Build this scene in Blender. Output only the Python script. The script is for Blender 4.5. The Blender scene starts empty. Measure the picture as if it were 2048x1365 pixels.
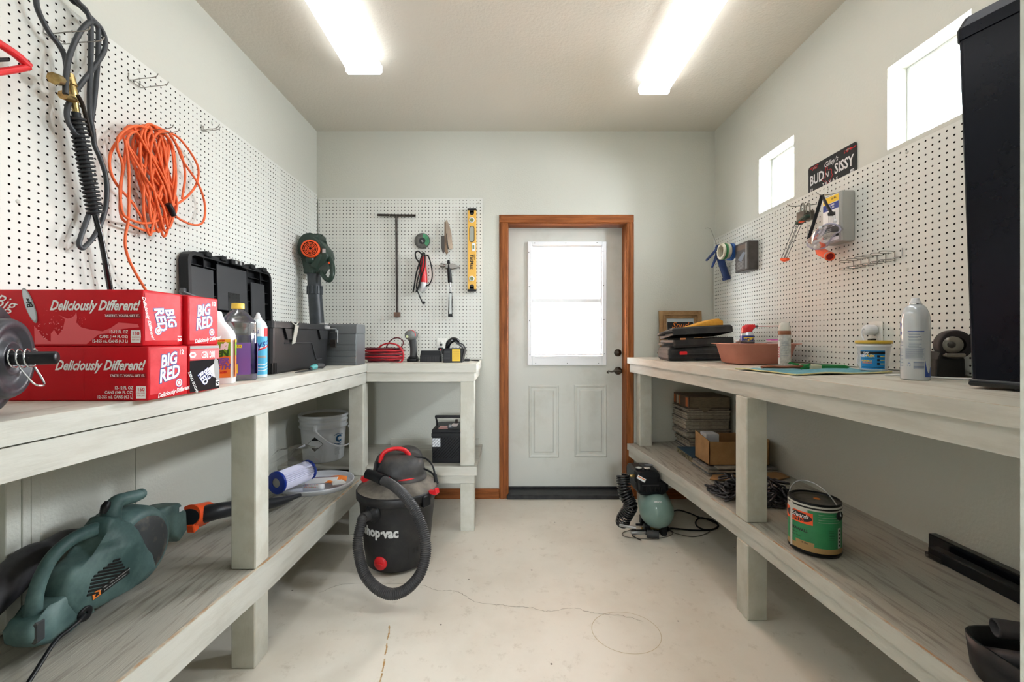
import bpy, bmesh, math, random
from mathutils import Vector, Matrix, Euler
from mathutils import noise as mnoise
sc = bpy.context.scene
COL = sc.collection
PI = math.pi
rnd = random.Random(7)

# ------------------------------------------------------------------ camera, world, exposure
F = 862.0; VX = 1016.0; VY = 677.0; CH = 1.192          # focal length in px, vanishing point, camera height
cam_d = bpy.data.cameras.new('camera'); cam = bpy.data.objects.new('camera', cam_d); COL.objects.link(cam)
cam_d.sensor_width = 36.0; cam_d.lens = F / 2048.0 * 36.0
cam_d.shift_x = (1024.0 - VX) / 2048.0; cam_d.shift_y = -(682.5 - VY) / 2048.0
cam_d.clip_start = 0.02; cam_d.clip_end = 100
cam.location = (0, 0, CH); cam.rotation_euler = (PI / 2, 0, 0)
sc.camera = cam
SKY_UP = 90.0; SKY_DOWN = 45.0      # open sky above, pale ground below the horizon
world = bpy.data.worlds.new('world'); sc.world = world; world.use_nodes = True
bg = world.node_tree.nodes['Background']
bg.inputs[0].default_value = (0.90, 0.955, 1.0, 1)
wn = world.node_tree; wtc = wn.nodes.new('ShaderNodeTexCoord'); wsx = wn.nodes.new('ShaderNodeSeparateXYZ'); wmr = wn.nodes.new('ShaderNodeMapRange')
wmr.inputs['From Min'].default_value = -0.05; wmr.inputs['From Max'].default_value = 0.15; wmr.inputs['To Min'].default_value = SKY_DOWN; wmr.inputs['To Max'].default_value = SKY_UP
wn.links.new(wtc.outputs['Generated'], wsx.inputs[0]); wn.links.new(wsx.outputs['Z'], wmr.inputs['Value']); wn.links.new(wmr.outputs[0], bg.inputs[1])
sc.view_settings.view_transform = 'Standard'; sc.view_settings.look = 'None'
sc.view_settings.exposure = 0.63; sc.view_settings.gamma = 1.0
sc.view_settings.use_curve_mapping = False
TUBE_LEFT = 3.2; TUBE_RIGHT = 3.4
sc.cycles.max_bounces = 10; sc.cycles.diffuse_bounces = 6; sc.cycles.transparent_max_bounces = 24
sc.cycles.sample_clamp_indirect = 8.0

def portal(name, loc, rot, sx, sy):
    l = bpy.data.lights.new(name, 'AREA'); l.shape = 'RECTANGLE'; l.size = sx; l.size_y = sy
    l.cycles.is_portal = True
    o = bpy.data.objects.new(name, l); COL.objects.link(o); o.location = loc; o.rotation_euler = rot
    return o

# ------------------------------------------------------------------ pixel -> world helpers
def W(x, y, Y): return Vector(((x - VX) / F * Y, Y, CH - (y - VY) / F * Y))
def WX(x, y, X): return W(x, y, X * F / (x - VX))
def WZ(x, y, Z): return W(x, y, (CH - Z) * F / (y - VY))

# ------------------------------------------------------------------ materials
def lin(c):
    if isinstance(c, str):
        c = tuple(int(c[i:i + 2], 16) / 255.0 for i in (0, 2, 4))
    return tuple((v / 12.92 if v <= 0.04045 else ((v + 0.055) / 1.055) ** 2.4) for v in c)
MATS = {}
def mat(name, col, rough=0.5, metal=0.0, col2=None, ns=8.0, nstretch=(1, 1, 1), lo=0.4, hi=0.65, bump=0.0, bs=120.0,
        bstretch=None, alpha=1.0, trans=0.0, ior=1.45, emit=0.0, coat=0.0, detail=6.0, bdist=0.002, spec=0.5):
    if name in MATS: return MATS[name]
    m = bpy.data.materials.new(name); m.use_nodes = True; nt = m.node_tree; N = nt.nodes; L = nt.links
    b = N['Principled BSDF']
    c = lin(col)
    b.inputs['Base Color'].default_value = (*c, 1); b.inputs['Roughness'].default_value = rough
    b.inputs['Metallic'].default_value = metal; b.inputs['IOR'].default_value = ior
    b.inputs['Transmission Weight'].default_value = trans; b.inputs['Alpha'].default_value = alpha
    b.inputs['Coat Weight'].default_value = coat; b.inputs['Specular IOR Level'].default_value = spec
    tc = N.new('ShaderNodeTexCoord')
    if col2 is not None:
        mp = N.new('ShaderNodeMapping'); mp.inputs['Scale'].default_value = nstretch
        L.new(tc.outputs['Object'], mp.inputs['Vector'])
        no = N.new('ShaderNodeTexNoise'); no.inputs['Scale'].default_value = ns; no.inputs['Detail'].default_value = detail
        no.inputs['Roughness'].default_value = 0.62
        L.new(mp.outputs[0], no.inputs['Vector'])
        rp = N.new('ShaderNodeValToRGB'); rp.color_ramp.elements[0].position = lo; rp.color_ramp.elements[1].position = hi
        rp.color_ramp.elements[0].color = (*c, 1); rp.color_ramp.elements[1].color = (*lin(col2), 1)
        L.new(no.outputs['Fac'], rp.inputs['Fac']); L.new(rp.outputs['Color'], b.inputs['Base Color'])
    if bump:
        mp2 = N.new('ShaderNodeMapping'); mp2.inputs['Scale'].default_value = bstretch or (1, 1, 1)
        L.new(tc.outputs['Object'], mp2.inputs['Vector'])
        n2 = N.new('ShaderNodeTexNoise'); n2.inputs['Scale'].default_value = bs; n2.inputs['Detail'].default_value = 3.0
        L.new(mp2.outputs[0], n2.inputs['Vector'])
        bp = N.new('ShaderNodeBump'); bp.inputs['Strength'].default_value = bump; bp.inputs['Distance'].default_value = bdist
        L.new(n2.outputs['Fac'], bp.inputs['Height']); L.new(bp.outputs[0], b.inputs['Normal'])
    if emit:
        b.inputs['Emission Color'].default_value = (*c, 1); b.inputs['Emission Strength'].default_value = emit
    MATS[name] = m
    return m

def glass_mat(name, tint=(1, 1, 1), gloss=0.08, rough=0.02):
    if name in MATS: return MATS[name]
    m = bpy.data.materials.new(name); m.use_nodes = True; nt = m.node_tree; N = nt.nodes; L = nt.links
    N.remove(N['Principled BSDF'])
    t = N.new('ShaderNodeBsdfTransparent'); t.inputs[0].default_value = (*tint, 1)
    g = N.new('ShaderNodeBsdfGlossy'); g.inputs['Roughness'].default_value = rough
    lw = N.new('ShaderNodeFresnel'); lw.inputs[0].default_value = 1.4
    ad = N.new('ShaderNodeMath'); ad.operation = 'MULTIPLY_ADD'; ad.inputs[1].default_value = 0.7; ad.inputs[2].default_value = gloss
    L.new(lw.outputs[0], ad.inputs[0])
    mx = N.new('ShaderNodeMixShader'); L.new(ad.outputs[0], mx.inputs[0]); L.new(t.outputs[0], mx.inputs[1]); L.new(g.outputs[0], mx.inputs[2])
    L.new(mx.outputs[0], N['Material Output'].inputs[0])
    MATS[name] = m
    return m

# ------------------------------------------------------------------ mesh builder
def rx(a): return Matrix.Rotation(a, 4, 'X')
def ry(a): return Matrix.Rotation(a, 4, 'Y')
def rz(a): return Matrix.Rotation(a, 4, 'Z')
def tr(*v): return Matrix.Translation(Vector(v))
def frame(o, xd, yd):
    """matrix whose local x, y run along xd, yd (z = x cross y) at o"""
    x = Vector(xd).normalized(); y = Vector(yd).normalized(); z = x.cross(y).normalized(); y = z.cross(x)
    m = Matrix.Identity(4)
    for i in range(3): m[i][0] = x[i]; m[i][1] = y[i]; m[i][2] = z[i]; m[i][3] = Vector(o)[i]
    return m
def catmull(pts, n=8, closed=False):
    P = [Vector(p) for p in pts]
    if len(P) < 3: return P
    out = []
    m = len(P)
    rng = range(m) if closed else range(m - 1)
    for i in rng:
        if closed: a, b, c, d = P[(i - 1) % m], P[i], P[(i + 1) % m], P[(i + 2) % m]
        else:
            a = P[i - 1] if i > 0 else P[0] * 2 - P[1]
            b = P[i]; c = P[i + 1]
            d = P[i + 2] if i + 2 < m else P[-1] * 2 - P[-2]
        for k in range(n):
            t = k / n
            out.append(0.5 * ((2 * b) + (c - a) * t + (2 * a - 5 * b + 4 * c - d) * t * t + (3 * b - a - 3 * c + d) * t ** 3))
    if not closed: out.append(P[-1])
    return out

def axisM(p, d, roll=0.0):
    return Matrix.Translation(Vector(p)) @ Vector(d).to_track_quat('Z', 'Y').to_matrix().to_4x4() @ Matrix.Rotation(roll, 4, 'Z')

class MB:
    def __init__(s):
        s.v = []; s.f = []; s.mi = []; s.sm = []; s.mats = []; s.T = Matrix.Identity(4)
    def idx(s, m):
        if m not in s.mats: s.mats.append(m)
        return s.mats.index(m)
    def add(s, vs, fs, m, smooth=False, M=None):
        T = s.T @ M if M is not None else s.T
        o = len(s.v); s.v.extend([T @ Vector(p) for p in vs]); k = s.idx(m)
        for f in fs: s.f.append([o + i for i in f]); s.mi.append(k); s.sm.append(smooth)
        return s
    def bm(s, bm, m, smooth=False, M=None):
        bm.verts.index_update()
        s.add([v.co.copy() for v in bm.verts], [[v.index for v in f.verts] for f in bm.faces], m, smooth, M); bm.free(); return s
    def box(s, x0, x1, y0, y1, z0, z1, m, bev=0.0, M=None, seg=1):
        if x0 > x1: x0, x1 = x1, x0
        if y0 > y1: y0, y1 = y1, y0
        if z0 > z1: z0, z1 = z1, z0
        vs = [(x, y, z) for z in (z0, z1) for y in (y0, y1) for x in (x0, x1)]
        fs = [(0, 2, 3, 1), (4, 5, 7, 6), (0, 1, 5, 4), (2, 6, 7, 3), (0, 4, 6, 2), (1, 3, 7, 5)]
        if bev <= 0: return s.add(vs, fs, m, False, M)
        b = bmesh.new(); bv = [b.verts.new(v) for v in vs]
        for f in fs: b.faces.new([bv[i] for i in f])
        bev = min(bev, 0.49 * min(x1 - x0, y1 - y0, z1 - z0))
        bmesh.ops.bevel(b, geom=list(b.edges), offset=bev, segments=seg, profile=0.5, affect='EDGES', clamp_overlap=True)
        return s.bm(b, m, seg > 1, M)
    def hexa(s, p, m, M=None):
        """8 corners: 0-3 bottom loop, 4-7 top loop"""
        return s.add(p, [(3, 2, 1, 0), (4, 5, 6, 7), (0, 1, 5, 4), (1, 2, 6, 5), (2, 3, 7, 6), (3, 0, 4, 7)], m, False, M)
    def prism(s, poly, t, m, M=None, bev=0.0, seg=1, smooth=None, z0=None):
        """polygon in local xy extruded z -t/2..t/2"""
        a = 0
        for i in range(len(poly)):
            x1, y1 = poly[i][:2]; x2, y2 = poly[(i + 1) % len(poly)][:2]; a += x1 * y2 - x2 * y1
        if a < 0: poly = poly[::-1]
        lo, hi = (-t / 2, t / 2) if z0 is None else (z0, z0 + t)
        b = bmesh.new(); n = len(poly)
        A = [b.verts.new((p[0], p[1], lo)) for p in poly]; B = [b.verts.new((p[0], p[1], hi)) for p in poly]
        b.faces.new(A[::-1]); b.faces.new(B)
        for i in range(n): b.faces.new([A[i], A[(i + 1) % n], B[(i + 1) % n], B[i]])
        if bev > 0:
            es = [e for e in b.edges if abs(e.verts[0].co.z - e.verts[1].co.z) < 1e-7]
            bmesh.ops.bevel(b, geom=es, offset=bev, segments=seg, profile=0.5, affect='EDGES', clamp_overlap=True)
        bmesh.ops.triangulate(b, faces=[f for f in b.faces if len(f.verts) > 4])
        return s.bm(b, m, (bev > 0 and seg > 1) if smooth is None else smooth, M)
    def loft(s, rings, m, smooth=True, cap=(True, True), M=None, closed=False):
        n = len(rings[0]); vs = [p for r in rings for p in r]; fs = []
        R = len(rings)
        for j in range(R if closed else R - 1):
            for i in range(n):
                a = j * n + i; b = j * n + (i + 1) % n; c = ((j + 1) % R) * n + (i + 1) % n; d = ((j + 1) % R) * n + i
                fs.append((a, b, c, d))
        s.add(vs, fs, m, smooth, M)
        if not closed:
            if cap[0]: s.add(rings[0], [tuple(range(n))[::-1]], m, False, M)
            if cap[1]: s.add(rings[-1], [tuple(range(n))], m, False, M)
        return s
    def lathe(s, prof, m, M=None, n=32, smooth=True, cap=(False, False), sx=1.0, sy=1.0, power=2.0):
        rings = []
        for r, z in prof:
            ring = []
            for i in range(n):
                a = 2 * PI * i / n; ca, sa = math.cos(a), math.sin(a)
                if power != 2.0:
                    k = (abs(ca) ** power + abs(sa) ** power) ** (-1 / power); ca *= k; sa *= k
                ring.append((r * ca * sx, r * sa * sy, z))
            rings.append(ring)
        return s.loft(rings, m, smooth, cap, M)
    def cyl(s, p0, p1, r0, m, r1=None, n=16, smooth=True, cap=True):
        r1 = r0 if r1 is None else r1
        p0 = Vector(p0); p1 = Vector(p1); d = (p1 - p0)
        q = d.to_track_quat('Z', 'Y').to_matrix().to_4x4(); M = Matrix.Translation(p0) @ q
        return s.lathe([(r0, 0), (r1, d.length)], m, M, n, smooth, (cap, cap))
    def tube(s, pts, r, m, n=8, sub=6, closed=False, smooth=True, flat=None):
        P = catmull(pts, sub, closed) if sub > 1 else [Vector(p) for p in pts]
        rings = []; N = len(P); up = None
        rl = r if isinstance(r, (list, tuple)) else None
        for i, p in enumerate(P):
            if closed: t = (P[(i + 1) % N] - P[i - 1])
            else: t = P[min(i + 1, N - 1)] - P[max(i - 1, 0)]
            if t.length < 1e-9: t = Vector((0, 0, 1))
            t.normalize()
            if up is None:
                up = Vector((0, 0, 1)) if abs(t.z) < 0.9 else Vector((1, 0, 0))
            a = (up - t * up.dot(t))
            if a.length < 1e-6: a = t.orthogonal()
            a.normalize(); b = t.cross(a); up = a
            if rl:
                u = i / max(N - 1, 1) * (len(rl) - 1); k = min(int(u), len(rl) - 2); rr = rl[k] + (rl[k + 1] - rl[k]) * (u - k)
            else: rr = r
            ka, kb = flat or (1, 1)
            rings.append([p + (a * math.cos(2 * PI * j / n) * ka + b * math.sin(2 * PI * j / n) * kb) * rr for j in range(n)])
        return s.loft(rings, m, smooth, (True, True), None, closed)
    def ball(s, c, r, m, n=16, M=None, sx=1, sy=1, sz=1):
        prof = [(max(1e-5, r * math.sin(PI * i / (n // 2))), -r * math.cos(PI * i / (n // 2)) * sz) for i in range(n // 2 + 1)]
        return s.lathe(prof, m, (M or Matrix.Identity(4)) @ Matrix.Translation(Vector(c)) if M else Matrix.Translation(Vector(c)), n, True, (False, False), sx, sy)
    def torus(s, R, r, m, M=None, n=32, k=8, sx=1, sy=1):
        rings = []
        for i in range(n):
            a = 2 * PI * i / n
            rings.append([((R + r * math.cos(2 * PI * j / k)) * math.cos(a) * sx, (R + r * math.cos(2 * PI * j / k)) * math.sin(a) * sy, r * math.sin(2 * PI * j / k)) for j in range(k)])
        return s.loft(rings, m, True, (False, False), M, True)
    def disc(s, r, m, M=None, n=32, r0=0.0):
        if r0 <= 0: return s.add([(r * math.cos(2 * PI * i / n), r * math.sin(2 * PI * i / n), 0) for i in range(n)], [tuple(range(n))], m, False, M)
        vs = [(q * math.cos(2 * PI * i / n), q * math.sin(2 * PI * i / n), 0) for q in (r0, r) for i in range(n)]
        return s.add(vs, [(i, n + i, n + (i + 1) % n, (i + 1) % n) for i in range(n)], m, False, M)
    def quad(s, w, h, m, M=None, z=0.0): return s.add([(-w / 2, -h / 2, z), (w / 2, -h / 2, z), (w / 2, h / 2, z), (-w / 2, h / 2, z)], [(0, 1, 2, 3)], m, False, M)
    def poly(s, pts, m, M=None, z=0.0):
        b = bmesh.new(); b.faces.new([b.verts.new((p[0], p[1], z)) for p in pts])
        b.normal_update()
        if b.faces[:][0].normal.z < 0: bmesh.ops.reverse_faces(b, faces=b.faces[:])
        bmesh.ops.triangulate(b, faces=b.faces[:]); return s.bm(b, m, False, M)
    def text(s, txt, size, m, M=None, shear=0.0, bold=0.0, align='CENTER', wrap=None, u0=0.0, v0=0.0, rot=0.0, sx=1.0, out=0.0004):
        cu = bpy.data.curves.new('t', 'FONT'); cu.body = txt; cu.size = size; cu.shear = shear; cu.offset = bold * size
        cu.align_x = align; cu.align_y = 'CENTER'; cu.resolution_u = 2
        o = bpy.data.objects.new('t', cu); COL.objects.link(o)
        me = bpy.data.meshes.new_from_object(o)
        R = Matrix.Rotation(rot, 4, 'Z')
        vs = [R @ Vector((v.co.x * sx, v.co.y, 0)) for v in me.vertices]
        vs = [(v.x + u0, v.y + v0, out) for v in vs]
        fs = [list(p.vertices) for p in me.polygons]
        if wrap: s.wrap_mesh(vs, fs, m, wrap, out, M)
        else: s.add(vs, fs, m, False, M)
        bpy.data.objects.remove(o); bpy.data.curves.remove(cu); bpy.data.meshes.remove(me)
        return s
    def wrap_rect(s, u0, u1, v0, v1, m, wrap, n=16, out=0.0003, M=None, nv=1):
        vs = [wrap(u0 + (u1 - u0) * i / n, v0 + (v1 - v0) * j / nv, out) for j in range(nv + 1) for i in range(n + 1)]
        fs = [(j * (n + 1) + i, j * (n + 1) + i + 1, (j + 1) * (n + 1) + i + 1, (j + 1) * (n + 1) + i) for j in range(nv) for i in range(n)]
        return s.add(vs, fs, m, True, M)
    def wrap_mesh(s, vs, fs, m, wrap, out, M=None, lim=0.007):
        b = bmesh.new(); bv = [b.verts.new(v) for v in vs]
        for f in fs:
            try: b.faces.new([bv[i] for i in f])
            except ValueError: pass
        bmesh.ops.triangulate(b, faces=b.faces[:])
        for _ in range(5):
            es = [e for e in b.edges if abs(e.verts[0].co.x - e.verts[1].co.x) > lim]
            if not es: break
            bmesh.ops.subdivide_edges(b, edges=es, cuts=1); bmesh.ops.triangulate(b, faces=[f for f in b.faces if len(f.verts) > 3])
        b.verts.index_update()
        s.add([wrap(v.co.x, v.co.y, out) for v in b.verts], [[v.index for v in f.verts] for f in b.faces], m, True, M); b.free(); return s
    def wrap_ellipse(s, cu, cv, ru, rv, m, wrap, out=0.001, n=14):
        vs = []; k = 8
        for j in range(n + 1):
            y = -1 + 2 * j / n; w = math.sqrt(max(0, 1 - y * y))
            for i in range(k + 1): vs.append(wrap(cu + ru * w * (-1 + 2 * i / k), cv + rv * y, out))
        return s.add(vs, [(j * (k + 1) + i, j * (k + 1) + i + 1, (j + 1) * (k + 1) + i + 1, (j + 1) * (k + 1) + i) for j in range(n) for i in range(k)], m, True)
    def mesh(s, name, loc=(0, 0, 0)):
        L = Vector(loc); me = bpy.data.meshes.new(name)
        me.from_pydata([v - L for v in s.v], [], s.f)
        for m in s.mats: me.materials.append(m)
        me.polygons.foreach_set('material_index', s.mi); me.polygons.foreach_set('use_smooth', s.sm)
        me.validate(clean_customdata=False); me.update()
        return me

def cylwrap(cx, cy, cz, rf, a0):
    """wrap (u, v, out) onto a round body: u along the girth from bearing a0, v up from cz; rf radius (number or function of v)"""
    def g(u, v, out=0.0):
        r = rf(v) if callable(rf) else rf
        a = a0 + u / r
        return (cx + (r + out) * math.cos(a), cy + (r + out) * math.sin(a), cz + v)
    return g

class Thing:
    def __init__(s, name, label=None, cat=None, loc=(0, 0, 0), group=None, kind=None):
        s.loc = Vector(loc); s.o = bpy.data.objects.new(name, None); COL.objects.link(s.o); s.o.location = s.loc
        s.o.empty_display_size = 0.05
        if label: s.o['label'] = label
        if cat: s.o['category'] = cat
        if group: s.o['group'] = group
        if kind: s.o['kind'] = kind
    def part(s, name, mb, label=None, parent=None):
        o = bpy.data.objects.new(name, mb.mesh(name, s.loc)); COL.objects.link(o)
        o.parent = parent or s.o
        if label: o['label'] = label
        return o
def single(name, mb, label=None, cat=None, loc=(0, 0, 0), group=None, kind=None):
    o = bpy.data.objects.new(name, mb.mesh(name, loc)); COL.objects.link(o); o.location = loc
    if label: o['label'] = label
    if cat: o['category'] = cat
    if group: o['group'] = group
    if kind: o['kind'] = kind
    return o
def interp(tab, y):
    tab = sorted(tab)
    if y <= tab[0][0]: return tab[0][1]
    for (a, b), (c, d) in zip(tab, tab[1:]):
        if y <= c: return b + (d - b) * (y - a) / (c - a)
    return tab[-1][1]

# ------------------------------------------------------------------ palette
WALL = mat('painted_wall', 'cbccc3', 0.75, bump=0.35, bs=95, bdist=0.004)
CEIL = mat('painted_ceiling', 'd6d1c6', 0.85, bump=0.5, bs=70, bdist=0.005)
PEG = mat('pegboard_paint', 'd9dad4', 0.6, bump=0.05, bs=300)
PAINT = mat('bench_paint', 'cacac0', 0.55, col2='c0bfb3', ns=9, lo=.45, hi=.6, bump=0.25, bs=40, bstretch=(6, 6, 1), bdist=0.002)
PAINTY = mat('bench_paint_along', 'c6c6be', 0.55, col2='bbbab1', ns=7, nstretch=(4, .6, 4), lo=.45, hi=.62, bump=0.2, bs=50, bstretch=(5, .6, 5), bdist=0.002)
PAINTX = mat('bench_paint_across', 'cccbc2', 0.55, col2='c4c3b8', ns=7, nstretch=(.6, 4, 4), lo=.45, hi=.62, bump=0.2, bs=50, bstretch=(.6, 5, 5), bdist=0.002)
WORN = mat('worn_shelf_paint', 'a9a69c', 0.7, col2='6d675c', ns=16, nstretch=(3.6, .3, 1), lo=.5, hi=.76, bump=0.35, bs=45, bstretch=(5, .45, 1), bdist=0.003, detail=10)
WORNX = mat('worn_shelf_paint_across', 'acaaa0', 0.7, col2='7d776b', ns=11, nstretch=(.35, 3.2, 1), lo=.55, hi=.75, bump=0.35, bs=45, bstretch=(.45, 5, 1), bdist=0.003, detail=10)
TOPP = mat('worktop_paint', 'cbc8bd', 0.65, col2='b1a899', ns=9, nstretch=(3, .4, 1), lo=.5, hi=.72, bump=0.2, bs=45, bstretch=(5, .45, 1), bdist=0.002, detail=10)
RAW = mat('bare_wood_edge', 'b08a66', 0.8, col2='c5bfae', ns=14, lo=.4, hi=.6)
OAK = mat('stained_oak', '96582c', 0.55, spec=.25, col2='6f3c1a', ns=6, nstretch=(10, 10, .7), lo=.4, hi=.7, bump=0.08, bs=60, bstretch=(6, 6, .5))
OAKX = mat('stained_oak_across', '96582c', 0.55, spec=.25, col2='6f3c1a', ns=6, nstretch=(.7, 10, 10), lo=.4, hi=.7, bump=0.08, bs=60, bstretch=(.5, 6, 6))
DOORP = mat('door_paint', 'c9cbc4', 0.45, col2='b9b9af', ns=3, lo=.5, hi=.75, bump=0.05, bs=150)
VINYL = mat('white_vinyl', 'e9ebee', 0.4)
BLACK = mat('black_plastic', '121316', 0.42, spec=.35, bump=0.06, bs=400)
BLACKG = mat('black_gloss', '0d0e13', 0.2, coat=0.4)
DKGREY = mat('dark_grey_plastic', '303134', 0.45, spec=.4, bump=0.08, bs=350)
GREY = mat('grey_plastic', '5c5e62', 0.5)
LGREY = mat('light_grey_plastic', '9a9b9b', 0.5)
WHITEP = mat('white_plastic', 'e4e6ea', 0.35)
STEEL = mat('bright_steel', 'b9bcc0', 0.28, 1.0)
WIRE = mat('zinc_wire', '9c9a94', 0.35, 1.0)
IRON = mat('dark_iron', '4a4440', 0.5, 0.7, col2='302b28', ns=30)
CHROME = mat('chrome', 'd8dadd', 0.12, 1.0)
BRASS = mat('brass', 'b9a36e', 0.35, 1.0, col2='8b744a', ns=40)
PEWTER = mat('pewter', '5c564f', 0.3, 1.0)
TEAL = mat('dusty_teal_plastic', '36504f', 0.55, col2='627c7a', ns=9, lo=.4, hi=.74, bump=0.05, bs=200, detail=8)
GREEN = mat('dark_green_plastic', '26382f', 0.38, bump=0.04, bs=200)
ORANGE = mat('orange_plastic', 'e8531f', 0.42)
ORANGEC = mat('orange_cable', 'e0632f', 0.5, bump=0.15, bs=160)
RUBBER = mat('black_rubber', '1e2023', 0.6, bump=0.05, bs=200)
HOSEM = mat('grey_black_hose', '3a3d41', 0.42, col2='2c2e31', ns=20)
RED = mat('carton_red', 'c00418', 0.5, spec=.3)
REDP = mat('red_plastic', 'cf2229', 0.35)
PINKR = mat('splash_pink', 'e25a62', 0.4)
DKRED = mat('dark_carton_red', '8e0a14', 0.4)
WHITEI = mat('white_ink', 'f2f2f2', 0.5)
BLUEI = mat('blue_ink', '1f3a8c', 0.5)
BLACKI = mat('black_ink', '111111', 0.5)
GREYI = mat('grey_ink', '77808c', 0.5)
REDI = mat('red_ink', 'c8202a', 0.5)
ORANGEI = mat('orange_ink', 'ee8434', 0.5)
GREENI = mat('green_ink', '7cb62a', 0.5)
YELLOWI = mat('yellow_ink', 'f0c93a', 0.5)
PURPLEI = mat('purple_ink', '7a55a6', 0.5)
SKYI = mat('sky_ink', '4fb1dc', 0.5)
YELLOWP = mat('yellow_plastic', 'e3c24f', 0.4)
CARD = mat('cardboard', 'a07a4e', 0.8, col2='8a6640', ns=12, lo=.4, hi=.7)
CLEAR = glass_mat('clear_plastic', (0.93, 0.93, 0.95), 0.07, 0.05)
GLASS = glass_mat('window_glass', (1, 1, 1), 0.02, 0.0)
# ================================================================== ROOM
XL, XR, YB, YN, ZC = -1.425, 1.54, 3.21, 0.34, 2.734
def BX(x, Y=YB): return (x - VX) / F * Y
def BZ(y, Y=YB): return CH - (y - VY) / F * Y

# floor with hairline crack and rust-coloured chalk line
fl = MB()
FLOOR = mat('painted_concrete', 'e6e1d6', 0.5, col2='d8d1c4', ns=2.2, lo=.45, hi=.75, bump=0.12, bs=26, bdist=0.003, detail=12)
def floor_nodes():
    nt = FLOOR.node_tree; N = nt.nodes; L = nt.links; b = N['Principled BSDF']
    rp = [n for n in N if n.type == 'VALTORGB'][0]
    tc = [n for n in N if n.type == 'TEX_COORD'][0]
    no = N.new('ShaderNodeTexNoise'); no.inputs['Scale'].default_value = 13; no.inputs['Detail'].default_value = 12; no.inputs['Roughness'].default_value = .75
    L.new(tc.outputs['Object'], no.inputs['Vector'])
    r2 = N.new('ShaderNodeValToRGB'); r2.color_ramp.elements[0].position = .56; r2.color_ramp.elements[1].position = .74
    r2.color_ramp.elements[0].color = (1, 1, 1, 1); r2.color_ramp.elements[1].color = (.72, .69, .64, 1)
    L.new(no.outputs['Fac'], r2.inputs['Fac'])
    vo = N.new('ShaderNodeTexVoronoi'); vo.inputs['Scale'].default_value = 7.0
    L.new(tc.outputs['Object'], vo.inputs['Vector'])
    r3 = N.new('ShaderNodeValToRGB'); r3.color_ramp.elements[0].position = .028; r3.color_ramp.elements[1].position = .042
    r3.color_ramp.elements[0].color = (.25, .22, .2, 1); r3.color_ramp.elements[1].color = (1, 1, 1, 1)
    L.new(vo.outputs['Distance'], r3.inputs['Fac'])
    m1 = N.new('ShaderNodeMix'); m1.data_type = 'RGBA'; m1.blend_type = 'MULTIPLY'; m1.inputs[0].default_value = 1
    m2 = N.new('ShaderNodeMix'); m2.data_type = 'RGBA'; m2.blend_type = 'MULTIPLY'; m2.inputs[0].default_value = 1
    L.new(rp.outputs[0], m1.inputs[6]); L.new(r2.outputs[0], m1.inputs[7])
    L.new(m1.outputs[2], m2.inputs[6]); L.new(r3.outputs[0], m2.inputs[7]); L.new(m2.outputs[2], b.inputs['Base Color'])
floor_nodes()
fl.box(XL - .1, XR + .1, -2.6, YB + .15, -.1, 0, FLOOR)
CRACK = mat('floor_crack', '8f877a', 0.9); RUST = mat('rust_stain', 'b98a4e', 0.9, col2='cdbb9a', ns=60)
def strip(mb, pts, w, m, z=.0006, jit=0.0):
    P = [WZ(x, y, 0) for x, y in pts]; P = catmull(P, 10)
    P = [p + Vector((rnd.uniform(-jit, jit), rnd.uniform(-jit, jit), 0)) for p in P]
    for a, b in zip(P, P[1:]):
        d = (b - a).normalized(); n = Vector((-d.y, d.x, 0)) * w * rnd.uniform(.5, 1.1) / 2
        mb.add([a - n + Vector((0, 0, z)), b - n + Vector((0, 0, z)), b + n + Vector((0, 0, z)), a + n + Vector((0, 0, z))], [(0, 1, 2, 3)], m)
strip(fl, [(640, 1185), (700, 1168), (830, 1170), (875, 1182), (915, 1184), (950, 1204), (1010, 1212), (1060, 1216), (1100, 1224), (1145, 1217), (1190, 1228), (1240, 1232), (1285, 1243)], .0022, CRACK, jit=.004)
for a, b in (((779, 1252), (775, 1280)), ((774, 1288), (770, 1310)), ((769, 1318), (764, 1345)), ((764, 1348), (757, 1370))):
    strip(fl, [a, ((a[0] + b[0]) / 2 + 1, (a[1] + b[1]) / 2), b], .007, RUST, jit=.001)
c = WZ(1252, 1264, 0)
ring = [c + Vector((.137 * math.cos(a), .125 * math.sin(a), .0005)) for a in [2 * PI * i / 64 for i in range(65)]]
STAINR = mat('ring_stain', 'c0b294', 0.8)
for a, b in zip(ring, ring[1:]):
    n = (a - Vector((c.x, c.y, a.z))).normalized() * .0012
    n2 = (b - Vector((c.x, c.y, b.z))).normalized() * .0012
    fl.add([a - n, b - n2, b + n2, a + n], [(0, 1, 2, 3)], STAINR)
single('floor', fl, kind='structure')
single('ceiling', MB().box(XL - .1, XR + .1, -2.6, YB + .15, ZC, ZC + .1, CEIL), kind='structure')
single('wall_left', MB().box(XL - .1, XL, -2.6, YB + .15, 0, ZC, WALL), kind='structure')
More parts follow.
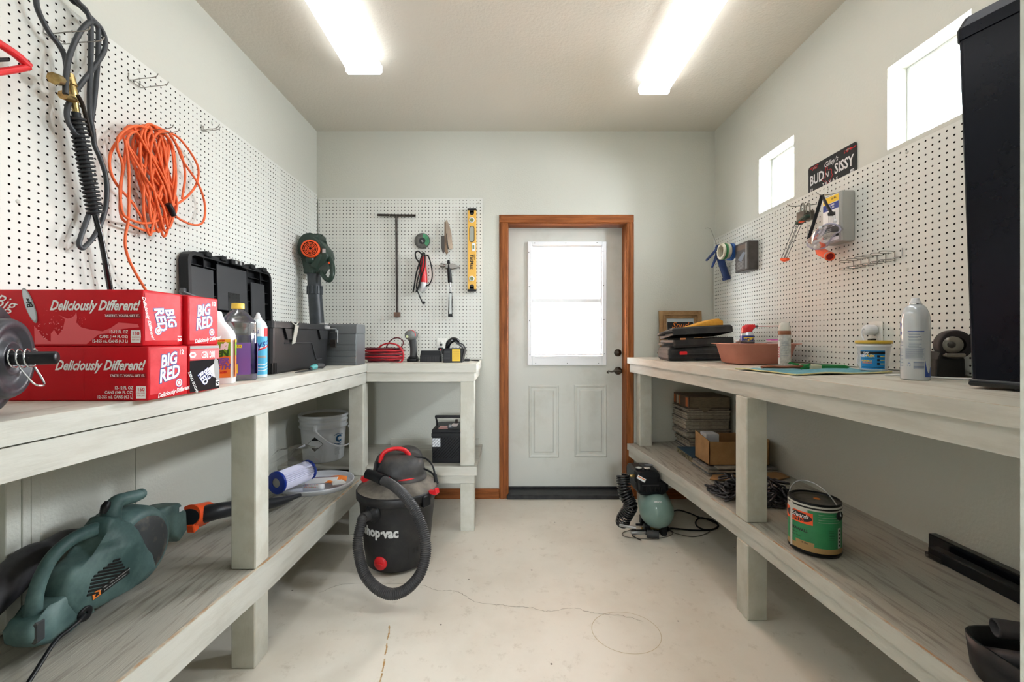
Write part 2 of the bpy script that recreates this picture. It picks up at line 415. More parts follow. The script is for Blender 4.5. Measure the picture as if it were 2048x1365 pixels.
# right wall with its two small square windows
WZ0, WZ1 = 1.955, 2.288
wins = [(1.432, 1.749), (2.321, 2.644)]
wr = MB()
for y0, y1 in ((-2.6, wins[0][0]), (wins[0][1], wins[1][0]), (wins[1][1], YB + .15)): wr.box(XR, XR + .16, y0, y1, 0, ZC, WALL)
for y0, y1 in wins: wr.box(XR, XR + .16, y0, y1, 0, WZ0, WALL); wr.box(XR, XR + .16, y0, y1, WZ1, ZC, WALL)
single('wall_right', wr, kind='structure')
for k, (y0, y1) in enumerate(wins):
    t = Thing('window_%d' % (k + 1), loc=(XR + .1, (y0 + y1) / 2, WZ0), kind='structure')
    f = MB(); w = .013; xa, xb = XR + .078, XR + .115
    f.box(xa, xb, y0, y0 + w, WZ0, WZ1, VINYL, .002); f.box(xa, xb, y1 - w, y1, WZ0, WZ1, VINYL, .002)
    f.box(xa, xb, y0 + w, y1 - w, WZ0, WZ0 + w, VINYL, .002); f.box(xa, xb, y0 + w, y1 - w, WZ1 - w, WZ1, VINYL, .002)
    t.part('window_frame', f)
    t.part('pane', MB().box(XR + .095, XR + .099, y0 + w, y1 - w, WZ0 + w, WZ1 - w, GLASS))
    portal('window_light_portal', (XR + .13, (y0 + y1) / 2, (WZ0 + WZ1) / 2), (0, PI / 2, 0), .33, .32)
# back wall with the door opening
DX0, DX1, DZ = .0, .883, 2.05
wb = MB(); wb.box(XL, DX0, YB, YB + .15, 0, ZC, WALL); wb.box(DX1, XR, YB, YB + .15, 0, ZC, WALL); wb.box(DX0, DX1, YB, YB + .15, DZ, ZC, WALL)
single('wall_back', wb, kind='structure')
# wall behind the camera with the doorway the camera stands in, and the plain room beyond
wf = MB(); wf.box(XL, -.46, .2, YN, 0, ZC, WALL); wf.box(.404, XR, .2, YN, 0, ZC, WALL); wf.box(-.46, .404, .2, YN, 2.08, ZC, WALL)
single('wall_front', wf, kind='structure')
fw_ = MB()       # far wall of the room behind the camera, cut open for an added fill window
for a in ((XL - .1, -.45, 0, ZC), (.45, XR + .1, 0, ZC), (-.45, .45, 0, 1.2), (-.45, .45, 1.7, ZC)): fw_.box(a[0], a[1], -2.7, -2.6, a[2], a[3], WALL)
single('wall_far_room', fw_, kind='structure')
t = Thing('window_3', loc=(0, -2.65, 1.2), kind='structure'); f = MB()  # unseen window added to light the shop from the front
for a in ((-.45, -.42, 1.2, 1.7), (.42, .45, 1.2, 1.7), (-.42, .42, 1.2, 1.23), (-.42, .42, 1.67, 1.7), (-.015, .015, 1.23, 1.67)): f.box(a[0], a[1], -2.67, -2.63, a[2], a[3], VINYL, .002)
t.part('window_frame', f); t.part('pane', MB().box(-.42, .42, -2.652, -2.648, 1.23, 1.67, GLASS))
portal('window_light_portal', (0, -2.69, 1.45), (PI / 2, 0, 0), .86, .46)

# door casing
YD = 3.323
t = Thing('door_1', loc=(.44, YD, 0), kind='structure')
cw = .066
def casing(mb, x0, x1, z0, z1, horiz=False):
    m = OAKX if horiz else OAK
    mb.box(x0, x1, YB - .012, YB, z0, z1, m, .003)
cs = MB(); cs.box(DX0 - cw, DX0, YB - .013, YB, 0, DZ, OAK, .004); cs.box(DX1, DX1 + .052, YB - .013, YB, 0, DZ, OAK, .004)
cs.box(DX0 - cw + .012, DX0 - .03, YB - .018, YB - .012, 0, DZ, OAK, .003); cs.box(DX1 + .02, DX1 + .044, YB - .018, YB - .012, 0, DZ, OAK, .003)
cs.box(DX0 - cw, DX1 + .052, YB - .013, YB, DZ, DZ + .06, OAKX, .004); cs.box(DX0 - cw + .01, DX1 + .044, YB - .018, YB - .012, DZ + .025, DZ + .05, OAKX, .003)
cs.box(DX0 - .012, DX0 + .004, YB, YD + .05, 0, DZ, OAK); cs.box(DX1 - .004, DX1 + .012, YB, YD + .05, 0, DZ, OAK); cs.box(DX0, DX1, YB, YD + .05, DZ - .004, DZ + .012, OAKX)
t.part('door_frame', cs, 'stained wooden door frame')
GX0, GX1 = BX(1055, YD), BX(1212, YD); GZ0, GZ1 = BZ(731, YD), BZ(484, YD)
dm = MB(); gx0, gx1, gz0, gz1 = GX0 + .02, GX1 - .02, GZ0 + .02, GZ1 - .02
a, b_ = DX0 + .004, DX1 - .004
dm.box(a, gx0, YD, YD + .045, .05, DZ - .006, DOORP); dm.box(gx1, b_, YD, YD + .045, .05, DZ - .006, DOORP)
dm.box(gx0, gx1, YD, YD + .045, gz1, DZ - .006, DOORP); dm.box(gx0, gx1, YD, YD + .045, .05, gz0, DOORP)
def raised(mb, x0, x1, z0, z1):
    """moulded panel: groove ring and a raised field"""
    M = Matrix.Translation((0, YD, 0))
    def ring(d, y): return [(x0 + d, y, z0 + d), (x1 - d, y, z0 + d), (x1 - d, y, z1 - d), (x0 + d, y, z1 - d)]
    R = [ring(-.004, 0), ring(.004, -.006), ring(.012, -.0045), ring(.018, .004 - .005), ring(.036, -.001), ring(.044, -.008)]
    for p, q in zip(R, R[1:]):
        for i in range(4): mb.add([p[i], p[(i + 1) % 4], q[(i + 1) % 4], q[i]], [(0, 1, 2, 3)], DOORP, False, M)
    mb.add(R[-1], [(0, 1, 2, 3)], DOORP, False, M)
raised(dm, BX(1058, YD), BX(1117, YD), BZ(915, YD), BZ(772, YD)); raised(dm, BX(1149, YD), BX(1213, YD), BZ(914, YD), BZ(771, YD))
slab = t.part('door_slab', dm)
fm = MB(); y0, y1 = YD - .022, YD + .06
def rect_frame(mb, x0, x1, z0, z1, w, ya, yb, m, wb=None):
    wb = wb or w
    mb.box(x0, x0 + w, ya, yb, z0, z1, m, .004); mb.box(x1 - w, x1, ya, yb, z0, z1, m, .004)
    mb.box(x0 + w, x1 - w, ya, yb, z1 - w, z1, m, .004); mb.box(x0 + w, x1 - w, ya, yb, z0, z0 + wb, m, .004)
rect_frame(fm, GX0, GX1, GZ0, GZ1, .032, YD - .018, YD + .06, VINYL, .075)
lx0, lx1 = BX(1066, YD), BX(1196, YD)
rect_frame(fm, GX0 + .03, GX1 - .03, BZ(708, YD) - .01, GZ1 - .03, .014, YD + .0, YD + .05, VINYL)
zr0, zr1 = BZ(605, YD), BZ(598, YD)
fm.box(GX0 + .04, GX1 - .04, YD - .004, YD + .03, zr0, zr1, VINYL, .002)
SCREW = mat('screw_hole', '3a3a3c', .6)
for px, py in ((1069, 487.5), (1131, 487.5), (1193, 487), (1057.5, 506), (1205, 504), (1058, 574), (1206, 572), (1058.6, 642), (1207, 640), (1059.5, 710), (1208, 708), (1071, 727), (1134, 727), (1196, 727)):
    p = W(px, py, YD); fm.cyl((p.x, YD - .0195, p.z), (p.x, YD - .0175, p.z), .0035, SCREW, n=8)
for s_ in (-1, 1):
    cx = (GX0 + GX1) / 2
    fm.box(cx + s_ * .085, cx + s_ * .245, YD - .024, YD - .016, BZ(714.5, YD) - .004, BZ(714.5, YD) + .004, VINYL, .001)
fw = t.part('door_window_frame', fm, 'white vinyl window frame', slab)
t.part('pane', MB().box(lx0, lx1, YD + .022, YD + .026, BZ(708, YD), GZ1 - .03, GLASS), None, slab)
hw = MB()
def rose(mb, px, py, r):
    p = W(px, py, YD); M = frame((p.x, YD, p.z), (1, 0, 0), (0, 0, 1))
    mb.lathe([(r, 0), (r, .004), (r * .82, .010), (r * .6, .013), (r * .58, .016), (.0005, .017)], PEWTER, M, 24); return p
p = rose(hw, 1235.5, 706, .029)
M = frame((p.x, YD - .016, p.z), (1, 0, 0), (0, 0, 1)); hw.lathe([(.013, 0), (.013, .012), (.0005, .013)], PEWTER, M, 16)
t.part('deadbolt', hw, 'round pewter deadbolt', slab)
hw = MB(); p = rose(hw, 1236, 742, .031)
hw.cyl((p.x, YD - .014, p.z), (p.x, YD - .055, p.z), .011, PEWTER)
L0 = Vector((p.x, YD - .055, p.z))
hw.tube([L0 + Vector(v) for v in ((.008, 0, 0), (-.03, -.003, .004), (-.065, -.004, -.003), (-.088, -.003, .002), (-.094, -.002, -.010), (-.084, -.002, -.014))], [.012, .009, .006, .005, .006, .004], PEWTER, 10)
t.part('door_handle', hw, 'curved pewter door lever', slab)
THR = mat('black_threshold', '17171a', .45, col2='2c2b2b', ns=20)
t.part('threshold', MB().box(DX0 - .01, DX1 + .01, YB - .03, YD + .1, 0, .034, THR, .006).box(DX0, DX1, YD - .008, YD + .04, .034, .05, THR, .002), 'black door threshold')
portal('door_light_portal', ((GX0 + GX1) / 2, YD + .08, (GZ0 + GZ1) / 2), (PI / 2, 0, 0), .55, .85).rotation_euler = (-PI / 2, 0, 0)
bb = MB()
bb.box(XL, DX0 - cw, YB - .013, YB, 0, .075, OAKX, .004); bb.box(XL, DX0 - cw, YB - .017, YB - .012, 0, .05, OAKX, .003)
single('baseboard_back_left', bb, kind='structure')
bb = MB(); bb.box(DX1 + .052, XR, YB - .013, YB, 0, .075, OAKX, .004); bb.box(DX1 + .052, XR, YB - .017, YB - .012, 0, .05, OAKX, .003)
single('baseboard_back_right', bb, kind='structure')
# painted trim boards on the left wall under the bench
for k, (ya, yb, th) in enumerate(((1.205, 1.245, .02), (1.252, 1.276, .014), (1.279, 1.305, .010))):
    single('trim_%d' % (k + 1), MB().box(XL, XL + th, ya, yb, .375, .98, WALL, .002), kind='structure')
single('trim_4', MB().box(XL, XL + .005, 1.308, 1.642, .375, .98, WALL, .001), kind='structure')
single('trim_5', MB().box(XL, XL + .005, 1.645, 2.9, .375, .98, WALL, .001), kind='structure')

# outside the door: ground and a bleached porch
PORCH = mat('bleached_porch_wood', 'e7c9b6', .8, col2='d9b6a0', ns=8)
single('ground', MB().box(-3, 4, YB + .2, 9, -.2, -.12, mat('pale_gravel', 'cfc4b4', .9, col2='b9ad9c', ns=40)), kind='structure')
single('ground', MB().box(2.2, 7, -3, YB + .1, -.2, -.12, mat('gravel_yard', '8f887c', .9)), kind='structure')
t = Thing('porch', 'pale pinkish wooden porch seen through the door window', 'porch', (.5, 5, -.12))
t.part('added_porch_roof', MB().box(-2.2, 3.2, YB + .22, 5.3, 2.55, 2.62, PORCH))  # unseen roof added to cut daylight coming through the door
for x in (-.9, .62, .95, 1.9):
    t.part('post', MB().box(x - .035, x + .035, 5.10, 5.17, -.12, 2.55, PORCH))
t.part('rail', MB().box(-2.0, 3.0, 5.11, 5.16, 1.62, 1.70, PORCH)); t.part('rail', MB().box(-2.0, 3.0, 5.11, 5.16, .80, .88, PORCH))
t.part('lower_boards', MB().box(-2.0, 3.0, 5.17, 5.19, -.1, 1.62, PORCH)); t.part('added_upper_boards', MB().box(-2.0, .93, 5.17, 5.19, 1.70, 2.5, PORCH))  # upper boards added to dim the view through the door pane

# ------------------------------------------------------------------ ceiling lights
def fixture(x0, x1, yf, lum, label):
    t = Thing('ceiling_light', label, 'ceiling light', ((x0 + x1) / 2, yf - .97, ZC), group=None)
    y0 = yf - 1.95; cx = (x0 + x1) / 2; w = (x1 - x0) / 2  # unseen near end lengthened to throw more light towards the front
    METAL = mat('white_enamel', 'dfe0e0', .4)
    t.part('housing', MB().box(x0 + .03, x1 - .03, y0 + .01, yf - .01, ZC - .045, ZC, METAL, .003))
    lens = mat('lit_diffuser_%d' % int(lum * 10), 'fbfdff', .35, emit=lum)
    prof = [(-w, 0), (-w, -.012), (-w * .93, -.028), (-w * .78, -.038), (w * .78, -.038), (w * .93, -.028), (w, -.012), (w, 0)]
    rings = [[(cx + a, y, ZC - .042 + b) for a, b in prof] for y in (yf - .008, y0 + .008)]
    t.part('diffuser', MB().loft(rings, lens, False), 'glowing white diffuser' if lum > 2 else 'milky diffuser')
    for ya, yb in ((yf - .009, yf), (y0, y0 + .009)):
        prof2 = [(-w - .002, .002), (-w - .002, -.03), (-w * .9, -.042), (w * .9, -.042), (w + .002, -.03), (w + .002, .002)]
        t.part('end_cap', MB().loft([[(cx + a, y, ZC - .042 + b) for a, b in prof2] for y in (yb, ya)], METAL if lum < 2 else lens, False))
fixture(-.891, -.696, 2.381, TUBE_LEFT, 'long wraparound ceiling light glowing pure white, above the left bench')
fixture(.782, .962, 2.577, TUBE_RIGHT, 'long wraparound ceiling light with dim pinkish diffuser, nearer the windows')

# ------------------------------------------------------------------ pegboards
def pegboard(name, label, O, U, V, Nn, lu, lv, pu, pv, loc):
    """O lower corner on the front face; U, V unit axes; Nn normal to the room; pu, pv offset of first hole"""
    O = Vector(O); U = Vector(U); V = Vector(V); Nn = Vector(Nn)
    g = .0254; r = .0037; th = .005
    nu = int((lu - pu - .008) / g) + 1; nv = int((lv - pv - .008) / g) + 1
    vs = []; fs = []; tubes = []
    flip = U.cross(V).dot(Nn) < 0
    def P(u, v, d=0): return O + U * u + V * v - Nn * d
    grid = {}
    def gv(i, j):
        if (i, j) not in grid:
            u = pu + (i - .5) * g; v = pv + (j - .5) * g
            if i == 0: u = 0
            if i == nu: u = lu
            if j == 0: v = 0
            if j == nv: v = lv
            grid[(i, j)] = len(vs); vs.append(P(u, v))
        return grid[(i, j)]
    def face(f): fs.append(f[::-1] if flip else f)
    ang = [math.radians(22.5 + 45 * k) for k in range(8)]
    off = [(r * math.cos(a), r * math.sin(a)) for a in ang]
    for i in range(nu):
        for j in range(nv):
            a, b, c, d = gv(i, j), gv(i + 1, j), gv(i + 1, j + 1), gv(i, j + 1)   # sw se ne nw
            cu = pu + i * g; cv = pv + j * g; o = len(vs)
            vs.extend(P(cu + x, cv + y) for x, y in off); vs.extend(P(cu + x, cv + y, th) for x, y in off)
            o0, o1, o2, o3, o4, o5, o6, o7 = range(o, o + 8)    # 22.5 67.5 112.5 157.5 202.5 247.5 292.5 337.5
            face([b, c, o0, o7]); face([c, o1, o0]); face([c, d, o2, o1]); face([d, o3, o2]); face([d, a, o4, o3]); face([a, o5, o4]); face([a, b, o6, o5]); face([b, o7, o6])
            for k in range(8): (tubes.append([o + k, o + (k + 1) % 8, o + 8 + (k + 1) % 8, o + 8 + k][::-1] if flip else [o + k, o + (k + 1) % 8, o + 8 + (k + 1) % 8, o + 8 + k]))
    base = len(vs); vs.extend([P(0, 0), P(lu, 0), P(lu, lv), P(0, lv), P(0, 0, th), P(lu, 0, th), P(lu, lv, th), P(0, lv, th)])
    for k in range(4): face([base + (k + 1) % 4, base + k, base + 4 + k, base + 4 + (k + 1) % 4])
    mb = MB(); mb.add(vs, fs, PEG)
    BK = mat('hardboard_hole_shade', '2a211c', .9)  # dark hardboard brown with the shade inside the holes painted in
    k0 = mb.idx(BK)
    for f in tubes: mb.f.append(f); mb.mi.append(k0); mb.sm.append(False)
    q = [P(.004, .004, th + .003), P(lu - .004, .004, th + .003), P(lu - .004, lv - .004, th + .003), P(.004, lv - .004, th + .003)]  # dark sheet added behind the panel so the holes read black
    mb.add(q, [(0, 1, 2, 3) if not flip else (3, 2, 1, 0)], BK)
    t = Thing(name, label, 'pegboard', loc)
    t.part('perforated_panel', mb)
    SC = mat('painted_screw', 'c3c3bb', .5)
    for k in range(int(lu / .4) + 1):
        for z in (.45, .97):
            u = min(lu - .03, .06 + k * .4064 + .0); v = lv * z
            c = P(u, v) ; s2 = MB(); s2.lathe([(.0065, -.0005), (.006, .0018), (.003, .0024), (.0004, .0022)], SC, frame(c, U, V) if not flip else frame(c, V, U), 10)
            t.part('screw', s2)
    return t
PGX = XL + .013
y0 = 1.2198 - .0254 * 33 - .0127
pegboard('pegboard', 'large white pegboard covering the left wall', (PGX, y0, 1.038), (0, 1, 0), (0, 0, 1), (1, 0, 0), 3.188 - y0, 2.256 - 1.038, .0127, (2.238 - 1.038) % .0254 or .0127, (PGX, 2, 1.038))
pgy = YB - .012
lx = (-.2063 + 1.41) 
pegboard('pegboard', 'short white pegboard on the back wall left of the door', (-1.4085, pgy, 1.038), (1, 0, 0), (0, 0, 1), (0, -1, 0), -.189 + 1.4085, 2.231 - 1.038, (-.2063 + 1.4085) % .0254 + .0254 * 0, (2.216 - 1.038) % .0254, (-.8, pgy, 1.038))
PRX = XR - .013
y0 = 1.4745 - .0254 * 43 - .0127
pegboard('pegboard', 'white pegboard along the right wall under the windows', (PRX, y0, 1.068), (0, 1, 0), (0, 0, 1), (-1, 0, 0), 3.2 - y0, 1.930 - 1.068, .0127, (1.914 - 1.068) % .0254, (PRX, 2, 1.068))

# ================================================================== BENCHES
XLT = [(.34, -.975), (.82, -.955), (1.36, -.921), (1.646, -.897), (2.65, -.868), (3.21, -.86)]
XRT = [(.34, 1.062), (.88, 1.047), (1.2, 1.035), (1.83, 1.007), (2.4, .965), (3.2, .885)]
def xl(y): return interp(XLT, y)
def xr(y): return interp(XRT, y)
def zr_top(x): return 1.050 + (x - 1.0) * .026       # right worktop rises a little towards the wall
def zr_shelf(x): return .412 + (x - 1.0) * .05
def strips(mb, fx, bx, ys, zf, zb, th, m, sgn):
    """slab between front curve fx(y) and back line bx; top height zf at front, zb at back"""
    for a, b in zip(ys, ys[1:]):
        p = [(fx(a), a), (bx, a), (bx, b), (fx(b), b)]
        zz = [zf, zb, zb, zf]
        lo = [(q[0], q[1], z - th) for q, z in zip(p, zz)]; hi = [(q[0], q[1], z) for q, z in zip(p, zz)]
        if sgn > 0: mb.hexa(lo + hi, m)
        else: mb.hexa(lo[::-1] + hi[::-1], m)
def rail(mb, fx, off, t, ys, z0, z1, m, sgn):
    """board following the front curve, face at fx+off, thickness t to the inside (sgn: +1 right bench, -1 left bench)"""
    for a, b in zip(ys, ys[1:]):
        p = [(fx(a) + off * sgn, a), (fx(a) + (off + t) * sgn, a), (fx(b) + (off + t) * sgn, b), (fx(b) + off * sgn, b)]
        lo = [(q[0], q[1], z0) for q in p]; hi = [(q[0], q[1], z1) for q in p]
        if sgn > 0: mb.hexa(lo + hi, m)
        else: mb.hexa(lo[::-1] + hi[::-1], m)
YR = 2.65     # front of the return bench
LT = 1.034
# left bench
t = Thing('workbench', 'long white-painted wooden workbench along the left wall', 'workbench', (-1.17, 1.5, 0))
ys = [.345, .6, .82, 1.1, 1.36, 1.646, 2.0, 2.3, 2.648]
mb = MB(); strips(mb, lambda y: xl(y) - .0, XL + .0005, ys + [3.205], LT, LT, .02, TOPP, -1); t.part('worktop', mb)
mb = MB(); rail(mb, xl, -.001, .03, ys, LT - .048, LT - .0005, PAINTY, -1); t.part('front_rail', mb)
mb = MB(); rail(mb, xl, .005, .035, ys, .915, LT - .0525, PAINTY, -1); t.part('apron', mb)
mb = MB(); strips(mb, lambda y: xl(y) - .012, XL + .0005, ys + [3.205], .357, .357, .02, WORN, -1); t.part('shelf', mb, 'worn shelf with scuffed paint')
mb = MB(); rail(mb, xl, -.001, .036, ys, .247, .3565, PAINTY, -1)
rail(mb, xl, .002, .010, ys, .3565, .3574, RAW, -1); t.part('shelf_rail', mb)
mb = MB(); rail(mb, lambda y: XL + .001, 0, -.036, [.345, 3.2], .26, .337, PAINTY, -1); t.part('wall_rail', mb)
for ya in (1.552, 2.61, .5):
    xa = xl(ya + .04) - .008
    m_ = MB(); m_.box(xa - .089, xa, ya, ya + .089, .358, .9145, PAINT, .004); m_.box(xa - .089, xa - .002, ya, ya + .089, 0, .247, PAINT, .004)
    t.part('leg', m_)
# return bench below the back pegboard
t = Thing('corner_workbench', 'short white-painted workbench on the back wall left of the door', 'workbench', (-.53, 2.95, 0))
xe = -.195; xs = xl(YR)
t.part('worktop', MB().box(xs + .001, xe, YR, YB - .001, LT - .02, LT, TOPP))
t.part('front_rail', MB().box(xs + .002, xe + .001, YR - .003, YR + .03, LT - .0525, LT - .001, PAINTX, .001).box(xe - .02, xe + .001, YR + .03, YB - .002, LT - .0525, LT - .0205, PAINTY, .001))
t.part('apron', MB().box(xs - .008, xe - .012, YR + .006, YR + .04, .925, LT - .053, PAINTX).box(xe - .048, xe - .012, YR + .04, YB - .002, .925, LT - .053, PAINTY))
RS = .402
t.part('shelf', MB().box(XL + .001, xe + .004, YR + .002, YB - .001, RS - .018, RS, WORNX), 'worn shelf')
t.part('shelf_rail', MB().box(xs + .002, xe + .003, YR - .001, YR + .03, RS - .055, RS - .001, PAINTX, .001).box(xs + .002, xe - .012, YR + .008, YR + .045, RS - .105, RS - .056, PAINTX)
       .box(xe - .018, xe + .003, YR + .03, YB - .002, RS - .055, RS - .019, PAINTY, .001).box(xs, xe - .02, YB - .02, YB - .001, RS, RS + .045, PAINTX))
m_ = MB(); m_.box(xe - .1, xe - .013, YR + .009, YR + .098, RS + .0005, .9245, PAINT, .004); m_.box(xe - .1, xe - .013, YR + .009, YR + .098, 0, RS - .1055, PAINT, .004)
t.part('leg', m_)
# right bench
t = Thing('workbench', 'long white-painted wooden workbench along the right wall', 'workbench', (1.28, 1.7, 0))
ys = [.345, .6, .88, 1.2, 1.5, 1.83, 2.1, 2.4, 2.8, 3.205]
RT = zr_top(1.0)
mb = MB(); strips(mb, xr, XR - .0005, ys, RT, zr_top(XR), .02, TOPP, 1); t.part('worktop', mb)
mb = MB(); rail(mb, xr, -.001, .03, ys, RT - .044, RT - .0008, PAINTY, 1); rail(mb, xr, .001, .004, ys[:7], RT - .0008, RT + .0004, RAW, 1); t.part('front_rail', mb)
mb = MB(); rail(mb, xr, .016, .036, ys, RT - .108, RT - .0445, PAINTY, 1); t.part('apron', mb)
SZ = .412
mb = MB(); strips(mb, lambda y: xr(y) + .01, XR - .0005, ys, SZ, zr_shelf(XR), .018, WORN, 1); t.part('shelf', mb, 'worn dusty shelf')
mb = MB(); rail(mb, xr, -.001, .03, ys, SZ - .045, SZ - .0005, PAINTY, 1); rail(mb, xr, .010, .036, ys, SZ - .095, SZ - .0455, PAINTY, 1)
rail(mb, xr, .003, .006, ys[:7], SZ - .0005, SZ + .0006, RAW, 1); t.part('shelf_rail', mb)
for ya, dx in ((1.815, 0.0), (3.105, .055), (.42, 0)):
    xa = xr(ya) + dx + (.0 if dx else -.003)
    m_ = MB(); m_.box(xa, xa + .089, ya, ya + .089, SZ + .001, RT - .1085, PAINT, .004); m_.box(xa + .004, xa + .089, ya, ya + .089, 0, SZ - .0955, PAINT, .004)
    t.part('leg', m_)
# ================================================================== LEFT BENCH TOP
# ---- cartons of canned soda
def splash(mb, M, cx, cy, sc_, m, seed, n=9):
    r = random.Random(seed); pts = []
    for i in range(n * 2):
        a = 2 * PI * i / (n * 2); q = sc_ * (1.0 if i % 2 == 0 else .45) * r.uniform(.6, 1.25)
        pts.append((cx + q * math.cos(a), cy + q * .8 * math.sin(a)))
    mb.poly(pts, m, M)
def drops(mb, M, x0, x1, y0, y1, k, m, seed, s=.0025):
    r = random.Random(seed)
    for _ in range(k):
        x, y = r.uniform(x0, x1), r.uniform(y0, y1); q = s * r.uniform(.4, 1.3); a = r.uniform(0, PI)
        mb.poly([(x + q * 2 * math.cos(a), y + q * 2 * math.sin(a)), (x - q * .6 * math.sin(a), y + q * .6 * math.cos(a)), (x - q * math.cos(a), y - q * math.sin(a)), (x + q * .6 * math.sin(a), y - q * .6 * math.cos(a))], m, M)
def logo(mb, M, s, rot=.0, shear=.25):
    """BIG RED with a blue outline"""
    R = M @ rz(rot)
    for off, m, z in ((.075, BLUEI, .0002), (.03, WHITEI, .0006)):
        mb.text('BIG', s, m, R, shear, off, u0=.0, v0=s * .42, sx=.82, out=z); mb.text('RED', s * 1.05, m, R, shear, off, u0=-s * .1, v0=-s * .42, sx=.82, out=z)
def badge(mb, M, x, y, r):
    Q = M @ tr(x, y, .0003); mb.disc(r, BLUEI, Q, 20); mb.disc(r * .86, WHITEI, Q @ tr(0, 0, .0002), 20); mb.disc(r * .6, REDI, Q @ tr(0, 0, .0004), 20); mb.disc(r * .42, WHITEI, Q @ tr(0, 0, .0006), 16)
def carton(label, x1, y0, z0, h, d, zero=False, ln=.40, front=True, endrot=0.0, tilt=0.0):
    t = Thing('soda_carton', label, 'soda carton', (x1 - ln / 2, y0 + d / 2, z0), 'twelve-packs of canned soda stacked on the bench')
    DARK = mat('carton_black', '151013', .7, spec=.1)
    body = MB(); body.box(x1 - ln, x1, y0, y0 + d, z0, z0 + h, RED, .004, seg=2)
    t.part('box_body', body)
    p = MB()
    FM = frame((x1 - ln / 2, y0 - .0006, z0 + h / 2), (1, 0, 0), (0, 0, 1))     # long side, to the camera
    EM = frame((x1 + .0006, y0 + d / 2, z0 + h / 2), (0, 1, 0), (0, 0, 1))     # end, to the aisle
    if front:
        big = z0 > 1.1
        ty = .022 if big else .012
        s = .0345
        p.text('Deliciously Different!', s, WHITEI, FM, .42, .03, 'RIGHT', u0=ln / 2 - .010, v0=ty + .008, sx=.75)
        p.quad(.088, .011, DKRED, FM @ tr(ln / 2 - .048, ty - .017, .0002)); p.text("TASTE IT. YOU'LL GET IT.", .0078, WHITEI, FM, 0, .02, 'RIGHT', u0=ln / 2 - .007, v0=ty - .017, out=.0005)
        for i, s_ in enumerate(('12-12 FL OZ', 'CANS (144 FL OZ)', '12-355 mL CANS (4.3 L)')):
            p.text(s_, .0105, WHITEI, FM, 0, .02, 'RIGHT', u0=ln / 2 - .036, v0=-.036 - i * .0115, sx=.85)
        p.prism([(-.0115, -.0155), (.0115, -.0155), (.0125, 0), (.0115, .0155), (-.0115, .0155), (-.0125, 0)], .0004, WHITEI, FM @ tr(ln / 2 - .0165, -.047, .0003))
        p.text('150', .0125, REDI, FM, 0, .03, u0=ln / 2 - .0165, v0=-.040, out=.0008); p.text('CALORIES', .0045, REDI, FM, u0=ln / 2 - .0165, v0=-.049, out=.0008); p.text('PER CAN', .0045, REDI, FM, u0=ln / 2 - .0165, v0=-.0555, out=.0008)
        if big:
            # tall can lid seen edge-on and a splash of soda
            el = [(.0115 * math.cos(a), .047 * math.sin(a)) for a in [2 * PI * i / 32 for i in range(32)]]
            p.poly(el, LGREY, FM @ tr(-.083, .031, .0003) @ rz(.35)); p.poly([(x * .82, y * .9) for x, y in el], mat('can_silver', 'c6cbd2', .3, .6), FM @ tr(-.084, .032, .0006) @ rz(.35))
            p.text('Big', .02, BLACKI, FM, .2, .03, u0=-.083, v0=.036, rot=1.9, out=.0009)
            p.text('Big', .045, WHITEI, FM, .4, .0, u0=-.148, v0=.038, rot=-.3, out=.0005)
            sp = [(-.07, -.066), (-.072, -.02), (-.06, -.034), (-.048, -.052), (-.03, -.06), (-.03, -.04), (-.022, -.03), (-.012, -.044), (.0, -.03), (.006, -.004), (-.008, .006), (.012, -.002), (.022, .0), (.03, .006), (.034, .014), (.036, .002), (.034, -.012), (.046, -.024), (.07, -.03), (.1, -.034), (.12, -.026), (.14, -.012), (.188, -.016), (.192, -.024), (.15, -.028), (.12, -.038), (.09, -.042), (.06, -.066)]
            p.poly(sp, PINKR, FM, .0002); drops(p, FM, -.05, .06, -.03, .03, 46, PINKR, 3, .0016)
            splash(p, FM, .01, -.045, .016, mat('splash_light', 'f09aa0', .4), 5); splash(p, FM, -.05, -.055, .011, mat('splash_light', 'f09aa0', .4), 6)
            drops(p, FM, -.065, .05, -.064, -.012, 40, mat('splash_light', 'f09aa0', .4), 12, .002)
        else:
            p.quad(.0006, .12, DKRED, FM @ tr(.04, 0, .0002))
    w2, h2 = d / 2, h / 2
    if not zero:
        PALE = mat('carton_pink', 'd02a38', .5, spec=.3, col2='c00418', ns=18)
        p.quad(d - .012, h - .022, PALE, EM @ tr(0, .003, .0001))
        drops(p, EM, -w2 + .008, -.032, -h2 + .01, h2 - .012, 16, WHITEI, int(y0 * 91), .0022); drops(p, EM, .03, w2 - .006, -.03, h2 - .03, 12, WHITEI, int(z0 * 77), .0018)
        if endrot: logo(p, EM @ tr(.004, .0, .0002), .040, endrot, .2); badge(p, EM, -.02, -.032, .012); p.text('Deliciously Different!', .013, WHITEI, EM @ tr(-.052, .0, .0002), .4, .02, rot=endrot, out=.0005)
        else:
            logo(p, EM @ tr(.0, .012, .0002), .044, .18, .3); badge(p, EM, .034, -.033, .0125)
            p.text('Deliciously Different!', .0165, WHITEI, EM @ tr(.018, -.055, .0002), .42, .02, rot=.1, sx=.8, out=.0005)
        p.text('12', .018, WHITEI, EM @ tr(.042, h2 - .018, .0002), 0, .04, out=.0005) if not endrot else p.text('12', .018, WHITEI, EM @ tr(.052, -h2 + .02, .0002), 0, .04, rot=-1.57, out=.0005)
    else:
        p.quad(d - .004, h * .66, DARK, EM @ tr(0, -h * .15, .0001)); p.quad(d - .006, .026, PINKR, EM @ tr(0, h * .3, .0002)); p.quad(d - .006, .008, LGREY, EM @ tr(0, h2 - .006, .0003))
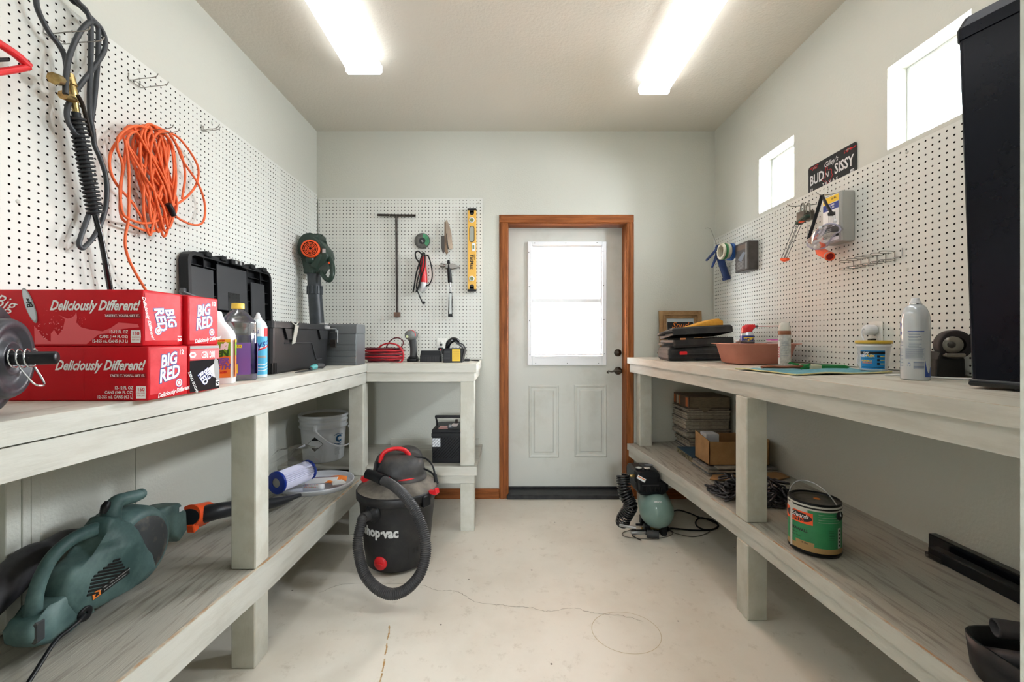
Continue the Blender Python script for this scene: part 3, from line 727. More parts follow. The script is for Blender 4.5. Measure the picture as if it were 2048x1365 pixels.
        p.text('BIG RED', .026, WHITEI, EM @ tr(.012, h * .3, .0003), 0, .03, sx=.6, rot=PI, out=.0006); p.text('0', .034, WHITEI, EM @ tr(-.05, h * .3, .0003), 0, .04, rot=1.57, out=.0006)
        p.poly([(.0, -.006), (.05, .022), (.052, -.035), (.03, -.03)], mat('can_silver', 'c6cbd2', .3, .6), EM @ tr(.006, .0, .0003)); p.poly([(.012 * math.cos(a), .036 * math.sin(a)) for a in [2 * PI * i / 24 for i in range(24)]], LGREY, EM @ tr(.05, -.008, .0005) @ rz(.15))
        splash(p, EM, .004, -.03, .036, REDI, 9, 14); logo(p, EM @ tr(.0, -.024, .0006), .028, -.9, .2)
        p.text('ZERO SUGAR', .012, WHITEI, EM @ tr(-.05, -.038, .0003), 0, .02, rot=-1.1, out=.0006); p.text('12', .022, WHITEI, EM @ tr(.052, -.048, .0003), 0, .05, rot=-1.57, out=.0006)
    t.part('print', p, 'printed white lettering and splashes')
    return t
ZB = LT + .0005
carton('red soda twelve-pack, lower front of the four, mostly behind the dumbbell', -.905, 1.083, ZB, .137, .135)
carton('red soda twelve-pack, upper front one, its end lettering turned on its side', -.918, 1.083, ZB + .1375, .143, .135, endrot=-1.3)
carton('black-ended zero sugar soda twelve-pack under a red one', -.903, 1.2205, ZB, .137, .128, zero=True, front=False)
carton('red soda twelve-pack sitting on the zero sugar one, behind the front stack', -.907, 1.2205, ZB + .1375, .143, .128, front=False)

# ---- dumbbell with iron plates
CAST = mat('vinyl_weight_plate', '3b3a40', .38, col2='2a2a2f', ns=8, bump=.05, bs=150)
e = Vector((-.925, .885, 1.152)); ax = Vector((-.9, -.44, 0)).normalized()      # from the end inwards
t = Thing('dumbbell', 'dark weight plates on a short bar with a wire spring collar', 'dumbbell', (-1.1, .8, LT))
M = frame(e, Vector((0, 0, 1)), ax.cross(Vector((0, 0, 1)))) ; 
if (M.to_3x3() @ Vector((0, 0, 1))).dot(ax) < 0: M = frame(e, Vector((0, 0, 1)), -ax.cross(Vector((0, 0, 1))))
t.part('bar', MB().lathe([(.0005, 0), (.011, 0), (.0135, .002), (.0135, .42), (.0005, .42)], mat('black_bar', '1a1a1e', .35, .5), M, 20))
def plate(r, z0, th, lab):
    m = MB()
    m.lathe([(.014, z0 + .008), (.026, z0 + .008), (.030, z0 + .002), (.034, z0 + .003), (.036, z0 + .010), (r * .74, z0 + .010), (r * .78, z0 + .0), (r * .95, z0), (r, z0 + .006), (r, z0 + th - .006), (r * .95, z0 + th), (.014, z0 + th)], CAST, M, 48)
    for k in range(4):
        a = PI / 4 + k * PI / 2; m.disc(.0055, BLACKI, M @ tr(r * .60 * math.cos(a), r * .60 * math.sin(a), z0 + .0094) @ rx(PI), 12)
    t.part('weight_plate', m, lab)
plate(.079, .062, .036, 'small grey weight plate'); plate(.1165, .099, .045, 'large grey weight plate'); plate(.1165, .145, .045, 'large grey weight plate')
cl = MB(); cl.tube([M @ Vector((.0185 * math.cos(a), .0185 * math.sin(a), .034 + .0018 * a)) for a in [i * PI / 6 for i in range(0, 40)]], .0021, CHROME, 6, 1)
cl.tube([M @ Vector(v) for v in ((-.018, .0, .034), (-.050, .010, .024), (-.056, .0, .022), (-.050, -.014, .030), (-.018, -.014, .05))], .0019, CHROME, 6, 3)
t.part('spring_collar', cl, 'bright wire spring collar')
# bottle jug with green and orange label
t = Thing('cleaner_jug', 'white cleaner jug with green and orange label, half hidden by the cartons', 'cleaner jug', (-1.033, 1.498, LT))
J = tr(-1.033, 1.498, ZB) @ rz(.5)
body = MB(); w, d = .073, .044
def rr(w, d, z, p=4, n=40):
    out = []
    for i in range(n):
        a = 2 * PI * i / n; ca, sa = math.cos(a), math.sin(a); k = (abs(ca) ** p + abs(sa) ** p) ** (-1 / p); out.append((w * ca * k, d * sa * k, z))
    return out
JW = mat('white_jug_plastic', 'f0f1f2', .3)
def rrx(w, d, z, cx, p=4): return [(x + cx, y, z) for x, y, z in rr(w, d, z, p)]
def rl(l, r_, d, z, p=4): return rrx((r_ - l) / 2, d, z, (l + r_) / 2, p)
body.loft([rl(-.069, .069, d - .004, 0), rl(-.073, .073, d, .004), rl(-.073, .073, d, .168), rl(-.073, .068, d, .182), rl(-.073, .040, d - .006, .219), rl(-.073, .031, d - .012, .25), rl(-.072, .004, .022, .258, 3), rl(-.068, -.032, .018, .262, 2), rl(-.068, -.032, .018, .268, 2)], JW, M=J)
t.part('bottle', body)
t.part('cap', MB().lathe([(.020, .264), (.020, .282), (.017, .285), (.0005, .285)], WHITEP, J @ tr(-.050, 0, 0), 24, cap=(True, False)))
lb = MB(); FM = J @ frame((0, -d - .0005, 0), (1, 0, 0), (0, 0, 1)); RM = J @ frame((w + .0006, 0, 0), (0, 1, 0), (0, 0, 1))
for Q, hw_ in ((FM, w - .012), (RM, d - .010)):
    lb.quad(2 * hw_, .132, ORANGEI, Q @ tr(0, .088, 0)); lb.quad(2 * hw_, .048, GREENI, Q @ tr(0, .121, .0003)); lb.quad(2 * hw_, .010, YELLOWI, Q @ tr(0, .149, .0005))
lb.text('HEAVY DUTY CLEANER', .0085, REDI, FM, .2, .03, u0=.0, v0=.149, out=.001); lb.text('MEAN', .03, WHITEI, FM, .2, .05, u0=.012, v0=.124, out=.001, rot=.08); lb.text('GREEN', .030, mat('dark_green_ink', '1e5a1c', .5), FM, .2, .05, u0=.008, v0=.102, out=.001, rot=.08)
lb.text('SUPER', .026, PURPLEI, FM, .25, .05, u0=.02, v0=.078, out=.001, rot=.06); lb.text('STRENGTH', .024, PURPLEI, FM, .25, .05, u0=.005, v0=.056, out=.001, rot=.06, sx=.9); lb.text('CLEANER & DEGREASER', .0095, REDI, FM, .2, .04, u0=0, v0=.038, out=.001, rot=.06)
lb.poly([(.03, .12), (.045, .145), (.052, .143), (.042, .118)], WHITEI, FM, .0012)
t.part('label_print', lb, 'green, yellow and orange label')
# clear jug with purple liquid
t = Thing('cleaner_jug', 'clear jug of purple cleaner with a yellow cap', 'cleaner jug', (-1.0, 1.615, LT))
J = tr(-1.016, 1.622, ZB) @ rz(.5); w, d = .063, .044
LIQ = mat('purple_liquid', '3d3a78', .25, col2='4a4690', ns=5); CJ = glass_mat('jug_plastic', (.85, .87, .90), .22, .12)
t.part('liquid', MB().loft([rr(w - .004, d - .004, .003, 3), rr(w - .002, d - .002, .01, 3), rr(w - .002, d - .002, .168, 3)], LIQ, M=J), 'purple liquid')
R = [rr(w - .003, d - .003, 0, 3), rr(w, d, .006, 3), rr(w, d, .175, 3)]
for z in (.18, .188, .196, .204, .212): R += [rr(w - .002, d - .002, z, 3), rr(w - .0005, d - .0005, z + .004, 3)]
R += [rr(w - .004, d - .003, .22, 3), rr(w - .018, d - .012, .238, 2.6), rr(.032, .030, .254, 2.2), rr(.019, .019, .262, 2), rr(.018, .018, .275, 2)]
t.part('bottle', MB().loft(R, CJ, M=J), 'clear ribbed plastic')
t.part('cap', MB().lathe([(.0215, .268), (.0215, .287), (.020, .289), (.0005, .289)], YELLOWP, J, 28, cap=(True, False)), 'yellow cap')
lb = MB()
for Q, hw_ in ((J @ frame((0, -d - .0007, 0), (1, 0, 0), (0, 0, 1)), w - .02), (J @ frame((w + .0008, 0, 0), (0, 1, 0), (0, 0, 1)), d - .014)):
    lb.quad(2 * hw_, .118, PURPLEI, Q @ tr(0, .082, 0))
Q = J @ frame((0, -d - .0012, 0), (1, 0, 0), (0, 0, 1))
lb.quad(.05, .012, YELLOWI, Q @ tr(-.01, .128, .0004)); lb.text('FORMULA', .009, mat('brown_ink', '7b3b1e', .5), Q, 0, .02, u0=-.008, v0=.128, out=.0008)
lb.quad(.045, .034, YELLOWI, Q @ tr(-.02, .045, .0004)); lb.text('64 FL OZ', .007, BLUEI, Q, u0=-.02, v0=.05, out=.0008)
Q2 = J @ frame((w + .0013, 0, 0), (0, 1, 0), (0, 0, 1)); lb.disc(.011, WHITEI, Q2 @ tr(.006, .117, .0004), 20); lb.disc(.006, SKYI, Q2 @ tr(.006, .126, .0008), 16)
for i in range(12): lb.quad(.05, .0012, mat('label_text_dark', '4c3570', .5), Q2 @ tr(0, .088 - i * .005, .0004))
t.part('label_print', lb, 'purple label')
# disinfectant spray can
t = Thing('spray_can', 'light blue disinfectant spray can between purple jug and black chest', 'spray can', (-.975, 1.76, LT))
c0 = (-1.012, 1.745); r = .033
body = MB(); CAN = mat('sky_can', 'e4f0f6', .3, .1)
body.lathe([(.0005, 0), (.031, 0), (r, .003), (r, .205), (.031, .208), (.031, .211), (.024, .226), (.016, .232), (.015, .234)], CAN, tr(*c0, ZB), 36)
t.part('can_body', body)
t.part('nozzle', MB().lathe([(.0145, .232), (.014, .240), (.010, .243), (.006, .258), (.0005, .262)], WHITEP, tr(*c0, ZB), 20))
wp = cylwrap(c0[0], c0[1], ZB, r, math.atan2(-c0[1], -c0[0]) + .25); lb = MB()
lb.wrap_rect(-.05, .05, .012, .165, SKYI, wp, 28); lb.wrap_rect(-.045, .0, .165, .2, WHITEI, wp, 12); lb.wrap_rect(.014, .045, .165, .198, REDI, wp, 10, .0005)
lb.text('KILLS', .009, BLUEI, None, 0, .03, u0=-.016, v0=.187, wrap=wp, out=.0008); lb.text('OVER', .009, BLUEI, None, 0, .03, u0=-.016, v0=.178, wrap=wp, out=.0008)
lb.text('Lysol', .044, BLUEI, None, .35, .01, u0=.006, v0=.134, wrap=wp, out=.001, rot=.3)
lb.wrap_rect(-.028, .04, .1, .107, REDI, lambda u, v, o: wp(u, v + (u + .028) * .35, o), 16, .0008); lb.wrap_rect(-.028, .04, .107, .111, WHITEI, lambda u, v, o: wp(u, v + (u + .028) * .35, o), 16, .0009)
lb.wrap_rect(-.01, .025, .078, .088, LGREY, wp, 10, .0008)
for k in range(3): lb.wrap_rect(-.03, .035, .05 - k * .012, .053 - k * .012, WHITEI, lambda u, v, o: wp(u, v + 8 * (u - .004) ** 2, o), 16, .0008)
t.part('label_print', lb, 'blue, white and red label')

# ---- black rolling tool chest with its lid open against the wall
t = Thing('tool_chest', 'big black tool chest, lid open upright against the left pegboard', 'tool chest', (-1.19, 2.14, LT))
X1, X0, Y0, Y1, H = -1.012, -1.335, 1.835, 2.475, .232
m = MB()
def rrect(x0, x1, y0, y1, r, z, n=5):
    out = []
    for cx, cy, a0 in ((x1 - r, y1 - r, 0), (x0 + r, y1 - r, PI / 2), (x0 + r, y0 + r, PI), (x1 - r, y0 + r, 1.5 * PI)):
        for i in range(n + 1):
            a = a0 + PI / 2 * i / n; out.append((cx + r * math.cos(a), cy + r * math.sin(a), z))
    return out
zb = ZB
ou = [rrect(X0 + .02, X1 - .014, Y0 + .02, Y1 - .02, .035, zb), rrect(X0 + .014, X1 - .01, Y0 + .012, Y1 - .012, .04, zb + .008), rrect(X0 + .01, X1 - .006, Y0 + .008, Y1 - .008, .04, zb + H - .03), rrect(X0 + .0, X1 + .004, Y0, Y1, .04, zb + H - .028), rrect(X0, X1 + .004, Y0, Y1, .04, zb + H),
      rrect(X0 + .012, X1 - .008, Y0 + .012, Y1 - .012, .034, zb + H), rrect(X0 + .018, X1 - .014, Y0 + .018, Y1 - .018, .03, zb + .012)]
m.loft(ou, BLACK, False, (True, True)); t.part('bin', m)
m = MB()   # raised panel line, corner feet ribs and brackets on the long side
fx_ = X1 - .0065
P = [Vector((fx_, y, z)) for y, z in ((Y0 + .13, zb + .135), (Y0 + .40, zb + .135), (Y0 + .455, zb + .045), (Y0 + .52, zb + .045))]
for a, b in zip(P, P[1:]): m.tube([a, b], .003, DKGREY, 6, 1)
for k in range(4): m.box(fx_ - .002, fx_ + .006, Y0 + .018 + k * .011, Y0 + .024 + k * .011, zb + .003, zb + .05, BLACK, .001)
for yy in (Y0 + .17, Y0 + .52):
    m.prism([(-.055, 0), (.055, 0), (.03, -.05), (-.03, -.05)], .012, BLACK, frame((fx_ + .004, yy, zb + H - .03), (0, 1, 0), (0, 0, 1)), .001)
t.part('ribs', m)
for yy, lng in ((Y0 + .20, .095), (Y0 + .555, .035)):
    m = MB(); ALU = mat('pale_latch', 'c9c8bf', .4, .3)
    if lng > .05:
        m.tube([(fx_ + .012, yy - .035, zb + H + .004), (fx_ + .016, yy, zb + H - .012), (fx_ + .012, yy + .035, zb + H + .004)], .003, ALU, 6, 4)
        m.prism([(-.017, 0), (.017, 0), (.013, -.085), (-.017, -.09)], .004, ALU, frame((fx_ + .022, yy, zb + H - .014), (0, 1, 0), (0.18, 0, 1)), .001)
    else: m.box(fx_ + .004, fx_ + .022, yy - .03, yy + .03, zb + H - .024, zb + H - .004, LGREY, .004); m.box(fx_ - .02, fx_ + .012, yy - .02, yy + .02, zb + H, zb + H + .01, LGREY, .003)
    t.part('latch', m, 'pale metal latch')
# lid: local x along Y, local y up, local z to the aisle
LW, LH = .648, .325
lid = Thing.part
LM = frame((-1.352, 1.832, zb + H - .02), (0, 1, 0), (-.03, 0, 1))
m = MB()
def ringp(d, z, r=.045): return [(x, y, z) for x, y, _ in rrect(d, LW - d, d, LH - d, max(r - d, .008), 0)]
m.loft([ringp(.012, -.05), ringp(0, -.04), ringp(0, .0), ringp(.018, .0), ringp(.018, -.038)], BLACK, False, (True, True), M=LM)
lidm = t.part('lid', m)
m = MB()
for x in (.105, .20, .425, .545): m.box(x - .002, x + .002, .02, LH - .02, -.038, -.006, BLACK, M=LM)
for y in (.03, .06, .14, .2, .27): m.box(.02, LW - .02, y - .0015, y + .0015, -.038, -.012, BLACK, M=LM)
m.box(.022, .165, .0, LH - .065, -.012, -.005, DKGREY, .002, M=LM); m.box(.19, .42, .08, LH - .03, -.012, -.005, DKGREY, .002, M=LM)
m.box(.265, .355, .075, .17, -.013, -.0035, BLACKG, .001, M=LM); m.box(.455, .58, .03, .245, -.012, -.003, DKGREY, .003, M=LM)
m.box(.47, .53, .01, .06, -.012, -.003, DKGREY, .002, M=LM); m.box(.262, .36, .02, .055, -.03, -.01, DKGREY, .002, M=LM)
t.part('lid_compartments', m, None, lidm)
for x in (.1, .205, .44, .55): t.part('hinge_lug', MB().box(x, x + .035, LH - .012, LH + .012, -.03, .012, BLACK, .003, M=LM), None, lidm)
m = MB()
m.box(.27, .37, LH - .018, LH + .008, -.02, .016, BLACK, .003, M=LM)
for x in (.295, .33): m.box(x, x + .016, LH - .012, LH + .003, .0155, .018, LGREY, .001, M=LM)
t.part('lid_clasp', m, None, lidm)
t.part('side_clip', MB().box(-.012, .004, .08, .16, -.035, -.01, GREY, .004, M=LM), None, lidm)

# teal-handled putty knife lying on the bench edge
t = Thing('putty_knife', 'knife with a black blade and teal handle in front of the black chest', 'knife', (-.96, 2.15, LT))
K = frame((-.955, 1.93, ZB + .004), (-.02, 1, 0), (-1, 0, .0))
TEALP = mat('teal_grip', '4c9d9f', .4)
t.part('blade', MB().prism([(0, 0), (.10, .012), (.16, .012), (.16, -.010), (.08, -.012)], .003, DKGREY, K))
m = MB(); m.tube([K @ Vector(v) for v in ((.15, 0, .004), (.19, .002, .010), (.24, .0, .014), (.29, -.004, .012), (.31, -.004, .010))], [.006, .011, .013, .014, .006], DKGREY, 12, 5); h = t.part('handle', m)
t.part('handle_sleeve', MB().tube([K @ Vector(v) for v in ((.165, 0, .007), (.19, .002, .0105), (.215, .0, .0125))], [.009, .0125, .0145], TEALP, 12, 4), 'teal sleeve', h)

# ---- grey steel toolbox
t = Thing('steel_toolbox', 'grey steel toolbox with ridged front behind the black chest', 'toolbox', (-1.08, 2.6, LT))
GST = mat('hammered_grey', '7c8083', .4, .6, bump=.1, bs=180)
x0, x1, ya, yb = -1.30, -.882, 2.505, 2.66
m = MB(); m.box(x0, x1, ya, yb, ZB, ZB + .185, GST, .003)
for k in range(4):
    z = ZB + .02 + k * .034; m.prism([(-.21, -.001), (.21, -.001), (.21, .0), (-.21, .0)], .02, GST, tr((x0 + x1) / 2, ya - .0, z)) if False else m.box(x0 + .01, x1 - .004, ya - .0035, ya, z, z + .026, GST, .0015)
t.part('box_body', m)
prof = [(ya - .002, .185), (ya - .002, .232), (ya + .012, .240), (yb - .012, .240), (yb + .001, .232), (yb + .001, .185)]
t.part('lid', MB().loft([[(x, y, ZB + z) for y, z in prof] for x in (x0 - .001, x1 + .001)], GST, False))
t.part('latch', MB().box(-1.035, -.985, ya - .012, ya - .002, ZB + .13, ZB + .205, STEEL, .003).box(-1.03, -.99, ya - .022, ya - .012, ZB + .19, ZB + .214, STEEL, .003).box(-1.027, -.993, ya - .02, ya - .01, ZB + .105, ZB + .15, IRON, .002), 'rusty steel latch')

# ---- return bench items
t = Thing('jumper_cable', 'coiled red and black cable next to the grey toolbox', 'cable', (-.8, 2.87, LT))
REDC = mat('red_cable', 'b3202b', .42); DRC = mat('maroon_cable', '571c24', .45)
m = MB(); m2 = MB(); c = Vector((-.83, 2.88, ZB)); r_ = random.Random(4)
for k in range(13):
    R0 = .085 + .04 * r_.random(); z = .0075 + k * .0068
    pts = [c + Vector((R0 * 1.1 * math.cos(a) + r_.uniform(-.004, .004), R0 * .95 * math.sin(a), z + r_.uniform(-.002, .003))) for a in [2 * PI * i / 14 for i in range(14)]]
    (m if k % 3 else m2).tube(pts, .0052, REDC if k % 3 else DRC, 7, 3, closed=True)
def Wp(x, y, Y): return W(x, y, Y)
m.tube([Wp(752, 704, 2.82), Wp(762, 692, 2.81), Wp(778, 687, 2.8), Wp(795, 691, 2.8), Wp(805, 703, 2.8), Wp(807, 715, 2.8), Wp(802, 724, 2.8), Wp(790, 727, 2.8), Wp(765, 728, 2.78)], .0055, REDC, 8, 5)
m2.tube([Wp(771, 704, 2.84), Wp(774, 692, 2.83), Wp(783, 680, 2.82), Wp(795, 676, 2.82), Wp(805, 681, 2.82), Wp(806, 689, 2.82), Wp(798, 697, 2.82), Wp(782, 701, 2.83), Wp(776, 702, 2.84)], .0042, DRC, 8, 5)
t.part('red_strand', m); t.part('dark_strand', m2, 'maroon black strand')
t = Thing('cordless_drill', 'grey cordless tool standing on its base, seen from behind', 'power tool', (-.615, 2.9, LT))
c = Vector((-.643, 2.93, ZB)); DG = mat('tool_grey', '3d3f40', .5)
m = MB(); HM = frame(c + Vector((-.012, -.06, .178)), (1, 0, 0), (0, 0, 1))
m.lathe([(.0005, .022), (.016, .022), (.026, .016), (.0335, 0), (.034, -.05), (.031, -.12), (.018, -.13), (.016, -.16), (.0005, -.16)], mat('grey_motor_case', '6c6e6c', .5), HM, 28); hd = t.part('motor_case', m)
t.part('indicator', MB().disc(.009, mat('pale_green_dot', 'c9d5a8', .4), HM @ tr(-.012, -.01, .0225), 16), 'pale green dot', hd)
m = MB(); m.tube([c + Vector(v) for v in ((-.004, -.01, .15), (.002, -.008, .09), (.002, -.005, .04), (0, -.005, .015))], [.020, .019, .02, .026], DG, 14, 5, flat=(1.25, .95)); t.part('grip', m)
t.part('battery_base', MB().box(c.x - .036, c.x + .032, c.y - .045, c.y + .045, ZB, ZB + .022, BLACK, .006, seg=2).box(c.x - .028, c.x + .026, c.y - .035, c.y + .035, ZB + .022, ZB + .034, BLACK, .005, seg=2))
t.part('red_trim', MB().tube([HM @ Vector((.034 * math.cos(a), .034 * math.sin(a), -.02)) for a in [math.radians(q) for q in range(-10, 130, 14)]], .003, REDP, 6, 1), 'red trim', hd)
t = Thing('battery_case', 'low black ribbed plastic block on the corner bench', 'case', (-.5, 2.9, LT))
xa, xb = BX(839.5, 2.88), BX(882, 2.88)
m = MB(); m.loft([rrect(xa, xb, 2.88, 2.96, .006, ZB, 2), rrect(xa, xb, 2.88, 2.96, .006, ZB + .036, 2), rrect(xa + .006, xb - .008, 2.886, 2.955, .006, ZB + .074, 2)], BLACK, False)
for k in range(16): m.box(xa + .012 + k * .0075, xa + .015 + k * .0075, 2.8785, 2.8805, ZB + .004, ZB + .034, DKGREY)
t.part('case_body', m)
t.part('case_seam', MB().box(xa - .001, xb + .001, 2.8785, 2.9615, ZB + .037, ZB + .041, DKGREY))
t = Thing('battery_charger', 'black slotted charger with yellow warning label and a clipped-on plug', 'charger', (-.37, 2.8, LT))
xa, xb, ya = BX(886, 2.78), BX(924, 2.78), 2.78
m = MB(); m.loft([rrect(xa, xb + .002, ya, ya + .14, .008, ZB, 3), rrect(xa, xb, ya, ya + .14, .008, ZB + .012, 3), rrect(xa - .001, xb + .016, ya, ya + .14, .01, ZB + .085, 3), rrect(xa + .004, xb + .01, ya + .006, ya + .13, .01, ZB + .092, 3)], BLACK, False)
for k in range(7): m.box(xa + .004, xa + .044, ya - .001, ya + .004, ZB + .016 + k * .009, ZB + .0195 + k * .009, DKGREY)
t.part('charger_body', m)
FMc = frame((xa + .085, ya - .0015, ZB + .048), (1, 0, 0), (0, .02, 1)); m = MB(); m.quad(.052, .076, YELLOWI, FMc)
for k in range(10): m.quad(.042, .0016, mat('brown_ink', '7b3b1e', .5), FMc @ tr(0, .03 - k * .0066, .0006))
t.part('warning_label', m, 'yellow label')
m = MB(); m.tube([(xa + .02, ya + .05, ZB + .09), (xa + .03, ya + .045, ZB + .125), (xa + .055, ya + .045, ZB + .146), (xa + .085, ya + .05, ZB + .145), (xa + .10, ya + .05, ZB + .13)], [.014, .018, .018, .013, .006], BLACKG, 10, 5)
m.tube([(xa + .075, ya + .045, ZB + .135), (xa + .10, ya + .045, ZB + .115), (xa + .125, ya + .05, ZB + .095)], .006, GREY, 8, 4); m.tube([(xa + .085, ya + .04, ZB + .13), (xa + .12, ya + .04, ZB + .118), (xa + .14, ya + .05, ZB + .092)], .004, DKGREY, 8, 4)
t.part('charger_clip', m)
single('plug', MB().box(-.30, -.262, 2.95, 2.975, ZB, ZB + .016, BLACK, .004).tube([(-.262, 2.96, ZB + .008), (-.235, 2.955, ZB + .005), (-.2, 2.95, ZB + .004)], .0035, BLACK, 8, 5).tube([(-.312, 2.96, ZB + .012), (-.30, 2.96, ZB + .01)], .003, STEEL, 6, 1), 'small black plug lying right of the charger', 'plug', (-.27, 2.96, ZB))
def outlet(M, label, group=None):
    loc = M.translation; t = Thing('wall_outlet', label, 'outlet', loc)
    t.part('cover_plate', MB().box(-.035, .035, -.057, .057, 0, .005, mat('ivory_plate', 'e3e2dc', .4), .002, M=M))
    m = MB()
    for s_ in (-1, 1):
        m.lathe([(.0165, .005), (.0165, .0065), (.0005, .0066)], mat('ivory_plate', 'e3e2dc', .4), M @ tr(0, .0195 * s_, 0), 20)
        for dx, hh in ((-.0065, .008), (.0065, .0065)): m.box(dx - .001, dx + .001, .0195 * s_ - hh / 2 + .002, .0195 * s_ + hh / 2 + .002, .0062, .0072, BLACKI, M=M)
        m.box(-.002, .002, .0195 * s_ - .010, .0195 * s_ - .006, .0062, .0072, BLACKI, M=M)
    m.lathe([(.003, .005), (.003, .0068), (.0004, .007)], STEEL, M, 10)
    t.part('sockets', m)
    return t
p = W(883.5, 692, pgy - .001); OM = frame((p.x, pgy - .0008, p.z + .0), (1, 0, 0), (0, 0, 1)); outlet(OM, 'ivory wall outlet on the back pegboard behind the charger')
t = Thing('power_adapter', 'small black and red adapter plugged into the back wall outlet', 'adapter', (p.x, pgy, p.z))
m = MB(); m.box(p.x - .019, p.x + .017, pgy - .055, pgy - .0095, p.z - .062, p.z - .012, BLACK, .006, seg=2); m.box(p.x - .012, p.x + .010, pgy - .045, pgy - .012, p.z - .075, p.z - .06, GREY, .003); m.box(p.x - .008, p.x + .006, pgy - .042, pgy - .0095, p.z + .0, p.z + .016, BLACK, .003)
t.part('adapter_body', m)
t.part('red_stripe', MB().quad(.007, .032, REDI, frame((p.x - .001, pgy - .0555, p.z - .037), (1, 0, 0), (0, 0, 1))), 'red stripe')
# ================================================================== LEFT WALL
def wire_hook(label, base, n, lng=.09, gap=.0254, up=(0, 0, 1), tip=.012, group='empty wire pegboard hooks', loc=None):
    """double-prong wire peg hook fixed at base, sticking out along n"""
    b = Vector(base); n = Vector(n).normalized(); up = Vector(up); s = n.cross(up).normalized()
    m = MB()
    for k in (-.5, .5):
        o = b + s * gap * k
        m.tube([o + up * .024 + n * -.003, o + up * .024 + n * .003, o + n * .004, o + n * lng * .5 + up * .003, o + n * lng + up * .006, o + n * (lng + tip) + up * (.006 + tip)], .0017, WIRE, 6, 3)
    m.tube([b + s * gap * -.5 + n * .0045, b + s * gap * .5 + n * .0045], .0017, WIRE, 6, 1)
    m.tube([b + s * gap * -.5 + n * .02, b + s * gap * .5 + n * .02], .0017, WIRE, 6, 1)
    return single('peg_hook', m, label, 'hook', b, group)
PX = PGX + .0005
def LW_(x, y, X=PX + .012): return WX(x, y, X)
wire_hook('empty double wire hook on the left pegboard, right of the black hose', LW_(268, 168, PX), (1, 0, .05), .10, .05)
wire_hook('faint empty wire hook on the left pegboard above the tool chest', LW_(404, 262, PX), (1, 0, .05), .07, .012)
wire_hook('thin wire hook the black hose loops hang from', LW_(103, 78, PX), (1, 0, .03), .13, .045)

t = Thing('washer_hose', 'grey-black hose loops with brass valve, spring guard and long wand', 'hose', WX(160, 200, PX))
def hx(pts, X0, X1=None):
    X1 = X0 if X1 is None else X1; n = len(pts) - 1
    return [WX(x, y, X0 + (X1 - X0) * i / n) for i, (x, y) in enumerate(pts)]
hm = MB()
A = [(72, -60), (70, -25), (72, 0), (76, 20), (88, 46), (101, 68), (119, 92), (129, 112), (133, 135), (136, 158)]
B = [(140, -40), (154, 0), (172, 20), (181, 45), (182, 80), (181, 132), (179, 198), (181, 237), (186, 262), (189, 290), (200, 316), (211, 350), (214, 388), (208, 430), (190, 470), (172, 492), (163, 497), (158, 488), (163, 470), (170, 450), (178, 428)]
C = [(125, -30), (143, 0), (160, 12), (182, 35), (202, 57), (211, 81), (207, 105), (187, 136), (163, 167), (143, 196), (134, 220), (136, 242), (146, 260), (165, 280)]
D = [(131, 188), (132, 154), (138, 116), (152, 79), (167, 55), (182, 44), (195, 54), (197, 75), (196, 110), (193, 154), (188, 205), (182, 245)]
hm.tube(hx(A, -1.372), .0072, HOSEM, 10, 7); hm.tube(hx(B, -1.360, -1.372), .0072, HOSEM, 10, 7); hm.tube(hx(C, -1.385, -1.352), .0072, HOSEM, 10, 7); hm.tube(hx(D, -1.335, -1.392), .0075, HOSEM, 10, 7)
hm.tube(hx([(72, -60), (90, -95), (120, -75), (140, -40)], -1.372, -1.36), .0072, HOSEM, 10, 6)
t.part('hose', hm)
br = MB(); g = hx([(137, 155), (143, 176), (148, 200), (153, 226)], -1.358)
br.tube(g, [.011, .013, .014, .010, .009], BRASS, 12, 4); a = WX(130, 163, -1.35); b = WX(108, 157, -1.33)
br.cyl(a, b, .012, BRASS, n=10); c = WX(118, 160, -1.34); br.cyl(c, b + (b - c) * .1, .0165, BRASS, n=8)
br.cyl(WX(125, 190, -1.345), WX(150, 200, -1.36), .013, BRASS, n=8); br.cyl(WX(146, 172, -1.35), WX(140, 150, -1.36), .011, BRASS, n=10)
t.part('brass_valve', br, 'brass valve and fittings')
t.part('trigger_lever', MB().tube(hx([(155, 190), (164, 207), (172, 235), (182, 274)], -1.335, -1.35), .0045, IRON, 6, 4, flat=(.4, 1.5)), 'flat steel lever')
s0, s1 = WX(153, 233, -1.355), WX(190, 427, -1.36)
cm = MB(); d = (s1 - s0); dn = d.normalized(); ua = dn.orthogonal().normalized(); ub = dn.cross(ua); N = 23
cm.tube([s0 + d * (i / (N * 12)) + (ua * math.cos(2 * PI * i / 12) + ub * math.sin(2 * PI * i / 12)) * .0185 for i in range(N * 12 + 1)], .0042, RUBBER, 7, 1)
cm.cyl(s0 - dn * .012, s1 + dn * .006, .0115, RUBBER, n=12)
t.part('spring_guard', cm, 'black spiral spring guard')
wm = MB(); wm.tube([s1 + dn * .002, WX(205, 492, -1.365), WX(218, 566, -1.37), WX(235, 650, -1.375), WX(243, 690, -1.376)], .0085, BLACKG, 12, 4)
t.part('wand', wm, 'glossy black wand')

t = Thing('saw_frame', 'red-framed hand tool cut off by the picture edge, hung on left pegboard', 'hand tool', WX(10, 110, -1.37))
m = MB(); m.tube([WX(-60, 48, -1.36), WX(-10, 82, -1.36), (WX(30, 108, -1.36)), WX(58, 133, -1.36)], .011, REDP, 8, 4, flat=(1, 1)); m.tube([WX(57, 134, -1.36), WX(20, 141, -1.36), WX(-60, 152, -1.36)], .009, REDP, 8, 3)
t.part('frame', m); t.part('inner_bar', MB().tube([WX(-60, 122, -1.368), WX(16, 119, -1.368)], .005, BLACK, 8, 1), 'dark inner bar')

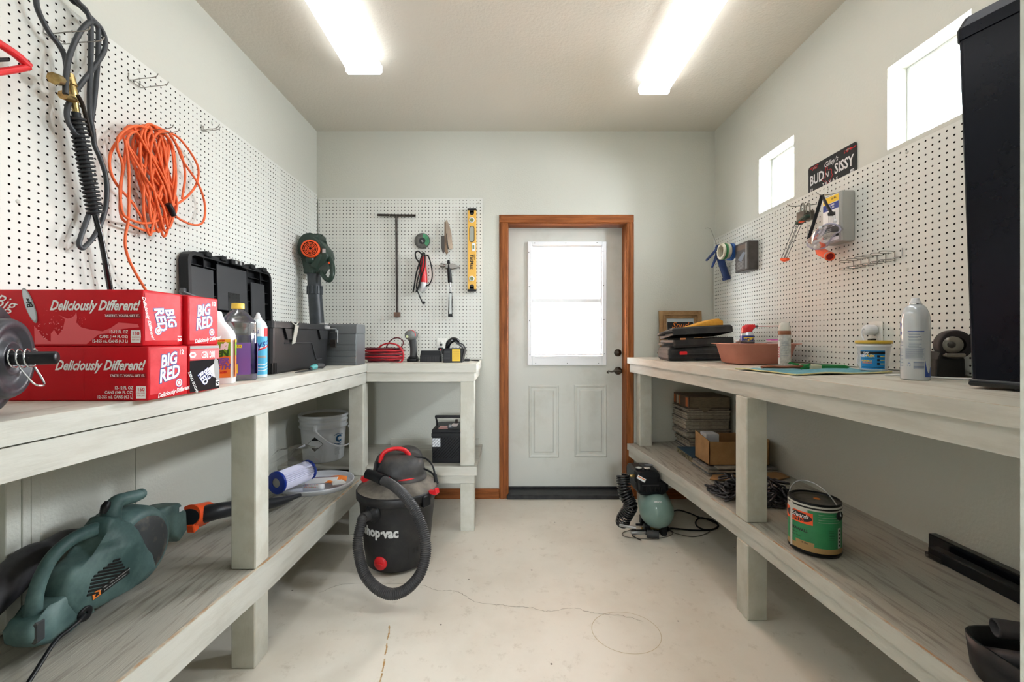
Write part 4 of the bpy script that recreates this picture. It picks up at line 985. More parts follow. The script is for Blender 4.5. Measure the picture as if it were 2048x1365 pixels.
# orange extension cord
t = Thing('extension_cord', 'bundle of orange extension cord hanging on the left pegboard', 'extension cord', WX(300, 260, PX))
r_ = random.Random(11); m = MB()
def oc(pts, X, closed=False, r=.0046, j=.012):
    P = []
    for x, y in pts: P.append(WX(x, y, X + r_.uniform(-j, j)))
    m.tube(P, r, ORANGEC, 7, 6, closed)
oc([(300, 268), (262, 262), (236, 282), (222, 305), (219, 330), (226, 356), (240, 378), (262, 402), (280, 430), (295, 457), (312, 462), (330, 440), (335, 400), (325, 340), (318, 285)], -1.375, True)
oc([(310, 260), (270, 252), (240, 270), (234, 295), (245, 330), (242, 375), (241, 425), (254, 446), (298, 463), (325, 452), (342, 410), (331, 366), (304, 312), (295, 280), (302, 263)], -1.36)
oc([(258, 260), (300, 250), (330, 262), (357, 276), (384, 310), (397, 340), (390, 374), (364, 402), (341, 409), (320, 380), (300, 320), (290, 275)], -1.382, False)
oc([(300, 258), (335, 264), (352, 288), (366, 322), (398, 371), (410, 412), (406, 444), (387, 450), (357, 437), (340, 415), (330, 370), (315, 300)], -1.37, False)
oc([(340, 270), (352, 288), (364, 312), (370, 352), (364, 398)], -1.38)
oc([(252, 290), (247, 335), (240, 380), (245, 425), (262, 440), (290, 447), (318, 440), (338, 420), (345, 380), (348, 330), (340, 285), (322, 262)], -1.355)
for k in range(15):
    xt = r_.uniform(255, 330); yt = r_.uniform(246, 266) + abs(xt - 295) * .15; xb = r_.uniform(295, 346); yb = r_.uniform(425, 474) ; w = r_.uniform(14, 40)
    xm0 = (xt + xb) / 2 - w * r_.uniform(.5, .9); xm1 = (xt + xb) / 2 + w * r_.uniform(.5, .8)
    oc([(xt, yt), (xt - w * .5, yt + 22), (xm0, (yt + yb) / 2 - 15), (xb - w * .35, yb - 45), (xb, yb), (xb + w * .3, yb - 35), (min(xm1, 352), (yt + yb) / 2), (xt + w * .6, yt + 28)], r_.uniform(-1.392, -1.35), True, j=.005)
oc([(250, 280), (256, 320), (258, 352), (257, 433), (251, 470), (251, 495), (258, 520), (273, 550), (291, 580), (305, 605), (312, 640)], -1.348, False, .0046, .002)
t.part('cord', m)
t.part('connector', MB().tube([WX(336, 408, -1.345), WX(343, 420, -1.345), WX(347, 432, -1.347)], .011, BLACK, 10, 3), 'black connector end')
wire_hook('wire hook holding the orange extension cord', WX(285, 268, PX), (1, 0, .08), .12, .03)

# small clear-green packet behind the cartons
t = Thing('wire_tool', 'grey wire tool with a green grip lying behind the soda cartons', 'hand tool', (-1.2, 1.45, LT))
t.part('tool_jaw', MB().tube([WX(362, 583, -1.25), WX(374, 588, -1.25), WX(395, 596, -1.25)], .009, GREY, 8, 3, flat=(.6, 1.2)))
t.part('tool_grip', MB().tube([WX(372, 594, -1.25), WX(396, 598, -1.25), WX(425, 604, -1.25)], .005, mat('mint_grip', '5c9a80', .5), 8, 3).tube([WX(420, 603, -1.25), WX(425, 640, -1.25), (-1.26, 1.83 - .02, LT + .005)], .005, mat('mint_grip', '5c9a80', .5), 8, 3), 'green grip')

# ---- vertical leaf blower in the back left corner
t = Thing('leaf_blower', 'upright dark green leaf blower with an orange fan grille, hung in the corner', 'leaf blower', (-1.2, 2.94, 1.3))
YB2 = 2.92
def U(x, y, Y=YB2): return W(x, y, Y)
m = MB(); FR = frame((0, YB2, 0), (1, 0, 0), (0, 0, 1))
def pol(pts, Y=YB2): return [((x - VX) / F * Y, CH - (y - VY) / F * Y) for x, y in pts]
m.prism(pol([(613, 474), (622, 470), (628, 473), (644, 471), (646, 477), (640, 480), (651, 490), (660, 502), (663, 515), (658, 530), (648, 538), (641, 545), (640, 550), (616, 550), (615, 520), (605, 510), (603, 495), (606, 482)]), .13, GREEN, FR @ tr(0, 0, 0), .02, 3)
t.part('fan_housing', m)
gM = frame(U(620.5, 497.5, YB2 - .1), (.97, .25, 0), (0, 0, 1))
g = MB(); g.lathe([(.052, -.045), (.058, -.04), (.058, .0), (.054, .004), (.047, .004)], ORANGE, gM, 40)
for R in (.012, .021, .030, .039): g.torus(R, .0022, ORANGE, gM @ tr(0, 0, .002), 32, 6)
for k in range(8):
    a = k * PI / 4 + .2; g.cyl(gM @ Vector((.008 * math.cos(a), .008 * math.sin(a), .002)), gM @ Vector((.048 * math.cos(a), .048 * math.sin(a), .002)), .0018, ORANGE, n=6)
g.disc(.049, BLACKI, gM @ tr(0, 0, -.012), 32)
t.part('intake_grille', g, 'orange round intake grille')
m = MB(); m.tube([U(657, 515, 2.91), U(664, 530, 2.87), U(665, 548, 2.85), U(659, 561, 2.85), U(650, 556, 2.85), U(643, 545, 2.87)], [.02, .017, .016, .016, .015, .015], GREEN, 12, 5); m.tube([U(628, 473), U(636, 471), U(645, 474)], .013, GREEN, 10, 3)
t.part('handle', m, 'green loop handle')
m = MB(); m.tube([U(628, 530, 2.90), U(628, 548, 2.90)], .047, GREEN, 24, 1); m.tube([U(640, 508, 2.87), U(634, 522, 2.87), U(628, 535, 2.87)], .03, GREEN, 16, 4); m.ball(U(621, 519, 2.85), .03, GREEN, 16)
t.part('outlet_neck', m)
TB = mat('tube_charcoal', '2f3438', .4, col2='3b4045', ns=14)
m = MB(); m.tube([U(628, 548, 2.90), U(629, 572, 2.90), U(631, 600, 2.90), U(634, 645, 2.90), U(636, 700, 2.90)], [.0425, .043, .044, .046, .048], TB, 28, 2)
m.tube([U(629, 573, 2.90), U(630, 589, 2.90)], .0475, TB, 28, 1)
for k in range(14):
    a = 2 * PI * k / 14; c = U(629.5, 581, 2.90); m.box(-.005, .005, .044, .051, -.028, .028, TB, .002, M=tr(c.x, c.y, c.z) @ rz(a))
t.part('blower_tube', m, 'charcoal plastic tube')
t.part('badge_plate', MB().quad(.022, .028, mat('scuffed_silver', 'b9b4b4', .5), frame(U(648, 502, YB2 - .0665), (1, 0, 0), (0, 0, 1))).quad(.012, .012, ORANGE, frame(U(658, 526, 2.85), (1, 0, 0), (0, 0, 1))), 'scuffed silver plate')
t.part('hang_hook', MB().tube([(XL + .013, 2.95, U(0, 478, 2.95).z), (-1.33, 2.93, U(0, 478, 2.95).z)], .003, WIRE, 6, 1))

# ================================================================== BACK PEGBOARD TOOLS
PY = pgy - .0008
def BK(x, y, d=0.0): return W(x, y, PY - d)
def bpeg(x, y, d=.03, w=.0015):
    m = MB(); o = BK(x, y, 0); m.tube([o + Vector((0, .002, 0)), o + Vector((0, -d, 0)), o + Vector((0, -d, .008))], .0018, WIRE, 6, 1); return m
t = Thing('tee_wrench', 'long rusty T-handled key hanging on the back pegboard', 'hand tool', BK(794, 430))
t.part('cross_bar', MB().tube([BK(754.5, 430, .02), BK(794, 431, .02), BK(831, 431.5, .02)], .0085, IRON, 8, 1)); t.part('shaft', MB().cyl(BK(792.5, 432, .02), BK(794.3, 628, .02), .0085, IRON, n=8))
t.part('socket', MB().box(-.021, .021, -.018, .018, -.02, .014, mat('rusty_iron', '7a6255', .7, .4, col2='55453c', ns=30), .002, M=Matrix.Translation(BK(794.3, 629, .02))), 'rusty square socket')
h = MB()
for px in (781.5, 810): o = BK(px, 434); h.tube([o + Vector((0, .001, .006)), o + Vector((0, -.032, -.012)), o + Vector((0, -.034, .004))], .002, WIRE, 6, 1)
single('peg_hook', h, 'pair of pegs under the T-handled key', 'hook', BK(794, 434))
t = Thing('grinding_disc', 'worn green and grey grinding disc on the back pegboard', 'grinding disc', BK(844.5, 482))
DM = frame(BK(844.5, 482, .012), (1, 0, 0), (0, 0, 1)); m = MB(); AB = mat('abrasive_grey', '6b6a66', .9, col2='55544f', ns=60, bump=.3, bs=500)
m.lathe([(.006, -.002), (.057, -.002), (.058, 0), (.057, .003), (.026, .001), (.022, -.001), (.006, -.001)], AB, DM, 40); t.part('abrasive_wheel', m)
gm = mat('disc_green', '4f9a72', .7, col2='3d7a58', ns=30); seg = [(q * math.cos(a), q * math.sin(a)) for q, aa in ((.024, range(-50, 86, 9)), (.053, range(85, -51, -9))) for a in [math.radians(v) for v in aa]]
t.part('disc_label', MB().poly(seg, gm, DM, .0036).disc(.024, DKGREY, DM @ tr(0, 0, .002), 24, .008), 'torn green paper label')
t.part('centre_nut', MB().lathe([(.0005, .016), (.006, .014), (.007, 0)], STEEL, DM, 10).lathe([(.0005, .013), (.005, .012), (.006, 0)], STEEL, DM @ tr(.004, -.008, 0), 10))
# angle grinder hung with its cord
t = Thing('angle_grinder', 'red angle grinder wrapped in its black cord', 'power tool', BK(849, 550))
m = MB(); m.tube([BK(848, 512, .035), BK(845.5, 530, .038), BK(846.5, 548, .04), BK(848, 566, .04)], [.014, .024, .027, .028, .026], REDP, 14, 4); t.part('tool_body', m, 'red handle body')
m = MB(); m.tube([BK(847.5, 566, .04), BK(846, 576, .042), BK(841, 583, .045)], [.029, .028, .018], mat('cast_alloy', 'c5c7c9', .4, .5, bump=.4, bs=60), 14, 3); t.part('gear_head', m, 'silver gear head')
m = MB(); cm_ = BLACK
m.tube([BK(845, 511, .05), BK(837, 503, .05), BK(831, 506, .05), BK(832, 516, .055), BK(838, 526, .06), BK(842, 545, .066), BK(838, 570, .066), BK(832, 584, .06)], .0052, cm_, 8, 5)
m.tube([BK(846, 511, .05), BK(856, 512, .05), BK(862, 530, .05), BK(864.5, 552, .055), BK(860, 567, .06), BK(852, 573, .06)], .0045, cm_, 8, 5)
m.tube([BK(845, 508, .06), BK(838, 528, .066), BK(832, 550, .064), BK(828, 575, .06), BK(826, 585, .05)], .0052, cm_, 8, 5)
m.tube([BK(847, 508, .07), BK(843, 530, .072), BK(836, 556, .07), BK(833, 575, .06), BK(838, 590, .05), BK(844, 604, .045)], .0045, cm_, 8, 5)
m.tube([BK(850, 512, .07), BK(849, 534, .072), BK(843, 552, .072), BK(838, 575, .07)], .0045, cm_, 8, 5)
m.ball(BK(847, 508, .055), .013, cm_, 10)
t.part('power_cord', m, 'black rubber cord')
m = MB(); e_ = BK(846, 604, .045); m.tube([e_, BK(848, 608, .045)], .012, cm_, 8, 1)
for dx in (-.007, .004): m.box(-.001, .001, -.003, .003, -.018, 0, STEEL, M=Matrix.Translation(BK(848, 608, .045) + Vector((dx, 0, -.002))) @ ry(-.5))
t.part('plug', m)
# two wire brushes
BWD = mat('weathered_handle', 'b9a896', .8, col2='8f7f70', ns=10, nstretch=(3, 3, .6)); BRIS = mat('wire_bristle', '54504c', .6, .4, bump=1, bs=400)
t = Thing('wire_brush', 'pale-handled wire brush hanging on the right of the pair', 'brush', BK(896, 480), 'wire brushes on the back pegboard')
FB = frame((0, PY - .03, 0), (1, 0, 0), (0, 0, 1)); Yb = PY - .03
m = MB(); m.prism(pol([(891.5, 442), (894, 440), (899, 452), (903, 470), (905.5, 498), (898, 500), (894, 478), (891, 460)], Yb), .018, BWD, FB, .003); t.part('handle', m)
m = MB(); m.prism(pol([(889.5, 468), (894, 468), (897.5, 498), (893, 500)], Yb), .02, BRIS, FB); t.part('bristles', m)
t = Thing('wire_brush', 'darker wire brush with worn bristles, left of the pale-handled one', 'brush', BK(888, 490), 'wire brushes on the back pegboard')
m = MB(); m.prism(pol([(889, 444), (892, 445), (892, 462), (893, 488), (896.5, 505), (893, 510), (889, 503), (889, 470)], PY - .052), .014, mat('old_handle', '85705c', .8, col2='5f4f42', ns=12), frame((0, PY - .052, 0), (1, 0, 0), (0, 0, 1)), .003); t.part('handle', m)
m = MB(); m.prism(pol([(883, 473), (889, 472), (889.5, 502), (886, 507), (883, 497)], PY - .052), .018, BRIS, frame((0, PY - .052, 0), (1, 0, 0), (0, 0, 1))); t.part('bristles', m)
single('peg_hook', bpeg(892, 446, .065), 'single peg holding the two wire brushes', 'hook', BK(892, 446))
# claw hammer
t = Thing('claw_hammer', 'claw hammer with black and white grip hanging on the back pegboard', 'hammer', BK(900, 560))
m = MB(); hd_ = mat('worn_steel', '8d8a86', .35, .9); m.cyl(BK(881, 530.5, .03), BK(888, 532, .03), .0155, hd_, n=16); m.cyl(BK(888, 532, .03), BK(893, 532, .03), .010, hd_, n=12)
m.prism(pol([(891, 528), (906, 528), (913, 531), (920.5, 534.5), (920, 536), (910, 536), (905, 539), (891, 537)], PY - .03), .024, hd_, frame((0, PY - .03, 0), (1, 0, 0), (0, 0, 1)), .003); t.part('head', m, 'worn steel head')
t.part('neck_sleeve', MB().tube([BK(897, 521, .03), BK(897.5, 532, .03), BK(899, 550, .03), BK(900, 566, .03)], [.009, .0135, .0155, .016], BLACK, 12, 3), 'black rubber sleeve')
t.part('shank', MB().tube([BK(900, 566, .03), BK(901, 576, .03), BK(901, 586, .03)], [.008, .006, .010], CHROME, 10, 3), 'chrome shank')
m = MB(); m.tube([BK(901, 585, .03), BK(901, 600, .03), BK(900.5, 620, .03), BK(900.5, 634, .03)], [.011, .014, .015, .016], BLACK, 14, 3, flat=(1, 1)); gr = t.part('grip', m)
t.part('grip_inlay', MB().prism(pol([(898.5, 587), (903.5, 587), (903, 605), (903.5, 628), (898.5, 628), (899, 605)], PY - .046), .006, mat('grip_white', 'c9cdcc', .5), frame((0, PY - .046, 0), (1, 0, 0), (0, 0, 1)), .001), 'pale inlay', gr)
single('peg_hook', bpeg(893, 539, .04), 'single peg holding the claw hammer', 'hook', BK(893, 539))
# spirit level
t = Thing('spirit_level', 'yellow spirit level hanging upright beside the pegboard edge', 'spirit level', BK(944, 500))
LM2 = frame(BK(944, 500.5, .022), (1, 0, 0), (-.018, 0, 1)); YEL = mat('level_yellow', 'e3b04a', .4)
m = MB(); m.box(-.031, .031, -.29, .29, -.012, .012, YEL, .002, M=LM2); t.part('beam', m, 'yellow beam')
for s_ in (-1, 1):
    m = MB(); m.box(-.033, .033, s_ * .29, s_ * .305, -.014, .014, BLACK, .003, M=LM2); m.prism([(-.016, .02 * s_ + .25 * s_), (.016, .02 * s_ + .25 * s_), (.016, .294 * s_), (-.016, .294 * s_)], .0262, BLACK, LM2); m.disc(.016, BLACK, LM2 @ tr(0, .27 * s_, .0131), 20); m.disc(.007, DKGREY, LM2 @ tr(0, .268 * s_, .0135), 12); t.part('end_cap', m)
for yy in (.218, -.212):
    m = MB(); m.lathe([(.014, .0125), (.019, .0125), (.020, .016), (.014, .016)], WHITEP, LM2 @ tr(0, yy, 0), 24); m.disc(.0145, mat('vial_green', '7f8a5e', .2), LM2 @ tr(0, yy, .0135), 20); t.part('vial', m, 'round bubble vial')
m = MB()
for R, z, mm in (((.019, .06), .0125, BLACK), ((.0145, .0555), .0132, mat('wall_behind', 'a2a59a', .7))):
    pts = [(R[0] * math.cos(a), .115 + (R[1] - R[0]) * (1 if math.sin(a) > 0 else -1) + R[0] * math.sin(a)) for a in [2 * PI * i / 32 for i in range(32)]]; m.poly(pts, mm, LM2, z)
t.part('hand_slot', m, 'black-edged hand slot')
t.part('side_vial', MB().box(.0, .026, -.012, .05, .012, .016, WHITEP, .003, M=LM2).box(.006, .018, .004, .032, .0155, .0175, mat('vial_green', '7f8a5e', .2), .001, M=LM2), 'white framed centre vial')
m = MB(); m.text('FatMax', .036, BLACKI, LM2 @ tr(-.001, -.09, .0124), 0, .03, rot=-PI / 2); m.text('STANLEY', .010, BLACKI, LM2 @ tr(.018, -.055, .0124), 0, .03, rot=-PI / 2); t.part('print', m, 'black lettering')
# ================================================================== LEFT LOWER SHELF
SL = .3575
t = Thing('leaf_blower', 'dusty teal leaf blower lying on the lower left shelf', 'leaf blower', (-1.2, 1.4, SL))
XB = -1.185                                                     # near face plane
def pz(pts, X=XB): return [(lambda v: (v.y, v.z))(WX(x, y, X)) for x, y in pts]
def FX(X): return Matrix(((0, 0, 1, X), (1, 0, 0, 0), (0, 1, 0, 0), (0, 0, 0, 1)))      # local x->Y, y->Z, z->X
body = [(243, 1032), (262, 1046), (277, 1062), (293, 1079), (304, 1108), (317, 1127), (313, 1142), (290, 1162), (267, 1176), (232, 1203), (198, 1222), (145, 1262), (110, 1288), (80, 1296), (58, 1290), (54, 1268), (70, 1244), (103, 1222), (118, 1206), (132, 1190), (140, 1155), (151, 1137), (182, 1116), (203, 1100), (213, 1085), (205, 1058), (225, 1040)]
bodyA = [(225, 1034), (246, 1034), (262, 1046), (277, 1062), (293, 1079), (304, 1108), (317, 1127), (313, 1142), (290, 1162), (267, 1176), (198, 1220), (150, 1236), (132, 1214), (130, 1190), (140, 1155), (151, 1137), (182, 1116), (203, 1100), (213, 1085), (207, 1058)]
bodyB = [(136, 1188), (118, 1205), (103, 1221), (72, 1240), (56, 1266), (60, 1290), (80, 1296), (110, 1288), (145, 1263), (198, 1224), (190, 1196)]
m = MB(); m.prism(pz(bodyA), .075, TEAL, FX(XB - .0375), .018, 3); m.prism(pz(bodyB), .07, TEAL, FX(XB - .038), .014, 3); bd = t.part('motor_housing', m)
m = MB(); hp = [(64, 1262), (66, 1225), (72, 1185), (88, 1142), (112, 1106), (150, 1076), (190, 1060), (215, 1056)]
m.tube([WX(x, y, XB - .035) for x, y in hp], [.020, .018, .0165, .0165, .0165, .0175, .021, .026], TEAL, 14, 6); t.part('rear_handle', m, 'ribbed teal rear handle')
m = MB(); m.tube([WX(x, y, XB - .045) for x, y in ((218, 1050), (222, 1026), (232, 1006), (248, 999), (268, 994), (283, 989))], [.030, .026, .022, .020, .0205, .016], TEAL, 14, 6); m.ball(WX(281, 989, XB - .045), .018, TEAL, 14); t.part('front_handle', m)
m = MB(); m.tube([WX(x, y, XB - .026) for x, y in ((205, 1028), (211, 1014), (216, 1004))], [.008, .012, .008], BLACK, 8, 3); t.part('speed_dial', m, 'black dial')
t.part('trigger', MB().tube([WX(x, y, XB - .04) for x, y in ((157, 1066), (168, 1062), (180, 1056))], [.007, .010, .003], ORANGE, 8, 3), 'orange trigger')
cF = WX(303, 1098, XB); FM_ = frame((XB - .078, cF.y, cF.z + .005), (0, 1, 0), (0, 0, 1))
m = MB(); m.lathe([(.03, -.085), (.118, -.08), (.132, -.065), (.134, -.02), (.130, .02), (.118, .045), (.100, .055), (.086, .05), (.0005, .05)], TEAL, FM_, 56); fh = t.part('fan_housing', m)
DDIRT = mat('dirty_dark_plastic', '2e3133', .7, col2='7a705f', ns=14, lo=.5, hi=.8, detail=10)
t.part('intake_cover', MB().lathe([(.0005, .062), (.07, .062), (.096, .056), (.100, .052)], DDIRT, FM_, 48), 'dark dusty cover', fh)
m = MB(); m.prism(pz([(314, 1023), (335, 1015), (356, 1009), (366, 1006), (378, 1022), (380, 1060), (364, 1084), (340, 1070)], XB - .03), .085, TEAL, FX(XB - .075), .018, 3); t.part('outlet', m)
m = MB(); m.quad(.024, .018, mat('pale_sticker', 'cfd2d4', .5), FX(XB - .0312) @ tr(WX(364, 1018, XB - .03).y, WX(364, 1018, XB - .03).z, 0)); t.part('sticker', m, 'small pale sticker')
TBL = mat('blower_tube_black', '202227', .4)
ax_ = [WX(376, 1036, XB - .06), WX(395, 1033, XB - .06), WX(430, 1024, -1.19), WX(470, 1017, -1.165), WX(545, 1007, -1.11), WX(600, 991, -1.06)]
for i, zz in enumerate((0, 0, 0, 0, 0, 0)): pass
m = MB(); m.tube(ax_, [.037, .038, .040, .037, .034, .026, .010], TBL, 20, 5, flat=(.85, 1.1)); t.part('nozzle_tube', m, 'tapered black tube')
m = MB(); m.tube([WX(378, 1034, XB - .06), WX(398, 1031, XB - .06), WX(415, 1024, XB - .06)], [.044, .046, .0405], ORANGE, 24, 4); c = WX(388, 1057, XB - .04); m.box(-.02, .01, -.014, .014, -.012, .02, ORANGE, .003, M=Matrix.Translation(c) @ rx(.2)); t.part('locking_collar', m, 'orange locking collar')
m = MB(); k0 = [((169, 1155), (196, 1147)), ]
for i in range(10):
    y0 = 1117 + i * 7.6; xl0 = 215 - i * 6.8 if i < 5 else 183 - (i - 5) * 2.2; xr0 = 240 + min(i, 4) * 3 - max(0, i - 4) * 11
    if i < 4: xl0 = 226 - i * 10
    a = WX(xl0, y0 + (xr0 - xl0) * .0 + 6, XB + .0008); b = WX(xr0, y0 - (xr0 - xl0) * .16 + 4, XB + .0008)
    m.tube([a, b], .0032, BLACKI, 6, 1, flat=(1, .5))
t.part('cooling_vent', m, 'dark cooling slots', bd)
ta, tb = WX(188, 1193, XB + .0012), WX(256, 1143, XB + .0012); dv = (tb - ta).normalized(); WM = frame((ta + tb) / 2, dv, Vector((1, 0, 0)).cross(dv)); ln_ = (tb - ta).length
m = MB(); m.quad(ln_ + .01, .022, BLACKI, WM); m.quad(.024, .019, ORANGEI, WM @ tr(-ln_ / 2 + .008, 0, .0003)); m.poly([(-.007, -.006), (.007, -.006), (0, .007)], BLACKI, WM @ tr(-ln_ / 2 + .008, 0, .0006))
m.text('WARNING: To reduce the risk of electric shock', .005, WHITEI, WM @ tr(.012, .0045, .0004)); m.text('do not expose to rain. Store indoors.', .005, WHITEI, WM @ tr(.012, -.004, .0004))
t.part('warning_label', m, 'orange and black warning label', bd)
m = MB(); m.tube([WX(169, 1230, XB + .004), WX(155, 1246, XB + .014), WX(136, 1262, XB + .016), WX(108, 1287, XB + .014), (-1.14, 1.02, SL + .012), (-1.10, .93, SL + .006), (-1.06, .82, SL + .006)], .0052, BLACK, 8, 6); t.part('power_cord', m, 'black power cord')
t.part('cord_grommet', MB().lathe([(.020, -.006), (.020, .003), (.014, .005), (.006, .002)], BLACK, FX(XB) @ tr(WX(170, 1228, XB).y, WX(170, 1228, XB).z, 0), 20))
m = MB(); c = WX(60, 1262, XB - .03)
m.box(-.035, .03, -.016, .012, -.028, .028, DDIRT, .005, M=Matrix.Translation(c)); t.part('cord_retainer', m, 'dirty cord hook')

t = Thing('blower_nozzle', 'black tapered blower tube leaning on the wall behind the teal leaf blower', 'blower tube', (-1.36, 1.15, SL))
m = MB(); m.tube([WX(160, 1065, -1.375), WX(128, 1078, -1.372), WX(95, 1102, -1.365), WX(60, 1122, -1.355), WX(20, 1160, -1.345), WX(-60, 1230, -1.32)], [.012, .026, .033, .044, .048, .05], mat('dusty_black', '29282c', .6, col2='3c3a3d', ns=12), 20, 5); t.part('tube', m)
t = Thing('blower_nozzle', 'open end of a black tube at the bottom left corner', 'blower tube', (-1.0, .9, SL))
a = Vector((-1.03, .905, SL + .032)); b = Vector((-1.36, .80, SL + .035)); m = MB(); m.lathe([(.027, .012), (.030, 0), (.0315, .0), (.0325, .34)], mat('dusty_black', '29282c', .6), frame(a, Vector((0, 0, 1)), (b - a).cross(Vector((0, 0, 1)))) if frame(a, Vector((0, 0, 1)), (b - a).cross(Vector((0, 0, 1)))).to_3x3().col[2].dot(b - a) > 0 else frame(a, Vector((0, 0, 1)), -(b - a).cross(Vector((0, 0, 1)))), 28); t.part('tube', m)
Q = frame(a, Vector((0, 0, 1)), -(b - a).cross(Vector((0, 0, 1))))
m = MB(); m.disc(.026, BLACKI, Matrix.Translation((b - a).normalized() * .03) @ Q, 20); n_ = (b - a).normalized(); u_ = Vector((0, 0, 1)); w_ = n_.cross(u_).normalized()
for k in range(4):
    o = a + n_ * .012 + w_ * (-.018 + k * .012); m.tube([o - u_ * .02, o + u_ * .02], .002, GREY, 6, 1)
t.part('inner_ribs', m)

# ---- white plastic pail
t = Thing('plastic_pail', 'white plastic pail with a black diamond sign, in the corner under the benches', 'bucket', (-1.215, 2.84, RS))
bc = (-1.215, 2.84); PS_ = .86; m = MB(); PW = mat('pail_white', 'd6d9dd', .4); T_ = tr(*bc, RS + .0005) @ Matrix.Diagonal((1, 1, PS_, 1))
def pr(z): return .124 + .020 * z / .36
m.lathe([(.0005, .0), (.120, 0), (.124, .006), (pr(.20), .20), (pr(.245), .245), (.147, .247), (.150, .252), (.150, .258), (.143, .262), (.1435, .29), (.148, .292), (.151, .296), (.151, .304), (.1455, .307), (.146, .322), (.152, .325), (.154, .330), (.153, .342), (.150, .346), (.143, .340), (.139, .30), (.120, .02), (.0005, .02)], PW, T_, 56)
t.part('pail_body', m)
m = MB(); m.lathe([(.142, .326), (.139, .325), (.0005, .325)], mat('lid_dusty', '8f8b80', .6, col2='a39f94', ns=10), T_, 48); t.part('lid', m, 'recessed dusty lid')
aw = math.atan2(-bc[1], -bc[0]); wp_ = cylwrap(bc[0], bc[1], 0, lambda v: pr(v) + .0004, aw)
def wp(u, v, o=0.0):
    q = wp_(u, v, o); return (q[0], q[1], RS + q[2] * PS_)
m = MB()
du, dv_, ds = -.052, .142, .054
def dpoly(q, lo=-9, hi=9):
    pts = [(0, -q), (q * .95, 0), (0, q), (-q * .95, 0)]
    if lo > -1: pts = [((q - lo) * -.95, lo), ((q - lo) * .95, lo), (0, q)]
    if hi < 1: pts = [((q + hi) * .95, hi), ((q + hi) * -.95, hi), (0, -q)]
    return [(du + x, dv_ + y, 0) for x, y in pts]
m.wrap_mesh(dpoly(ds), [(0, 1, 2, 3)], BLACKI, wp, .0008); m.wrap_mesh(dpoly(.0505), [(0, 1, 2, 3)], PW, wp, .0014)
m.wrap_mesh(dpoly(.052, lo=.026), [(0, 1, 2)], BLACKI, wp, .0020); m.wrap_mesh(dpoly(.052, hi=-.026), [(0, 1, 2)], BLACKI, wp, .0020)
NAVY = mat('logo_blue', '15527e', .5)
m.text('C', .07, NAVY, None, 0, .06, u0=.098, v0=.165, wrap=wp, out=.001, sx=.9)
for s_ in (-1, 1):
    pts = [(.098 + .036 * math.cos(a), .165 + s_ * (.022 + .016 * math.sin(a))) for a in [PI * i / 10 + .15 for i in range(9)]]
    for a, b in zip(pts, pts[1:]): m.add([wp(a[0], a[1] - .002, .001), wp(b[0], b[1] - .002, .001), wp(b[0], b[1] + .003, .001), wp(a[0], a[1] + .003, .001)], [(0, 1, 2, 3)], NAVY)
m.text('Chlorine', .014, NAVY, None, 0, .01, u0=.095, v0=.119, wrap=wp, out=.001)
for k in range(7): m.wrap_rect(.068, .068 + .05 * rnd.uniform(.6, 1), .098 - k * .008, .0992 - k * .008, GREYI, wp, 6, .0008)
t.part('print', m, 'black diamond sign and blue C emblem')
m = MB(); ha = aw - .35; hb = ha + PI
def hp_(a, z, r=.155): return Vector((bc[0] + r * math.cos(a), bc[1] + r * math.sin(a), RS + z * PS_))
m.tube([hp_(aw - .32, .262), hp_(aw - .24, .235, .160), hp_(aw + .1, .175, .17), hp_(aw + .5, .125, .178), hp_(aw + .95, .12, .182), hp_(aw + 1.2, .145, .185), hp_(aw + 1.25, .19, .18), hp_(aw + 1.25, .25, .158)], .0045, WHITEP, 8, 6)
m.box(-.010, .010, -.006, .006, -.02, .02, WHITEP, .002, M=Matrix.Translation(hp_(aw - .32, .262, .151)) @ rz(aw - .32 + PI / 2)); t.part('handle', m, 'hanging white plastic handle')

# ---- round tray and pool supplies
t = Thing('round_tray', 'round white plastic lid used as a tray on the lower shelf', 'tray', (-1.1, 2.44, SL))
tc_ = (-1.085, 2.45); t.part('tray_body', MB().lathe([(.0005, .001), (.183, .001), (.19, .004), (.195, .026), (.2, .028), (.2, .022), (.194, .0), (.0005, .0)], mat('tray_white', 'dfe2ea', .35), tr(*tc_, SL), 56, sx=1, sy=.95))
t = Thing('filter_cartridge', 'white pleated filter cartridge with blue end rings in clear plastic', 'filter', (-1.18, 2.3, SL))
f0 = Vector((-1.185, 2.20, SL + .094)); f1 = f0 + Vector((.065, .22, .0))
d = (f1 - f0); dn = d.normalized(); M_ = frame(f0, Vector((0, 0, 1)), dn.cross(Vector((0, 0, 1))) * -1)
if M_.to_3x3().col[2].dot(dn) < 0: M_ = frame(f0, Vector((0, 0, 1)), dn.cross(Vector((0, 0, 1))))
m = MB(); FB_ = mat('filter_fabric', 'dcdcf0', .8); rr_ = []
for z in (.012, d.length - .012):
    rr_.append([((.053 if i % 2 else .047) * math.cos(2 * PI * i / 72), (.053 if i % 2 else .047) * math.sin(2 * PI * i / 72), z) for i in range(72)])
m.loft(rr_, FB_, False, M=M_); t.part('pleated_sleeve', m, 'white pleated sleeve')
BLP = mat('royal_blue_plastic', '12359b', .35)
for z in (0, d.length - .014): t.part('end_ring', MB().lathe([(.024, z), (.055, z), (.058, z + .003), (.058, z + .012), (.055, z + .014), (.024, z + .014), (.024, z)], BLP, M_, 40), 'blue end ring')
t.part('core', MB().disc(.025, LGREY, M_ @ tr(0, 0, .004), 24))
